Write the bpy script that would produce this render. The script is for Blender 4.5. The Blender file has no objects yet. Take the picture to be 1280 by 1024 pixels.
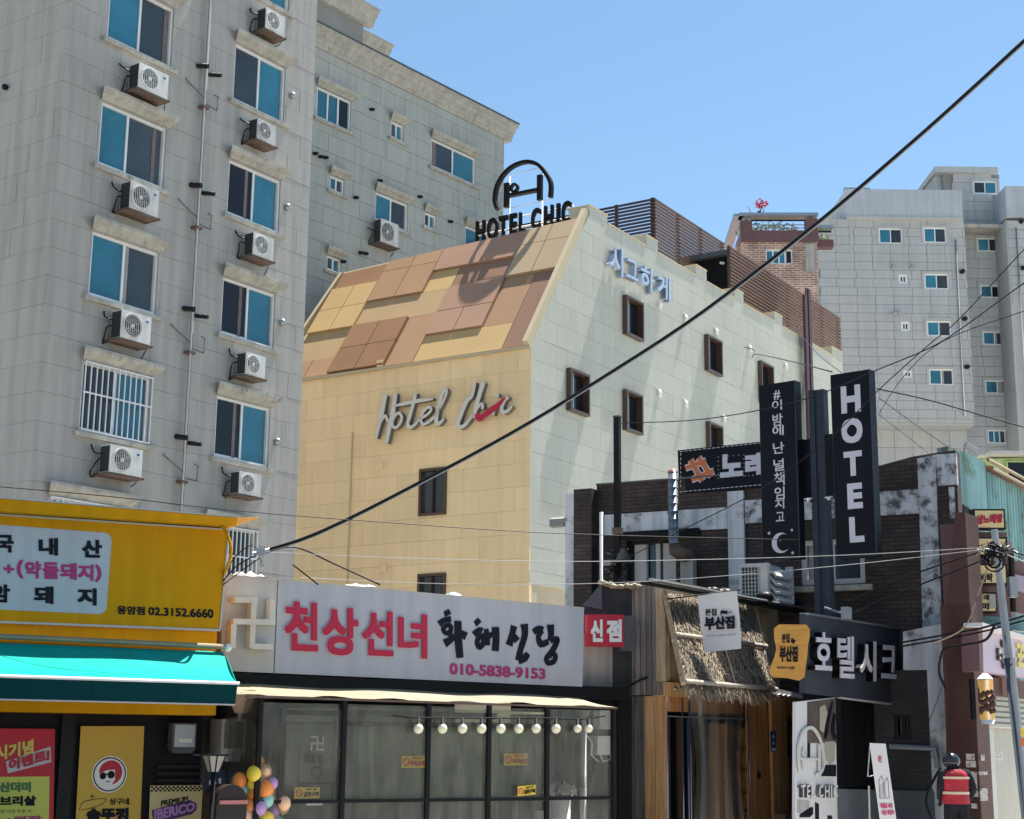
import bpy, math, random
from math import sin, cos, pi, radians, degrees, atan2, sqrt
from mathutils import Matrix, Vector
random.seed(7)
SC = bpy.context.scene
# ---------------------------------------------------------------- camera
FPX = 1909.0; PITCH = radians(12.2); ROLL = radians(0.64); CAMZ = 1.7
cam = bpy.data.cameras.new('camera'); camo = bpy.data.objects.new('camera', cam)
SC.collection.objects.link(camo); SC.camera = camo
cam.sensor_width = 36.0; cam.lens = FPX / 1280 * 36.0; cam.clip_start = .1; cam.clip_end = 3000
CR = Matrix.Rotation(pi / 2 + PITCH, 3, 'X') @ Matrix.Rotation(ROLL, 3, 'Z')
camo.matrix_world = Matrix.Translation((0, 0, CAMZ)) @ CR.to_4x4()
CC = Vector((0, 0, CAMZ))
# ---------------------------------------------------------------- light
SUN_AZ, SUN_EL = 39.0, 66.0
w = bpy.data.worlds.new('World'); SC.world = w; w.use_nodes = True
nt = w.node_tree; bg = nt.nodes['Background']
sky = nt.nodes.new('ShaderNodeTexSky'); sky.sky_type = 'NISHITA'; sky.sun_disc = False
sky.sun_elevation = radians(SUN_EL); sky.sun_rotation = radians(SUN_AZ)
sky.air_density = 1.0; sky.dust_density = 0.4; sky.ozone_density = 1.2; sky.altitude = 50
tint = nt.nodes.new('ShaderNodeMix'); tint.data_type = 'RGBA'; tint.blend_type = 'MULTIPLY'; tint.inputs[0].default_value = 1; tint.inputs[7].default_value = (.90, 1.05, 1.05, 1)   # a clearer, more cyan blue everywhere
nt.links.new(sky.outputs[0], tint.inputs[6]); nt.links.new(tint.outputs[2], bg.inputs[0]); bg.inputs[1].default_value = 0.060
sl = bpy.data.lights.new('sun', 'SUN'); sl.energy = 5.0; sl.angle = radians(.53); sl.color = (1.0, .95, .87)
so = bpy.data.objects.new('sun', sl); SC.collection.objects.link(so)
L = Vector((sin(radians(SUN_AZ)) * cos(radians(SUN_EL)), cos(radians(SUN_AZ)) * cos(radians(SUN_EL)), sin(radians(SUN_EL))))
so.rotation_euler = (-L).to_track_quat('-Z', 'Y').to_euler(); so.location = (0, 0, 60)
vs = SC.view_settings; vs.view_transform = 'Standard'; vs.look = 'None'; vs.exposure = 1.43; vs.gamma = 1; vs.use_curve_mapping = False

# ---------------------------------------------------------------- helpers
def ray(x, y):
    return CR @ Vector(((x - 640) / FPX, -(y - 512) / FPX, -1))
def at(x, y, d):
    v = ray(x, y); return CC + v * (d / v.y)

class Fr:
    """a vertical plane in the street: u to the right along it, o out towards the street, z height"""
    def __init__(s, px, py, dep, th, P=None):
        p = at(px, py, dep) if P is None else P
        s.O = Vector((p.x, p.y, 0)); s.th = radians(th)
        s.X = Vector((sin(s.th), cos(s.th), 0)); s.N = Vector((cos(s.th), -sin(s.th), 0)); s.rz = pi / 2 - s.th
    def wp(s, u, o, z): return s.O + s.X * u + s.N * o + Vector((0, 0, z))
    def uv(s, x, y, out=0):
        v = ray(x, y); Q = s.O + s.N * out
        P = CC + v * ((Q - CC).dot(s.N) / v.dot(s.N))
        return ((P - s.O).dot(s.X), P.z)
    def rect(s, x0, y0, x1, y1, out=0):
        a = s.uv(x0, y0, out); b = s.uv(x1, y1, out); return (a[0], b[0], b[1], a[1])   # u0,u1,z0,z1
    def quad(s, *p, out=0): return [s.uv(a[0], a[1], out) for a in p]
    def local(s, P):
        d = Vector(P) - s.O; return (d.dot(s.X), d.dot(s.N), d.z)

MATS = {}
class MB:
    def __init__(s): s.v = []; s.f = []; s.m = []; s.sm = []
    def add(s, vs_, fs, mi=0, smooth=False):
        b = len(s.v); s.v += [tuple(p) for p in vs_]
        for f in fs: s.f.append(tuple(b + i for i in f)); s.m.append(mi); s.sm.append(smooth)
        return s
    def box(s, u0, u1, o0, o1, z0, z1, mi=0):
        p = [(u0, o0, z0), (u1, o0, z0), (u1, o1, z0), (u0, o1, z0), (u0, o0, z1), (u1, o0, z1), (u1, o1, z1), (u0, o1, z1)]
        return s.add(p, [(0, 1, 2, 3), (7, 6, 5, 4), (0, 4, 5, 1), (1, 5, 6, 2), (2, 6, 7, 3), (3, 7, 4, 0)], mi)
    def ext(s, poly, vec, mi=0, smooth=False):
        n = len(poly); q = [tuple(a + b for a, b in zip(p, vec)) for p in poly]
        s.add(list(poly) + q, [tuple(range(n)), tuple(range(2 * n - 1, n - 1, -1))], mi)
        b = len(s.v) - 2 * n
        for i in range(n):
            j = (i + 1) % n; s.f.append((b + i, b + j, b + n + j, b + n + i)); s.m.append(mi); s.sm.append(smooth)
        return s
    def prism(s, poly, o0, o1, mi=0): return s.ext([(p[0], o0, p[1]) for p in poly], (0, o1 - o0, 0), mi)
    def prof(s, pr, u0, u1, mi=0): return s.ext([(u0, p[0], p[1]) for p in pr], (u1 - u0, 0, 0), mi)
    def tube(s, pts, r, n=8, mi=0, cap=True):
        pts = [Vector(p) for p in pts]; rs = r if isinstance(r, (list, tuple)) else [r] * len(pts)
        rings = []
        for i, p in enumerate(pts):
            t = (pts[min(i + 1, len(pts) - 1)] - pts[max(i - 1, 0)]).normalized()
            a = Vector((0, 0, 1)) if abs(t.z) < .9 else Vector((1, 0, 0))
            x = t.cross(a).normalized(); y = t.cross(x)
            rings.append([p + (x * cos(2 * pi * k / n) + y * sin(2 * pi * k / n)) * rs[i] for k in range(n)])
        vs_ = [q for g in rings for q in g]; fs = []
        for i in range(len(pts) - 1):
            for k in range(n):
                l = (k + 1) % n; fs.append((i * n + k, i * n + l, (i + 1) * n + l, (i + 1) * n + k))
        s.add(vs_, fs, mi, True)
        if cap:
            b = len(s.v) - len(vs_)
            s.f += [tuple(range(b, b + n)), tuple(range(b + len(vs_) - n, b + len(vs_)))]; s.m += [mi, mi]; s.sm += [False, False]
        return s
    def ball(s, c, r, nu=12, nv=8, mi=0, sz=1.0, sx=1.0):
        vs_ = []; fs = []
        for j in range(nv + 1):
            a = pi * j / nv
            for i in range(nu):
                b = 2 * pi * i / nu; vs_.append((c[0] + r * sx * sin(a) * cos(b), c[1] + r * sx * sin(a) * sin(b), c[2] + r * sz * cos(a)))
        for j in range(nv):
            for i in range(nu):
                k = (i + 1) % nu; fs.append((j * nu + i, j * nu + k, (j + 1) * nu + k, (j + 1) * nu + i))
        return s.add(vs_, fs, mi, True)
    def ring(s, c, r0, r1, o0, o1, a0=0, a1=2 * pi, n=32, mi=0):
        """flat ring in the facade plane, centre c=(u,z)"""
        P = lambda a, r, o: (c[0] + r * cos(a), o, c[1] + r * sin(a))
        full = abs(a1 - a0 - 2 * pi) < 1e-6; vs_ = []; fs = []
        m = n if full else n + 1
        for i in range(m):
            a = a0 + (a1 - a0) * i / n; vs_ += [P(a, r0, o0), P(a, r1, o0), P(a, r1, o1), P(a, r0, o1)]
        for i in range(n):
            b = i * 4; c2 = ((i + 1) % m) * 4
            for k in range(4): fs.append((b + k, b + (k + 1) % 4, c2 + (k + 1) % 4, c2 + k))
        if not full: fs += [(0, 1, 2, 3), tuple((m - 1) * 4 + k for k in (3, 2, 1, 0))]
        return s.add(vs_, fs, mi)
    def disc(s, c, r, o0, o1, n=24, mi=0, rz=1.0):
        return s.prism([(c[0] + r * cos(2 * pi * i / n), c[1] + r * rz * sin(2 * pi * i / n)) for i in range(n)], o0, o1, mi)
    def stroke(s, pts, ws, o0, o1, mi=0, sub=6, mside=None):
        """a brush stroke: smooth path in the facade plane with changing width"""
        n = len(pts); ws = ws if isinstance(ws, (list, tuple)) else [ws] * n
        P = [Vector(p) for p in pts]; path = []
        for i in range(n - 1):
            p0 = P[max(i - 1, 0)]; p1 = P[i]; p2 = P[i + 1]; p3 = P[min(i + 2, n - 1)]
            for k in range(sub if n > 2 else 1):
                t = k / (sub if n > 2 else 1)
                q = .5 * ((2 * p1) + (p2 - p0) * t + (2 * p0 - 5 * p1 + 4 * p2 - p3) * t * t + (3 * p1 - p0 - 3 * p2 + p3) * t ** 3)
                path.append((q, ws[i] * (1 - t) + ws[i + 1] * t))
        path.append((P[-1], ws[-1])); lf = []; rt = []
        for i, (q, w_) in enumerate(path):
            d = (path[min(i + 1, len(path) - 1)][0] - path[max(i - 1, 0)][0])
            d = d.normalized() if d.length > 1e-9 else Vector((1, 0)); nn = Vector((-d.y, d.x)) * w_ * .5
            lf.append(q + nn); rt.append(q - nn)
        m = len(path); vs_ = []; fs = []
        for a, b in zip(lf, rt): vs_ += [(a.x, o1, a.y), (b.x, o1, b.y), (b.x, o0, b.y), (a.x, o0, a.y)]
        for i in range(m - 1):
            for k in range(4): fs.append((i * 4 + k, i * 4 + (k + 1) % 4, i * 4 + 4 + (k + 1) % 4, i * 4 + 4 + k))
        fs += [(0, 1, 2, 3), tuple((m - 1) * 4 + k for k in (3, 2, 1, 0))]
        s.add(vs_, fs, mi)
        if mside is not None:
            for i in range(len(fs)):
                if i % 4 or i >= (m - 1) * 4: s.m[len(s.m) - len(fs) + i] = mside
        return s
    def text(s, body, q, o0, o1, bold=0.0, mi=0):
        """lettering filling the quad q = TL,TR,BR,BL in (u,z)"""
        V, Fc = glyphs(body, bold, o1 - o0 > .006)
        a, b, c, d = q; out = []
        for x, y, zz, kk in V:
            u = (a[0] * (1 - x) + b[0] * x) * y + (d[0] * (1 - x) + c[0] * x) * (1 - y)
            z = (a[1] * (1 - x) + b[1] * x) * y + (d[1] * (1 - x) + c[1] * x) * (1 - y)
            out.append((u, o0 + (o1 - o0) * zz + kk, z))
        return s.add(out, Fc, mi)

GC = {}
def glyphs(body, bold, solid):
    key = (body, bold, solid)
    if key in GC: return GC[key]
    c = bpy.data.curves.new('lettering', 'FONT'); c.body = body; c.resolution_u = 3; c.extrude = .5 if solid else 0
    o = bpy.data.objects.new('lettering', c); SC.collection.objects.link(o); bpy.context.view_layer.update()
    me = bpy.data.meshes.new_from_object(o.evaluated_get(bpy.context.evaluated_depsgraph_get()))
    base = [tuple(v.co) for v in me.vertices]; fb = [tuple(p.vertices) for p in me.polygons]
    bpy.data.objects.remove(o); bpy.data.curves.remove(c); bpy.data.meshes.remove(me)
    # heavier weight: the same outline laid a hair apart, each a touch lower than the last
    sh = [(0, 0)] + ([(bold * cos(k * pi / 4), bold * sin(k * pi / 4)) for k in range(8)] if bold else [])
    sh = [(0 if abs(x) < 1e-6 else bold * (1 if x > 0 else -1), 0 if abs(y) < 1e-6 else bold * (1 if y > 0 else -1)) for x, y in sh]
    if bold > .04: sh += [(bold * .5 * cos(k * pi / 2 + .4), bold * .5 * sin(k * pi / 2 + .4)) for k in range(4)]
    V = []; Fc = []
    for k, (dx_, dy_) in enumerate(sh):
        b = len(V); V += [(x + dx_, y + dy_, ((z + .5) if solid else 1.0), (len(sh) - k) * .0006) for x, y, z in base]; Fc += [tuple(b + i for i in f) for f in fb]
    xs = [v[0] for v in V]; ys = [v[1] for v in V]; x0, x1, y0, y1 = min(xs), max(xs), min(ys), max(ys)
    V = [((x - x0) / (x1 - x0), (y - y0) / max(y1 - y0, 1e-6), z, k) for x, y, z, k in V]
    GC[key] = (V, Fc); return GC[key]

INFO = {}   # object name -> (world loc, rz)
def smooth(P, n=5):
    P = [Vector(p) for p in P]; Q = []
    for i in range(len(P) - 1):
        p0, p1, p2, p3 = P[max(i - 1, 0)], P[i], P[i + 1], P[min(i + 2, len(P) - 1)]
        for k in range(n):
            t_ = k / n; Q.append(.5 * ((2 * p1) + (p2 - p0) * t_ + (2 * p0 - 5 * p1 + 4 * p2 - p3) * t_ ** 2 + (3 * p1 - p0 - 3 * p2 + p3) * t_ ** 3))
    return Q + [P[-1]]
def tag(o, label=None, cat=None, group=None, kind=None):
    if label: o['label'] = label
    if cat: o['category'] = cat
    if group: o['group'] = group
    if kind: o['kind'] = kind
    return o
def place(o, parent, P, rz):
    SC.collection.objects.link(o); INFO[o.name] = (Vector(P), rz)
    if parent is not None:
        pl, pr = INFO[parent.name]; d = Vector(P) - pl
        o.parent = parent
        o.location = Matrix.Rotation(-pr, 3, 'Z') @ d; o.rotation_euler = (0, 0, rz - pr)
    else:
        o.location = P; o.rotation_euler = (0, 0, rz)
    return o
def thing(name, fr, at_, label, cat, group=None, kind=None):
    o = bpy.data.objects.new(name, None); o.empty_display_size = .2
    place(o, None, fr.wp(*at_), fr.rz); return tag(o, label, cat, group, kind)
def mesh(mb, mats, off=(0, 0, 0), name='mesh'):
    me = bpy.data.meshes.new(name)
    me.from_pydata([(v[0] - off[0], -(v[1] - off[1]), v[2] - off[2]) for v in mb.v], [], mb.f)
    if not isinstance(mats, (list, tuple)): mats = [mats]
    for m in mats: me.materials.append(MATS[m] if isinstance(m, str) else m)
    me.polygons.foreach_set('material_index', mb.m); me.polygons.foreach_set('use_smooth', mb.sm)
    me.update(); return me
def put(name, mb, mats, parent, fr, at_=(0, 0, 0), rel=False, label=None, cat=None, group=None, kind=None):
    """mb in frame coordinates (or relative to at_ when rel)"""
    if isinstance(mb, MB):
        if not rel and parent is not None and at_ == (0, 0, 0): at_ = fr.local(INFO[parent.name][0]) 
        me = mesh(mb, mats, (0, 0, 0) if rel else at_, name)
    else: me = mb
    o = bpy.data.objects.new(name, me)
    place(o, parent, fr.wp(*at_), fr.rz); return tag(o, label, cat, group, kind)
def copy_tree(o, parent, P=None, rz=None):
    c = o.copy()
    if parent is None: c.location = P; c.rotation_euler = (0, 0, rz); SC.collection.objects.link(c); INFO[c.name] = (Vector(P), rz)
    else: c.parent = parent; SC.collection.objects.link(c); INFO[c.name] = INFO[o.name]
    for ch in list(o.children): copy_tree(ch, c)
    return c

# ---------------------------------------------------------------- materials
def nd(t, ty, **k):
    n = t.nodes.new(ty)
    for a, b in k.items(): setattr(n, a, b)
    return n
def mat(name, col, rough=.7, var=.10, scale=1.5, bump=0., bscale=40., metal=0., streak=0., rnd=0., spec=.4, blotch=None, trans=0., detail=6):
    m = bpy.data.materials.new(name); m.use_nodes = True; t = m.node_tree; p = t.nodes['Principled BSDF']; MATS[name] = m
    p.inputs['Roughness'].default_value = rough; p.inputs['Metallic'].default_value = metal; p.inputs['Specular IOR Level'].default_value = spec
    geo = nd(t, 'ShaderNodeNewGeometry'); pos = geo.outputs['Position']
    val = None
    def addv(sock, k):
        nonlocal val
        a = nd(t, 'ShaderNodeMath', operation='MULTIPLY_ADD'); t.links.new(sock, a.inputs[0]); a.inputs[1].default_value = k; a.inputs[2].default_value = (1.0 if val is None else 0) - k * .5
        if val is not None:
            b = nd(t, 'ShaderNodeMath', operation='ADD'); t.links.new(val, b.inputs[0]); t.links.new(a.outputs[0], b.inputs[1]); val = b.outputs[0]
        else: val = a.outputs[0]
    if var:
        n = nd(t, 'ShaderNodeTexNoise'); n.inputs['Scale'].default_value = scale; n.inputs['Detail'].default_value = detail; t.links.new(pos, n.inputs['Vector']); addv(n.outputs['Fac'], var * 4)
        n = nd(t, 'ShaderNodeTexNoise'); n.inputs['Scale'].default_value = scale * 11; n.inputs['Detail'].default_value = 3; t.links.new(pos, n.inputs['Vector']); addv(n.outputs['Fac'], var * 1.2)
    if streak:
        mp = nd(t, 'ShaderNodeMapping'); mp.inputs['Scale'].default_value = (3.2, 3.2, .22); t.links.new(pos, mp.inputs[0])
        n = nd(t, 'ShaderNodeTexNoise'); n.inputs['Scale'].default_value = 1.6; n.inputs['Detail'].default_value = 5; t.links.new(mp.outputs[0], n.inputs['Vector'])
        r = nd(t, 'ShaderNodeMapRange'); r.inputs[1].default_value = .35; r.inputs[2].default_value = .62; t.links.new(n.outputs['Fac'], r.inputs[0]); addv(r.outputs[0], streak)
    if rnd:
        oi = nd(t, 'ShaderNodeObjectInfo'); addv(oi.outputs['Random'], rnd)
    c = nd(t, 'ShaderNodeRGB'); c.outputs[0].default_value = (*col, 1); cs = c.outputs[0]
    if blotch:
        bc, bs, lo, hi = blotch
        n = nd(t, 'ShaderNodeTexNoise'); n.inputs['Scale'].default_value = bs; n.inputs['Detail'].default_value = 9; n.inputs['Roughness'].default_value = .68; t.links.new(pos, n.inputs['Vector'])
        r = nd(t, 'ShaderNodeMapRange'); r.inputs[1].default_value = lo; r.inputs[2].default_value = hi; t.links.new(n.outputs['Fac'], r.inputs[0])
        mx = nd(t, 'ShaderNodeMix', data_type='RGBA'); t.links.new(r.outputs[0], mx.inputs[0]); t.links.new(cs, mx.inputs[6]); mx.inputs[7].default_value = (*bc, 1); cs = mx.outputs[2]
    if val is not None:
        h = nd(t, 'ShaderNodeHueSaturation'); t.links.new(val, h.inputs['Value']); t.links.new(cs, h.inputs['Color']); cs = h.outputs[0]
    t.links.new(cs, p.inputs['Base Color'])
    if bump:
        n = nd(t, 'ShaderNodeTexNoise'); n.inputs['Scale'].default_value = bscale; n.inputs['Detail'].default_value = 6; t.links.new(pos, n.inputs['Vector'])
        b = nd(t, 'ShaderNodeBump'); b.inputs['Strength'].default_value = bump; b.inputs['Distance'].default_value = .02; t.links.new(n.outputs['Fac'], b.inputs['Height']); t.links.new(b.outputs[0], p.inputs['Normal'])
    if trans:
        p.inputs['Alpha'].default_value = 1 - trans
    return m
def brickmat(name, c1, c2, mortar, bw=.21, bh=.068, mw=.01, bump=.5, rough=.85, dirt=.5):
    m = bpy.data.materials.new(name); m.use_nodes = True; t = m.node_tree; p = t.nodes['Principled BSDF']; MATS[name] = m
    p.inputs['Roughness'].default_value = rough
    tc = nd(t, 'ShaderNodeTexCoord'); sp = nd(t, 'ShaderNodeSeparateXYZ'); cb = nd(t, 'ShaderNodeCombineXYZ'); t.links.new(tc.outputs['Object'], sp.inputs[0])
    sm = nd(t, 'ShaderNodeMath', operation='ADD'); t.links.new(sp.outputs[0], sm.inputs[0]); t.links.new(sp.outputs[1], sm.inputs[1])
    t.links.new(sm.outputs[0], cb.inputs[0]); t.links.new(sp.outputs[2], cb.inputs[1])
    b = nd(t, 'ShaderNodeTexBrick'); t.links.new(cb.outputs[0], b.inputs['Vector']); b.inputs['Scale'].default_value = 1
    b.inputs['Brick Width'].default_value = bw; b.inputs['Row Height'].default_value = bh; b.inputs['Mortar Size'].default_value = mw; b.inputs['Mortar Smooth'].default_value = .3
    b.inputs['Color1'].default_value = (*c1, 1); b.inputs['Color2'].default_value = (*c2, 1); b.inputs['Mortar'].default_value = (*mortar, 1)
    geo = nd(t, 'ShaderNodeNewGeometry'); n = nd(t, 'ShaderNodeTexNoise'); n.inputs['Scale'].default_value = 1.1; n.inputs['Detail'].default_value = 8; t.links.new(geo.outputs[0], n.inputs['Vector'])
    r = nd(t, 'ShaderNodeMapRange'); r.inputs[1].default_value = .3; r.inputs[2].default_value = .7; r.inputs[3].default_value = 1 - dirt; r.inputs[4].default_value = 1 + dirt; t.links.new(n.outputs[0], r.inputs[0])
    h = nd(t, 'ShaderNodeHueSaturation'); t.links.new(r.outputs[0], h.inputs['Value']); t.links.new(b.outputs['Color'], h.inputs['Color']); t.links.new(h.outputs[0], p.inputs['Base Color'])
    inv = nd(t, 'ShaderNodeMath', operation='SUBTRACT'); inv.inputs[0].default_value = 1; t.links.new(b.outputs['Fac'], inv.inputs[1])
    bp = nd(t, 'ShaderNodeBump'); bp.inputs['Strength'].default_value = bump; bp.inputs['Distance'].default_value = .02; t.links.new(inv.outputs[0], bp.inputs['Height']); t.links.new(bp.outputs[0], p.inputs['Normal'])
def woodmat(name, c1, c2, rough=.7, sc=6., vert=True, rnd=.3):
    m = bpy.data.materials.new(name); m.use_nodes = True; t = m.node_tree; p = t.nodes['Principled BSDF']; MATS[name] = m
    p.inputs['Roughness'].default_value = rough; p.inputs['Specular IOR Level'].default_value = .25
    geo = nd(t, 'ShaderNodeNewGeometry'); mp = nd(t, 'ShaderNodeMapping'); mp.inputs['Scale'].default_value = (sc, sc, sc * .06) if vert else (sc * .15, sc * .15, sc)
    oi = nd(t, 'ShaderNodeObjectInfo'); ad = nd(t, 'ShaderNodeVectorMath', operation='ADD'); t.links.new(geo.outputs[0], ad.inputs[0]); t.links.new(oi.outputs['Random'], ad.inputs[1])
    t.links.new(ad.outputs[0], mp.inputs[0]); n = nd(t, 'ShaderNodeTexNoise'); n.inputs['Scale'].default_value = 2.2; n.inputs['Detail'].default_value = 8; n.inputs['Roughness'].default_value = .7; t.links.new(mp.outputs[0], n.inputs['Vector'])
    cr = nd(t, 'ShaderNodeValToRGB'); cr.color_ramp.elements[0].position = .33; cr.color_ramp.elements[1].position = .66; cr.color_ramp.elements[0].color = (*c1, 1); cr.color_ramp.elements[1].color = (*c2, 1); t.links.new(n.outputs[0], cr.inputs[0])
    a = nd(t, 'ShaderNodeMath', operation='MULTIPLY_ADD'); t.links.new(oi.outputs['Random'], a.inputs[0]); a.inputs[1].default_value = rnd; a.inputs[2].default_value = 1 - rnd / 2
    h = nd(t, 'ShaderNodeHueSaturation'); t.links.new(a.outputs[0], h.inputs['Value']); t.links.new(cr.outputs[0], h.inputs['Color']); t.links.new(h.outputs[0], p.inputs['Base Color'])
    b = nd(t, 'ShaderNodeBump'); b.inputs['Strength'].default_value = .5; b.inputs['Distance'].default_value = .01; t.links.new(n.outputs[0], b.inputs['Height']); t.links.new(b.outputs[0], p.inputs['Normal'])
def glassmat(name, tint, clear, rough=.08, milky=0., mcol=(.5, .5, .48)):
    """see-through sheet: clear part lets things behind show, the rest is a milky film, plus a sheen"""
    m = bpy.data.materials.new(name); m.use_nodes = True; t = m.node_tree; MATS[name] = m
    t.nodes.remove(t.nodes['Principled BSDF']); out = t.nodes['Material Output']
    tr = nd(t, 'ShaderNodeBsdfTransparent'); tr.inputs[0].default_value = (*tint, 1)
    gl = nd(t, 'ShaderNodeBsdfGlossy'); gl.inputs['Roughness'].default_value = rough
    df = nd(t, 'ShaderNodeBsdfDiffuse'); df.inputs[0].default_value = (*mcol, 1)
    geo = nd(t, 'ShaderNodeNewGeometry'); mp = nd(t, 'ShaderNodeMapping'); mp.inputs['Scale'].default_value = (2.5, 2.5, .8); t.links.new(geo.outputs[0], mp.inputs[0])
    n = nd(t, 'ShaderNodeTexNoise'); n.inputs['Scale'].default_value = 1.5; n.inputs['Detail'].default_value = 7; n.inputs['Distortion'].default_value = 1.5; t.links.new(mp.outputs[0], n.inputs['Vector'])
    r = nd(t, 'ShaderNodeMapRange'); r.inputs[1].default_value = .4; r.inputs[2].default_value = .72; r.inputs[3].default_value = milky * .5; r.inputs[4].default_value = milky * 2; t.links.new(n.outputs[0], r.inputs[0])
    bp = nd(t, 'ShaderNodeBump'); bp.inputs['Strength'].default_value = .25; bp.inputs['Distance'].default_value = .05; t.links.new(n.outputs[0], bp.inputs['Height']); t.links.new(bp.outputs[0], gl.inputs['Normal'])
    m1 = nd(t, 'ShaderNodeMixShader'); t.links.new(r.outputs[0], m1.inputs[0]); t.links.new(tr.outputs[0], m1.inputs[1]); t.links.new(df.outputs[0], m1.inputs[2])
    fr0 = nd(t, 'ShaderNodeFresnel'); fr0.inputs[0].default_value = 1.45; fr_ = nd(t, 'ShaderNodeMath', operation='MULTIPLY'); t.links.new(fr0.outputs[0], fr_.inputs[0]); fr_.inputs[1].default_value = clear
    m2 = nd(t, 'ShaderNodeMixShader'); t.links.new(fr_.outputs[0], m2.inputs[0]); t.links.new(m1.outputs[0], m2.inputs[1]); t.links.new(gl.outputs[0], m2.inputs[2]); t.links.new(m2.outputs[0], out.inputs[0])

mat('stone_grey', (0.3680, 0.3542, 0.3312), .8, .06, .45, .15, 30, streak=.17, rnd=.05)
mat('stone_rear', (0.3534, 0.3674, 0.3441), .8, .05, .8, .15, 30, streak=.12, rnd=.05)
mat('stone_trim', (.37, .36, .32), .85, .10, 2, .3, 20, streak=.25, blotch=((.13, .12, .10), 4, .56, .72))
mat('stone_hotel', (.88, .66, .38), .6, .06, .5, .08, 25, rnd=.10, streak=.07)
mat('stone_side', (.455, .455, .395), .6, .05, .5, .05, 25, rnd=.07, streak=.06)
mat('hotel_edge', (0.5270, 0.4420, 0.2890), .6, .05, 1)
mat('wall_back', (.24, .235, .225), .9, .1, 1)
mat('hotel_back', (.50, .43, .31), .9, .1, 1)
mat('stone_right', (0.4064, 0.4152, 0.4196), .75, .04, .6, .1, 30, streak=.10, rnd=.06)
mat('render_blue', (.40, .43, .48), .8, .08, .7, .1, 20, streak=.15)
mat('frame_white', (.72, .73, .74), .35, .05, 3)
mat('frame_black', (.02, .02, .022), .4, .1, 3, spec=.12)
mat('frame_brown', (.09, .055, .04), .35, .1, 3)
mat('pane_teal', (.03, .16, .24), .06, .25, .7, .12, .8, spec=.5, rnd=.45)
mat('pane_dark', (.04, .05, .06), .1, .3, .7, .12, .8, spec=.45, rnd=.5)
mat('pane_black', (.012, .012, .016), .12, .1, 1, spec=.3)
mat('curtain', (.16, .13, .13), .8, .2, 6, rnd=.2)
mat('ac_white', (.60, .60, .58), .45, .10, 3, streak=.2, rnd=.28)
mat('ac_dark', (.05, .05, .055), .6, .2, 10, spec=.12)
mat('rust', (.13, .09, .07), .8, .3, 8)
mat('metal_grey', (.35, .37, .39), .35, .1, 5, metal=.7)
mat('pipe_white', (.27, .29, .33), .3, .08, 3)
mat('black', (.012, .012, .014), .5, .2, 5, spec=.12)
mat('black_matte', (.01, .01, .01), .9, .2, 3, spec=.12)
mat('rubber', (.015, .015, .017), .45, .1, 5, spec=.12)
mat('white', (.74, .74, .73), .5, .05, 2)
mat('badge_blue', (.05, .12, .35), .4, 0)
mat('navy', (0.0070, 0.0084, 0.0126), .45, .15, 2, streak=.15, spec=.12)
mat('sign_grey', (0.0440, 0.0520, 0.0680), .5, .12, 1.5)
mat('steel_blue', (.035, .045, .065), .55, .2, 3, streak=.2, spec=.2)
mat('letter_lav', (.58, .56, .62), .45, .04, 3)
mat('yellow', (.62, .27, .002), .5, .07, 1.2, streak=.12, spec=.12)
mat('sign_white', (.46, .465, .51), .45, .05, 1.2, streak=.12)
mat('sign_cream', (.50, .48, .46), .5, .05, 1.2, streak=.1)
mat('print_black', (.012, .013, .02), .5, 0, spec=.12)
mat('print_red', (.50, .015, .06), .5, 0)
mat('print_magenta', (.42, .03, .16), .5, 0)
mat('teal_shaded', (0.0032, 0.0480, 0.0520), .6, .06, 2, spec=.06)  # the awning's teal cloth with the valance's shade put into the colour
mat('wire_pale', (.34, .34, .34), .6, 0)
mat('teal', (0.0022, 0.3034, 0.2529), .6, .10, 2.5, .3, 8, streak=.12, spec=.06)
mat('canopy', (0.2550, 0.2210, 0.1445), .6, .18, 2.5)
mat('red_sign', (.45, .012, .035), .4, .06, 2)
mat('slat_brown', (.15, .085, .062), .6, .15, 4, rnd=.2)
mat('slat_dark', (.07, .05, .055), .6, .15, 4, rnd=.2)
mat('letter_white', (.66, .65, .60), .4, .06, 4)
mat('letter_return', (.17, .155, .15), .45, .1, 4)
mat('pipe_grey', (.10, .11, .125), .75, .15, 3, spec=.1)
mat('letter_blue_shade', (.42, .52, .66), .4, .05, 4)  # whitish letters, their blue shading put into the colour
mat('m_brown', (0.2904, 0.1540, 0.0792), .55, .05, 1, rnd=.10, streak=.06)
mat('m_lbrown', (0.3960, 0.2376, 0.1320), .5, .05, 1, rnd=.08)
mat('m_pink', (0.4048, 0.2420, 0.1628), .5, .05, 1, rnd=.08)
mat('m_yellow', (0.5456, 0.3696, 0.1672), .5, .05, 1, rnd=.06)
mat('m_tan', (0.4576, 0.3168, 0.1672), .5, .05, 1, rnd=.06)
mat('m_beige', (0.4400, 0.3256, 0.2024), .5, .05, 1, rnd=.06)
mat('m_dbrown', (0.2816, 0.1628, 0.1056), .5, .05, 1, rnd=.06)
brickmat('brick_dark', (.040, .027, .023), (.070, .045, .037), (.022, .019, .018), .24, .075, .008, .9, .8, .5)
brickmat('brick_pink', (.40, .22, .17), (.25, .11, .09), (.5, .45, .4), .38, .11, .022)
brickmat('brick_black', (.022, .022, .024), (.03, .03, .032), (.055, .05, .05), .24, .08, .008, .7, .7, .5)
mat('peel', (.60, .60, .62), .8, .08, 2, .5, 25, streak=.2, blotch=((.10, .095, .09), 4.5, .47, .62))
mat('peel_light', (.56, .57, .60), .8, .06, 2, .3, 25, streak=.45, blotch=((.14, .135, .13), 2.4, .54, .68))
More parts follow.
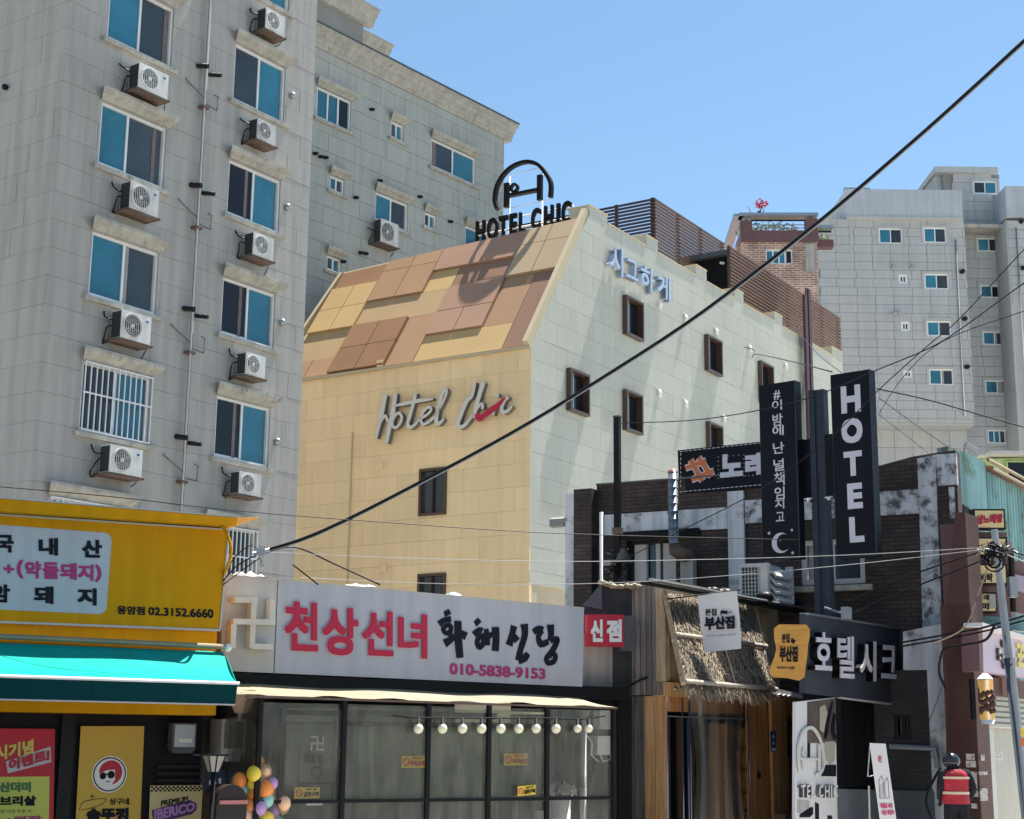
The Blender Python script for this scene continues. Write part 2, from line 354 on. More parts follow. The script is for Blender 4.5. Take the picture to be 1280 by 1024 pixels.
mat('concrete', (.36, .35, .33), .9, .2, 1.5, .4, 12, streak=.3)
mat('asphalt', (.055, .055, .057), .9, .15, 3, .3, 60)
mat('paving', (.45, .43, .39), .9, .12, 2, .2, 30)
mat('paint_white', (.7, .7, .68), .7, .1, 8)
mat('teal_wall', (.20, .36, .36), .6, .1, 1.5, streak=.45, blotch=((.10, .16, .09), 1.3, .55, .68))
mat('green_wall', (.38, .48, .22), .7, .1, 1.5, streak=.2)
mat('moss', (.10, .15, .10), .9, .2, 2, .4, 20, streak=.6, blotch=((.33, .40, .37), 2.2, .45, .62))
mat('redbrown', (.072, .026, .021), .6, .15, 2, .2, 20, streak=.2)
mat('maroon', (.14, .07, .075), .6, .1, 2, streak=.1)
mat('pink_sign', (.50, .42, .52), .5, .06, 1.5)
mat('gold', (.60, .50, .12), .35, .1, 4)
mat('skin', (.45, .28, .2), .5, .05, 4)
mat('vest_red', (.40, .018, .035), .6, .15, 6, .9, 14)
mat('reflect_cream', (.62, .50, .36), .4, .05, 4)
mat('cloth_black', (.02, .02, .027), .8, .2, 6, .9, 12, spec=.12)
mat('straw', (0.2125, 0.1658, 0.1105), .8, .25, 6, rnd=.0)
mat('straw_dark', (.08, .06, .045), .9, .25, 4)
mat('bamboo', (0.3910, 0.3485, 0.2890), .5, .15, 5)
mat('orange_sign', (.60, .16, .05), .5, .05, 3)
mat('banner_white', (.68, .66, .66), .7, .04, 2)
mat('leaf', (.14, .20, .07), .6, .25, 5)
mat('leaf_light', (.32, .40, .18), .6, .2, 5)
mat('flower', (.45, .02, .05), .5, .1, 6)
mat('duct', (.42, .46, .50), .25, .1, 5, metal=.75)
mat('tarp', (.09, .10, .115), .6, .2, 3, .3, 10)
mat('brown_steel', (.075, .035, .045), .5, .12, 4)
woodmat('wood_dark', (.09, .055, .04), (.20, .12, .08))
mat('straw_light', (0.3570, 0.2975, 0.2125), .8, .2, 6)
mat('rust_orange', (.28, .12, .06), .7, .25, 8)
mat('tarp_dark', (.03, .032, .036), .7, .3, 3, .3, 10, streak=.4)
mat('black_satin', (0.0084, 0.0091, 0.0105), .4, .15, 2, streak=.3)
mat('base_grey', (.17, .18, .20), .8, .12, 2, .2, 20, streak=.2)
mat('photo_brown', (.12, .09, .075), .4, .3, 4)
mat('photo_cream', (.45, .42, .33), .4, .1, 5)
mat('letter_shadow', (.16, .16, .17), .5, .05, 4)
mat('pink_print', (.65, .08, .20), .5, 0)
mat('paper_old', (.45, .42, .38), .8, .15, 20, blotch=((.15, .08, .07), 18, .52, .6))
mat('lantern_yellow', (0.2720, 0.1600, 0.0360), .35, .2, 8)
mat('poster_cream2', (0.7590, 0.5750, 0.2760), .4, .06, 5)
mat('pink_wall', (.26, .15, .14), .7, .15, 2, streak=.2)
mat('pole_blue', (.085, .10, .12), .85, .15, 5, streak=.3, spec=.08)
mat('helmet_dark', (.03, .032, .04), .25, .05, 5)
mat('canopy_white', (0.4250, 0.4165, 0.3910), .6, .1, 9, .5, 30)
mat('curtain_dim', (.07, .075, .085), .8, .2, 6)
mat('curtain_pale', (.30, .29, .27), .8, .15, 6)
mat('pipe_grey2', (.26, .27, .28), .8, .1, 3, spec=.1)
mat('opposite_wall', (.62, .56, .46), .8, .1, 1)
mat('menu_green', (.52, .56, .10), .5, .03, 2)
mat('green_print', (.03, .16, .06), .5, 0)
mat('poster_yellow', (.56, .36, .045), .45, .04, 1)
mat('poster_yellow2', (.75, .52, .05), .45, .04, 5)
mat('poster_cream', (.55, .45, .22), .5, .04, 2)
mat('purple_dark', (.06, .02, .10), .5, 0)
mat('lilac', (.42, .22, .50), .5, 0)
mat('badge_navy', (.03, .045, .10), .4, 0)
mat('frost', (.30, .29, .26), .3, .08, 6)
mat('mail_brown', (.018, .012, .013), .5, .1, 5)
mat('pink_metal', (.55, .22, .22), .25, .1, 5, metal=.5)
mat('letter_cream', (.62, .60, .52), .5, .06, 4, streak=.1)
mat('halo_pink', (.70, .52, .58), .5, 0)
mat('curtain_green', (.30, .34, .305), .8, .15, 3)
mat('curtain_dark', (.15, .17, .155), .8, .15, 3)
mat('bulb', (.85, .80, .58), .25, .05, 5)
mat('dried', (.38, .36, .32), .9, .2, 8)
mat('shade_pink', (.50, .38, .30), .4, .05, 4)
mat('meter_glass', (.16, .16, .14), .15, .1, 4)
mat('stone_dark', (.10, .095, .09), .8, .15, 2, .2, 20, streak=.3)
mat('b_orange', (0.9000, 0.3000, 0.0720), .25, .02, 4)
mat('b_yellow', (0.9000, 0.6600, 0.0720), .25, .02, 4)
mat('b_peach', (0.9000, 0.5400, 0.3360), .25, .02, 4)
mat('b_lilac', (0.5040, 0.3000, 0.5760), .25, .02, 4)
mat('b_teal', (0.3000, 0.5760, 0.5280), .25, .02, 4)
woodmat('wood_orange', (.48, .21, .07), (.80, .50, .24))
woodmat('wood_door', (.30, .12, .045), (.58, .29, .12))
woodmat('wood_grey', (.085, .077, .075), (.30, .26, .235), .85, 8, True, .5)
woodmat('wood_sign', (.50, .22, .04), (.66, .36, .09), .45, 5, False, 0)
woodmat('wood_fade', (.26, .19, .12), (.52, .40, .26), .8, 8)
glassmat('vinyl', (.95, .95, .93), .8, .12, .06, (.55, .52, .46))
glassmat('vinyl_clear', (.98, .97, .95), .35, .3, .010, (.55, .53, .50))
glassmat('shop_glass', (.72, .76, .72), 1, .06, .05, (.4, .42, .40))
# ---------------------------------------------------------------- setting
G0 = Fr(0, 0, 1, 90, Vector((0, 0, 0)))
g = MB().box(-900, 900, -1400, 100, -.6, -.15); put('ground', g, 'paving', None, G0, kind='structure')
g = MB().box(-90, 90, -17.0, 13.9, -.15, 0); put('road', g, 'asphalt', None, G0, kind='structure')

# ---------------------------------------------------------------- generic pieces
def clip(poly, a, b, c):          # keep a*u+b*z+c >= 0
    out = []
    for i in range(len(poly)):
        p, q = poly[i], poly[(i + 1) % len(poly)]; dp = a * p[0] + b * p[1] + c; dq = a * q[0] + b * q[1] + c
        if dp >= 0: out.append(p)
        if (dp >= 0) != (dq >= 0):
            t = dp / (dp - dq); out.append((p[0] + (q[0] - p[0]) * t, p[1] + (q[1] - p[1]) * t))
    return out
def panels(fr, parent, u0, u1, z0, z1, rh, cw, holes=(), gap=.006, o0=-.12, o1=0., m='stone_grey', name='stone_panel', planes=(), stag=.5, seed=1, jit=.003, zs=None, flip=False):
    rng = random.Random(seed); shared = {}; nr = 0; cnt = 0
    z = z1
    while z > z0 + .05:
        zb = max(z - rh, z0); off = (stag * cw if nr % 2 else 0) + rng.uniform(-.08, .08) * cw; u = u0 - off
        while u < u1 - .04:
            a, b = max(u, u0), min(u + cw, u1)
            u += cw
            if b - a < .05: continue
            A, B, Cz, D = a + gap / 2, b - gap / 2, zb + gap / 2, z - gap / 2
            hs = [h for h in holes if h[0] < B and h[1] > A and h[2] < D and h[3] > Cz]
            mb = MB(); jo = rng.uniform(-jit, jit); pl = [(A, Cz), (B, Cz), (B, D), (A, D)]
            for p in planes: pl = clip(pl, *p)
            if len(pl) < 3: continue
            if hs:
                us = sorted({A, B, *[min(max(h[0], A), B) for h in hs], *[min(max(h[1], A), B) for h in hs]})
                zz = sorted({Cz, D, *[min(max(h[2], Cz), D) for h in hs], *[min(max(h[3], Cz), D) for h in hs]})
                solid = {}
                for i in range(len(us) - 1):
                    for j in range(len(zz) - 1):
                        cu, cz = (us[i] + us[i + 1]) / 2, (zz[j] + zz[j + 1]) / 2
                        solid[i, j] = us[i + 1] - us[i] > .01 and zz[j + 1] - zz[j] > .01 and not any(h[0] < cu < h[1] and h[2] < cz < h[3] for h in hs)
                if not any(solid.values()): continue
                for (i, j), s in solid.items():
                    if not s: continue
                    a0, a1, b0, b1 = us[i] - A, us[i + 1] - A, zz[j] - Cz, zz[j + 1] - Cz
                    mb.add([(a0, 0, b0), (a1, 0, b0), (a1, 0, b1), (a0, 0, b1)], [(0, 1, 2, 3)])
                    for (di, dj, e) in ((-1, 0, ((a0, b0), (a0, b1))), (1, 0, ((a1, b0), (a1, b1))), (0, -1, ((a0, b0), (a1, b0))), (0, 1, ((a0, b1), (a1, b1)))):
                        if not solid.get((i + di, j + dj), False):
                            (p, q), (r, s_) = e; mb.add([(p, 0, q), (r, 0, s_), (r, o0 - o1, s_), (p, o0 - o1, q)], [(0, 1, 2, 3)])
                me = mb
            elif len(pl) == 4 and abs((B - A) - (cw - gap)) < 1e-4 and pl == [(A, Cz), (B, Cz), (B, D), (A, D)] and abs(D - Cz - rh + gap) < 1e-4:
                if 'k' not in shared:
                    mb.box(0, B - A, o0 - o1, 0, 0, D - Cz); shared['k'] = mesh(mb, m, name=name)
                me = shared['k']
            else:
                mb.prism([(p[0] - A, p[1] - Cz) for p in pl], o0 - o1, 0); me = mb
            put(name, me, m, parent, fr, (A, o1 + jo, Cz), rel=True); cnt += 1
        z -= rh; nr += 1
    return cnt
def slider(fr, parent, r, kinds=('pane_teal', 'pane_dark'), split=.5, deep=-.09, fw=.055, hood=.0, sill=True, hm='stone_trim', bars=0, stile=0, fm='frame_white', sm=None, o=0., name='window'):
    """two-sash sliding window filling the hole r = u0,u1,z0,z1"""
    u0, u1, z0, z1 = r; w_ = u1 - u0; h = z1 - z0; mb = MB(); d0, d1 = deep - .05, deep + .05
    mb.box(0, w_, d0, d1, 0, fw).box(0, w_, d0, d1, h - fw, h).box(0, fw, d0, d1, fw, h - fw).box(w_ - fw, w_, d0, d1, fw, h - fw)
    n = len(kinds); cuts = [0, split, 1] if n == 2 else [i / n for i in range(n + 1)]
    iw = w_ - 2 * fw
    for k in range(1, n): c = fw + iw * cuts[k]; mb.box(c - .03, c + .03, d0 + .005, d1 - .02, fw, h - fw)
    mb.box(fw, fw + iw * cuts[1] - .03, d0 + .01, d1 - .04, fw, fw + .035)
    wo = put(name, mb, fm, parent, fr, (u0, o, z0), rel=True)
    for k in range(n):
        a = fw + iw * cuts[k] + .03; b = fw + iw * cuts[k + 1] - .03; dd = deep - .012 * (k % 2)
        put('pane', MB().box(0, b - a, -.008, 0, 0, h - 2 * fw), kinds[k], wo, fr, (u0 + a, o + dd, z0 + fw), rel=True)
        if kinds[k] != 'pane_teal' and stile and k == stile - 1:
            put('curtain', MB().box(0, .10, -.01, 0, 0, h - 2 * fw - .02), 'curtain', wo, fr, (u0 + b - .24, o + dd + .012, z0 + fw + .01), rel=True)
        if kinds[k] != 'pane_teal' and not (stile and k == stile - 1) and random.random() < .6 and not bars and w_ > .8:
            cw_ = (b - a) * random.choice([.15, .22, .35, .5]); c0 = 0 if random.random() < .5 else (b - a) - cw_
            put('curtain', MB().box(c0, c0 + cw_, -.01, 0, 0, (h - 2 * fw - .02)), random.choice(['curtain', 'curtain_dim', 'curtain_pale']), wo, fr, (u0 + a, o + dd + .012, z0 + fw + .01), rel=True)
    if sill: put('sill', MB().prof([(-.1, 0), (.09, .0), (.10, .02), (.10, .10), (-.1, .13)], -.14, w_ + .14), hm, wo, fr, (u0, o, z0 - .13), rel=True)
    if hood:
        p = [(0, .02), (.06, .02), (.08, .07), (.13, .11), (.20, .15), (.235, .22), (.235, .28), (0, .30)]
        mb = MB(); e = .14; a = [(-e * (q[0] / .235) - .02, q[0], q[1]) for q in p]; b = [(w_ + .02 + e * (q[0] / .235), q[0], q[1]) for q in p]
        k = len(p); mb.add(a + b, [tuple(range(k)), tuple(range(2 * k - 1, k - 1, -1))] + [(i, (i + 1) % k, k + (i + 1) % k, k + i) for i in range(k)])
        put('hood', mb, hm, wo, fr, (u0, o, z1), rel=True)
    if bars:
        mb = MB(); dz = .06
        for k in range(bars + 1):
            x = .02 + (w_ - .04) * k / bars; mb.box(x - .012, x + .012, dz, dz + .02, .02, h)
        mb.box(0, w_, dz - .008, dz + .025, .0, .03).box(0, w_, dz - .008, dz + .025, h * .54, h * .54 + .03).box(0, w_, dz - .008, dz + .025, h - .03, h)
        put('security_bars', mb, 'frame_white', wo, fr, (u0, o, z0), rel=True)
    return wo
def make_ac(fr, at_, label, W=.78, H=.56, D=.30, badge=True, group='air conditioners hung on the grey apartment block', dark_left=True):
    t = thing('air_conditioner', fr, at_, label, 'air conditioner', group)
    u, o, z = at_
    def P(n, mb, m, par=t, at2=(0, 0, 0)): return put(n, mb, m, par, fr, (u + at2[0], o + at2[1], z + at2[2]), rel=True)
    P('body', MB().box(0, W, 0, D, .05, .05 + H), 'ac_white')
    cx, cz, r = W * .36, .05 + H * .5, H * .40
    g_ = P('fan_grille', MB().disc((0, 0), r, D, D + .006, 24), 'ac_dark', t, (cx, 0, cz))
    mb = MB()
    for k in range(1, 5): mb.ring((0, 0), r * k / 4.6, r * k / 4.6 + .008, D + .006, D + .018, n=20)
    mb.ring((0, 0), r * .97, r * 1.06, D, D + .03, n=24)
    for k in range(9):
        x = -r + 2 * r * (k + .5) / 9; hh = sqrt(max(r * r - x * x, 0)); mb.box(x - .005, x + .005, D + .01, D + .022, -hh, hh)
    mb.disc((0, 0), r * .17, D + .01, D + .03, 12)
    P('grille_ring', mb, 'ac_white', g_, (cx, 0, cz))
    mb = MB()
    for k in range(9): mb.box(-.012, .002, .03, D - .03, .09 + k * .053, .115 + k * .053)
    mb.box(-.006, .0, .02, D - .02, .07, .05 + H - .03)
    P('louvres', mb, 'ac_dark')
    if badge: P('badge', MB().disc((W * .86, .05 + H * .80), .045, D, D + .004, 16, rz=.55), 'badge_blue')
    P('bracket', MB().box(-.03, W + .04, -.12, D + .02, 0, .03).box(-.05, -.015, -.12, D, .0, .04).box(W + .02, W + .05, -.12, D + .04, 0, .04)
      .tube([(-.03, -.1, -.02), (-.03, D, .02)], .015, 5).tube([(W + .03, D + .02, .03), (W + .03, -.1, .36)], .012, 5), 'rust')
    j = lambda: random.uniform(-.05, .05)
    mb = MB().tube(smooth([(-.02, .05, .35), (-.12 + j(), .02, .30 + j()), (-.13 + j(), -.06, .1 + j()), (-.1, -.1, -.02 + j()), (-.02, -.1, .02)]), .016, 6)
    P('hose', mb, 'rubber'); mb = MB()
    mb.tube(smooth([(-.02, .08, .45), (-.18 + j(), .0, .5 + j()), (-.16 + j(), -.1, .62 + j())]), .018, 6)
    P('hose', mb, 'rubber'); mb = MB()
    if random.random() < .5: mb.tube(smooth([(W + .02, .05, .2), (W + .2 + j(), 0, .35 + j()), (W + .26 + j(), -.08, .05 + j()), (W + .1, -.1, -.15 + j() * 3)]), .010, 5)
    if mb.v: P('hose', mb, 'rubber')
    return t
def vent_pipe(fr, parent, u, z, ln=.28, r=.06, m='rubber', name='vent_pipe', dx=0):
    put(name, MB().tube([(0, 0, 0), (dx, ln, -.04)], r, 10), m, parent, fr, (u, 0, z), rel=True)

# ---------------------------------------------------------------- left grey apartment block
A = Fr(63, 300, 30, 35)
uc = A.uv(62, 320)[0]; ur = A.uv(380, 400)[0] + .02
blk = thing('apartment_building', A, (uc, 0, 0), 'tall grey stone clad apartment block with hooded windows at the left edge', 'building')
TOP = 22.5
put('wall', MB().box(uc + .01, ur - .01, -9, -.11, 0, TOP), 'wall_back', blk, A)
holes = []; Lw = (1.06, 2.92); Rw = (4.89, 6.64); F0 = 2.93
rowsL = [(9.31, 7.84), (12.15, 10.74), (15.09, 13.66), (18.02, 16.58), (20.95, 19.5)]
rowsR = [(9.31, 7.90), (12.13, 10.78), (15.02, 13.68), (17.98, 16.54), (20.9, 19.5)]
wl = [(Lw[0], Lw[1], b, a) for a, b in rowsL] + [(.45, 2.5, 4.95, 6.38)]
wr = [(Rw[0], Rw[1], b, a) for a, b in rowsR] + [(4.72, 6.35, 4.9, 6.35)]
n1 = panels(A, blk, uc, ur, 3.4, TOP, .61, 1.45, wl + wr, seed=3, stag=.37)
# side face of the block, turned away to the left
As = Fr(0, 0, 0, 125, A.wp(uc, 0, 0))
put('side_wall', MB().box(-9, -.02, -.3, -.11, 0, TOP), 'wall_back', blk, As)
n2 = panels(As, blk, -3.4, 0, 4.6, TOP, .61, 1.25, seed=5, stag=.37)
cfgL = [(('pane_dark', 'pane_teal'), 12, 0), (('pane_teal', 'pane_dark'), 0, 0), (('pane_teal', 'pane_dark'), 0, 2), (('pane_teal', 'pane_dark'), 0, 0), (('pane_teal', 'pane_dark'), 0, 0), (('pane_dark', 'pane_dark'), 14, 0)]
for r, (k, b, s_) in zip(wl, cfgL): slider(A, blk, r, k, hood=1, bars=b, stile=s_, split=.42 if s_ else .5)
cfgR = [(('pane_black', 'pane_teal'), 0, 1), (('pane_black', 'pane_teal'), 0, 1), (('pane_black', 'pane_teal'), 0, 1), (('pane_dark', 'pane_teal'), 0, 0), (('pane_dark', 'pane_teal'), 0, 0), (('pane_dark', 'pane_dark'), 12, 0)]
for r, (k, b, s_) in zip(wr, cfgR): slider(A, blk, r, k, hood=1, bars=b, stile=s_)
# down pipe, its clamps and the stubs beside it
du, _ = A.uv(246, 300, .12)
put('drainpipe', MB().tube([(du, .12, 4.2), (du, .12, TOP)], .036, 10), 'pipe_grey', blk, A, (du, 0, 4.2))
for k in range(6):
    z = 7.15 + F0 * k
    put('pipe_clamp', MB().box(-.1, .1, 0, .18, -.03, .03).tube([(-.02, .13, .22), (-.35, .06, .42), (-.55, .03, .55)], .012, 5).tube([(.05, .13, .1), (.45, .06, .1), (.47, .06, .45), (.38, .03, .47)], .012, 5), 'rust', blk, A, (du, 0, z), rel=True)
    vent_pipe(A, blk, du - .18, z + 1.0, .26, .06, dx=.10); vent_pipe(A, blk, du + .2, z + .92, .28, .05, dx=.12)
    put('vent_cap', MB().ball((0, .06, 0), .09, 10, 6).tube([(0, 0, 0), (0, .08, 0)], .05, 8), 'metal_grey', blk, A, (6.85, 0, 8.55 + F0 * k), rel=True)
put('vent_cap', MB().ball((0, .06, 0), .07, 10, 6).tube([(0, 0, 0), (0, .08, 0)], .05, 8), 'rubber', blk, As, (As.uv(9, 110)[0], 0, As.uv(9, 110)[1]), rel=True)
# roof cornice seen at the very top right of the block and the stair tower
acl = ['lowest of the left column, under the barred window', 'second from below in the left column', 'under the window with a half drawn curtain, left column', 'topmost in the left column']
acr = ['lowest of the right column, just above the barred window', 'second from below in the right column', 'third from below in the right column', 'fourth from below in the right column', 'topmost of the right column, cut by the picture edge']
uL, zL = A.uv(161, 258, .4); uR, zR = A.uv(316, 316, .4)
for k in range(4):
    p = [(136, 588), (150, 420), (161, 258), (172, 107)][k]; u, z = A.uv(*p, .42)
    make_ac(A, (u + random.uniform(-.05, .05), .12, z - .08), 'blue badged air conditioner, ' + acl[k], .84 + random.uniform(-.04, .03), .62 + random.uniform(-.04, .02), .32)
for k in range(5):
    p = [(299, 615), (308, 466), (316, 316), (323, 172), (330, 32)][k]; u, z = A.uv(*p, .42)
    make_ac(A, (u + random.uniform(-.05, .05), .12, z - .08), 'small white air conditioner, ' + acr[k], .66 + random.uniform(-.04, .05), .54 + random.uniform(-.03, .04), .30, badge=False)

# ---------------------------------------------------------------- rear wing
B = Fr(518, 90, 50, 38.5)
rear = thing('apartment_building', B, (5.1, 0, 0), 'grey apartment block with deep roof cornice rising behind the hotel', 'building')
u0, u1 = -7.5, B.uv(630, 200)[0]; zt = B.uv(560, 130)[1]
put('wall', MB().box(u0, u1 - .01, -8, -.11, 0, zt), 'wall_back', rear, B)
def bw(x0, y0, x1, y1): r = B.rect(x0, y0, x1, y1); return r
rw = [bw(397, 108, 438, 165), bw(489, 151, 504, 178), bw(539.5, 173, 594, 232), bw(413, 219, 430, 244), bw(470, 240, 509, 290), bw(531, 265, 545, 288), bw(582, 282, 612, 318), bw(409, 319, 426, 343), bw(470, 350, 509, 400)]
panels(B, rear, u0, u1, 13.5, zt, .62, 1.25, rw, m='stone_rear', seed=9, gap=.012, stag=.3)
kinds = [('pane_teal', 'pane_teal', 'pane_black'), ('pane_dark', 'pane_teal'), ('pane_dark', 'pane_teal'), ('pane_teal', 'pane_dark'), ('pane_teal', 'pane_dark'), ('pane_dark', 'pane_teal'), ('pane_teal', 'pane_teal'), ('pane_dark', 'pane_teal'), ('pane_teal', 'pane_dark')]
for r, k in zip(rw, kinds): slider(B, rear, r, k, hood=1 if r[1] - r[0] > .9 else .6, fw=.06)
cor = [(-.2, 0), (.07, 0), (.08, .09), (.14, .14), (.16, .26), (.27, .33), (.29, .43), (.42, .52), (.42, .62), (-.2, .66)]
zc = B.uv(638, 150, .42)[1] - .64
put('cornice', MB().prof([(p[0], p[1] + zc) for p in cor], u0, u1 + .34), 'stone_trim', rear, B, (0, 0, zc))
put('roof_edge', MB().box(u0, u1 + .36, -.3, .46, zc + .625, zc + .67), 'tarp', rear, B, (0, 0, zc + .625))
for x, y in ((463, 137), (443, 247), (561, 277), (427, 327), (508, 152), (392, 192), (399, 196), (405, 197), (473, 226), (523, 246), (449, 316), (455, 317)):
    u, z = B.uv(x, y); vent_pipe(B, rear, u, z, .17, .055)
u, z = B.uv(474, 302, .4); make_ac(B, (u, .12, z - .05), 'white air conditioner under a window of the block behind the hotel', .86, .8, .34, badge=False, group=None)
# set-back stair tower with two cornices
T = Fr(430, 30, 52.5, 38.5)
ta, tb = -6., T.uv(457, 30)[0]
tw = thing('stair_tower', T, (ta, 0, 0), 'grey stair tower with two stepped cornices above the rear block roof', 'tower')
put('wall', MB().box(ta, tb, -5, -.11, 0, 34), 'wall_back', tw, T)
panels(T, tw, ta, tb, 22.5, 27.2, .62, 1.25, m='stone_rear', seed=11, gap=.02)
zq = T.uv(471, 10, .42)[1] - .6
put('cornice', MB().prof([(p[0], p[1] + zq) for p in cor], ta, tb + .36), 'stone_trim', tw, T, (0, 0, zq))
T2 = Fr(470, 50, 57, 38.5)
ch = thing('roof_house', T2, (T2.uv(452, 60)[0], 0, 0), 'small grey roof storey with a moulded cornice behind the stair tower', 'roof storey')
a, b = T2.uv(440, 40)[0], T2.uv(476, 50)[0]
put('wall', MB().box(a, b, -6, 0, 15, T2.uv(476, 66)[1]), 'stone_rear', ch, T2)
zq = T2.uv(484, 52, .42)[1] - .6
put('cornice', MB().prof([(p[0], p[1] + zq) for p in cor], a, b + .35), 'stone_trim', ch, T2, (0, 0, zq))

# ---------------------------------------------------------------- hotel
HS = Fr(664, 433, 39, 32.5)                      # long side face
HF = Fr(664, 433, 39, 122.5)                     # front face, its corner shared with the side
K = HS.uv(664, 433)
hot = thing('hotel_building', HS, (0, 0, 0), 'cream stone hotel with sloping brown and yellow panelled front roof', 'building')
ul = HF.uv(360, 480)[0] - 2.0; zk = K[1]
put('front_wall', MB().box(ul, -.01, -.4, -.11, 0, zk), 'hotel_back', hot, HF)
hw = [HF.rect(525, 587, 558, 643), HF.rect(523, 718, 557, 760), HF.rect(521, 850, 556, 906)]
panels(HF, hot, ul, -.0, 4.5, zk, .62, 1.1, hw, m='stone_hotel', seed=21, gap=.005, jit=.001)
# side outline
T0 = HS.uv(737, 268); ztop = HS.uv(746, 263)[1]
tops = [(808, 822, 302.5), (870, 883, 337), (918.5, 929, 362), (968, 977.5, 389), (1040, 1053, 441)]
uend = HS.uv(1053, 445)[0]; low = HS.uv(870, 345)[1]
blocks = [(T0[0] + .0, HS.uv(759, 270)[0])] + [(HS.uv(a, y)[0], HS.uv(b, y)[0]) for a, b, y in tops]
zb = HS.uv(822, 303)[1]
dk = (T0[1] - K[1]) / (T0[0] - K[0])
put('side_wall', MB().prism([(.01, 0), (uend - .02, 0), (uend - .02, low - .02), (T0[0] + .3, low - .02), (T0[0] + .02, ztop - .8), (.01, zk - .02)], -.4, -.11), 'hotel_back', hot, HS)
sw = [HS.rect(778, 369, 800, 428), HS.rect(880, 418, 899, 472), HS.rect(947, 451, 964, 510), HS.rect(708, 460, 732, 522), HS.rect(778, 487, 799, 545), HS.rect(882, 527, 900, 580), HS.rect(948, 558, 964, 608)]
# the mansard edge cuts the panels: keep the part on the street side of the slope
panels(HS, hot, 0, uend, 5.6, low, .62, 1.28, sw, m='stone_side', seed=22, gap=.006, jit=.001, planes=[(dk, -1, zk)], stag=.45)
for i, (a, b) in enumerate(blocks):
    zt_ = ztop if i == 0 else zb; y0 = low + .004
    if i == 0: put('parapet_block', MB().prism([(T0[0] - (T0[1] - low) / dk, y0), (b, y0), (b, zt_), (T0[0], zt_)], -.7, -.001), 'stone_side', hot, HS, (a, 0, low))
    else: put('parapet_block', MB().box(a, b, -.9, -.001, y0, zt_), 'stone_side', hot, HS, (a, 0, low))
    put('coping', MB().box(a - .01, b + .01, -.75, .02, zt_ + .002, zt_ + .05), 'hotel_edge', hot, HS, (a, 0, zt_))
    if i < len(blocks) - 1:
        c = blocks[i + 1][0]
        put('coping', MB().box(b + .01, c - .01, -.35, .02, low + .002, low + .045), 'hotel_edge', hot, HS, (b, 0, low))
        put('parapet', MB().box(b + .01, c - .01, -.35, -.13, low - 1.2, low), 'hotel_edge', hot, HS, (b, 0, low - 1.2))
put('roof_slab', MB().box(T0[0] + .5, uend, -7.6, -.4, low - 1.5, low - 1.2), 'concrete', hot, HS, (0, 0, low - 1.4))
put('rear_wall', MB().box(uend - .3, uend - .02, -7.8, -.4, 0, low), 'hotel_back', hot, HS, (uend, 0, 0))
for r in sw + []:
    u0_, u1_, z0_, z1_ = r; w_, h = u1_ - u0_, z1_ - z0_; f = .07
    mb = MB().box(0, w_, -.12, .15, 0, f).box(0, w_, -.12, .15, h - f, h).box(0, f, -.12, .15, f, h - f).box(w_ - f, w_, -.12, .15, f, h - f)
    wo = put('window', mb, 'frame_brown', hot, HS, (u0_, 0, z0_), rel=True)
    put('pane', MB().box(f, w_ - f, -.075, -.065, f, h - f), 'pane_black', wo, HS, (u0_, 0, z0_), rel=True)
    put('sash', MB().box(w_ * .36, w_ * .42, -.065, -.02, f, h - f), 'metal_grey', wo, HS, (u0_, 0, z0_), rel=True)
for r in hw:
    u0_, u1_, z0_, z1_ = r; w_, h = u1_ - u0_, z1_ - z0_; f = .07
    mb = MB().box(0, w_, -.12, .05, 0, f).box(0, w_, -.12, .05, h - f, h).box(0, f, -.12, .05, f, h - f).box(w_ - f, w_, -.12, .05, f, h - f)
    wo = put('window', mb, 'frame_brown', hot, HF, (u0_, 0, z0_), rel=True)
    put('pane', MB().box(f, w_ - f, -.085, -.07, f, h - f), 'pane_dark', wo, HF, (u0_, 0, z0_), rel=True)
    put('sash', MB().box(w_ * .45, w_ * .52, -.07, -.03, f, h - f), 'frame_black', wo, HF, (u0_, 0, z0_), rel=True)
for x, y in ((823.6, 381), (855.7, 398), (894, 415), (823, 492), (855.7, 505), (903.7, 524), (981, 458), (1007, 471), (936, 436)):
    u, z = HS.uv(x, y); put('vent_cap', MB().prof([(0, -.1), (.07, -.12), (.085, .04), (.05, .12), (0, .13)], -.09, .09), 'white', hot, HS, (u, 0, z), rel=True)
for x, y in ((476, 583), (480, 711), (476, 455)):
    u, z = HF.uv(x, y); put('vent_cap', MB().prof([(0, -.1), (.06, -.1), (.06, .1), (0, .1)], -.1, .1), 'stone_hotel', hot, HF, (u, 0, z), rel=True)
# thin fin seam down the left of the front
u, z = HF.uv(441, 540); put('seam_trim', MB().box(u - .02, u + .02, 0, .03, 4, z), 'hotel_edge', hot, HF, (u, 0, 4))

# sloping front: frame lies in the plane through the front top edge, leaning back like the side outline
mdir = (HS.wp(T0[0], 0, T0[1]) - HS.wp(0, 0, zk)); mlen = mdir.length; mdir.normalize()
mn = HF.X.cross(mdir).normalized();  mn = mn if mn.dot(HF.N) > 0 else -mn
M0 = HS.wp(0, 0, zk)
def mst(x, y, o=0):
    v = ray(x, y); P = CC + v * ((M0 + mn * o - CC).dot(mn) / v.dot(mn)); d = P - M0 - mn * o
    return d.dot(HF.X), d.dot(mdir)
def mpt(s, t, o): return HF.local(M0 + HF.X * s + mdir * t + mn * o)
def mslab(name, poly, o0, o1, m, parent, label=None):
    a = [mpt(s, t, o0) for s, t in poly]; b = [mpt(s, t, o1) for s, t in poly]; n = len(a)
    mb = MB().add(a + b, [tuple(range(n)), tuple(range(2 * n - 1, n - 1, -1))] + [(i, (i + 1) % n, n + (i + 1) % n, n + i) for i in range(n)])
    return put(name, mb, m, parent, HF, mpt(*poly[0], o0))
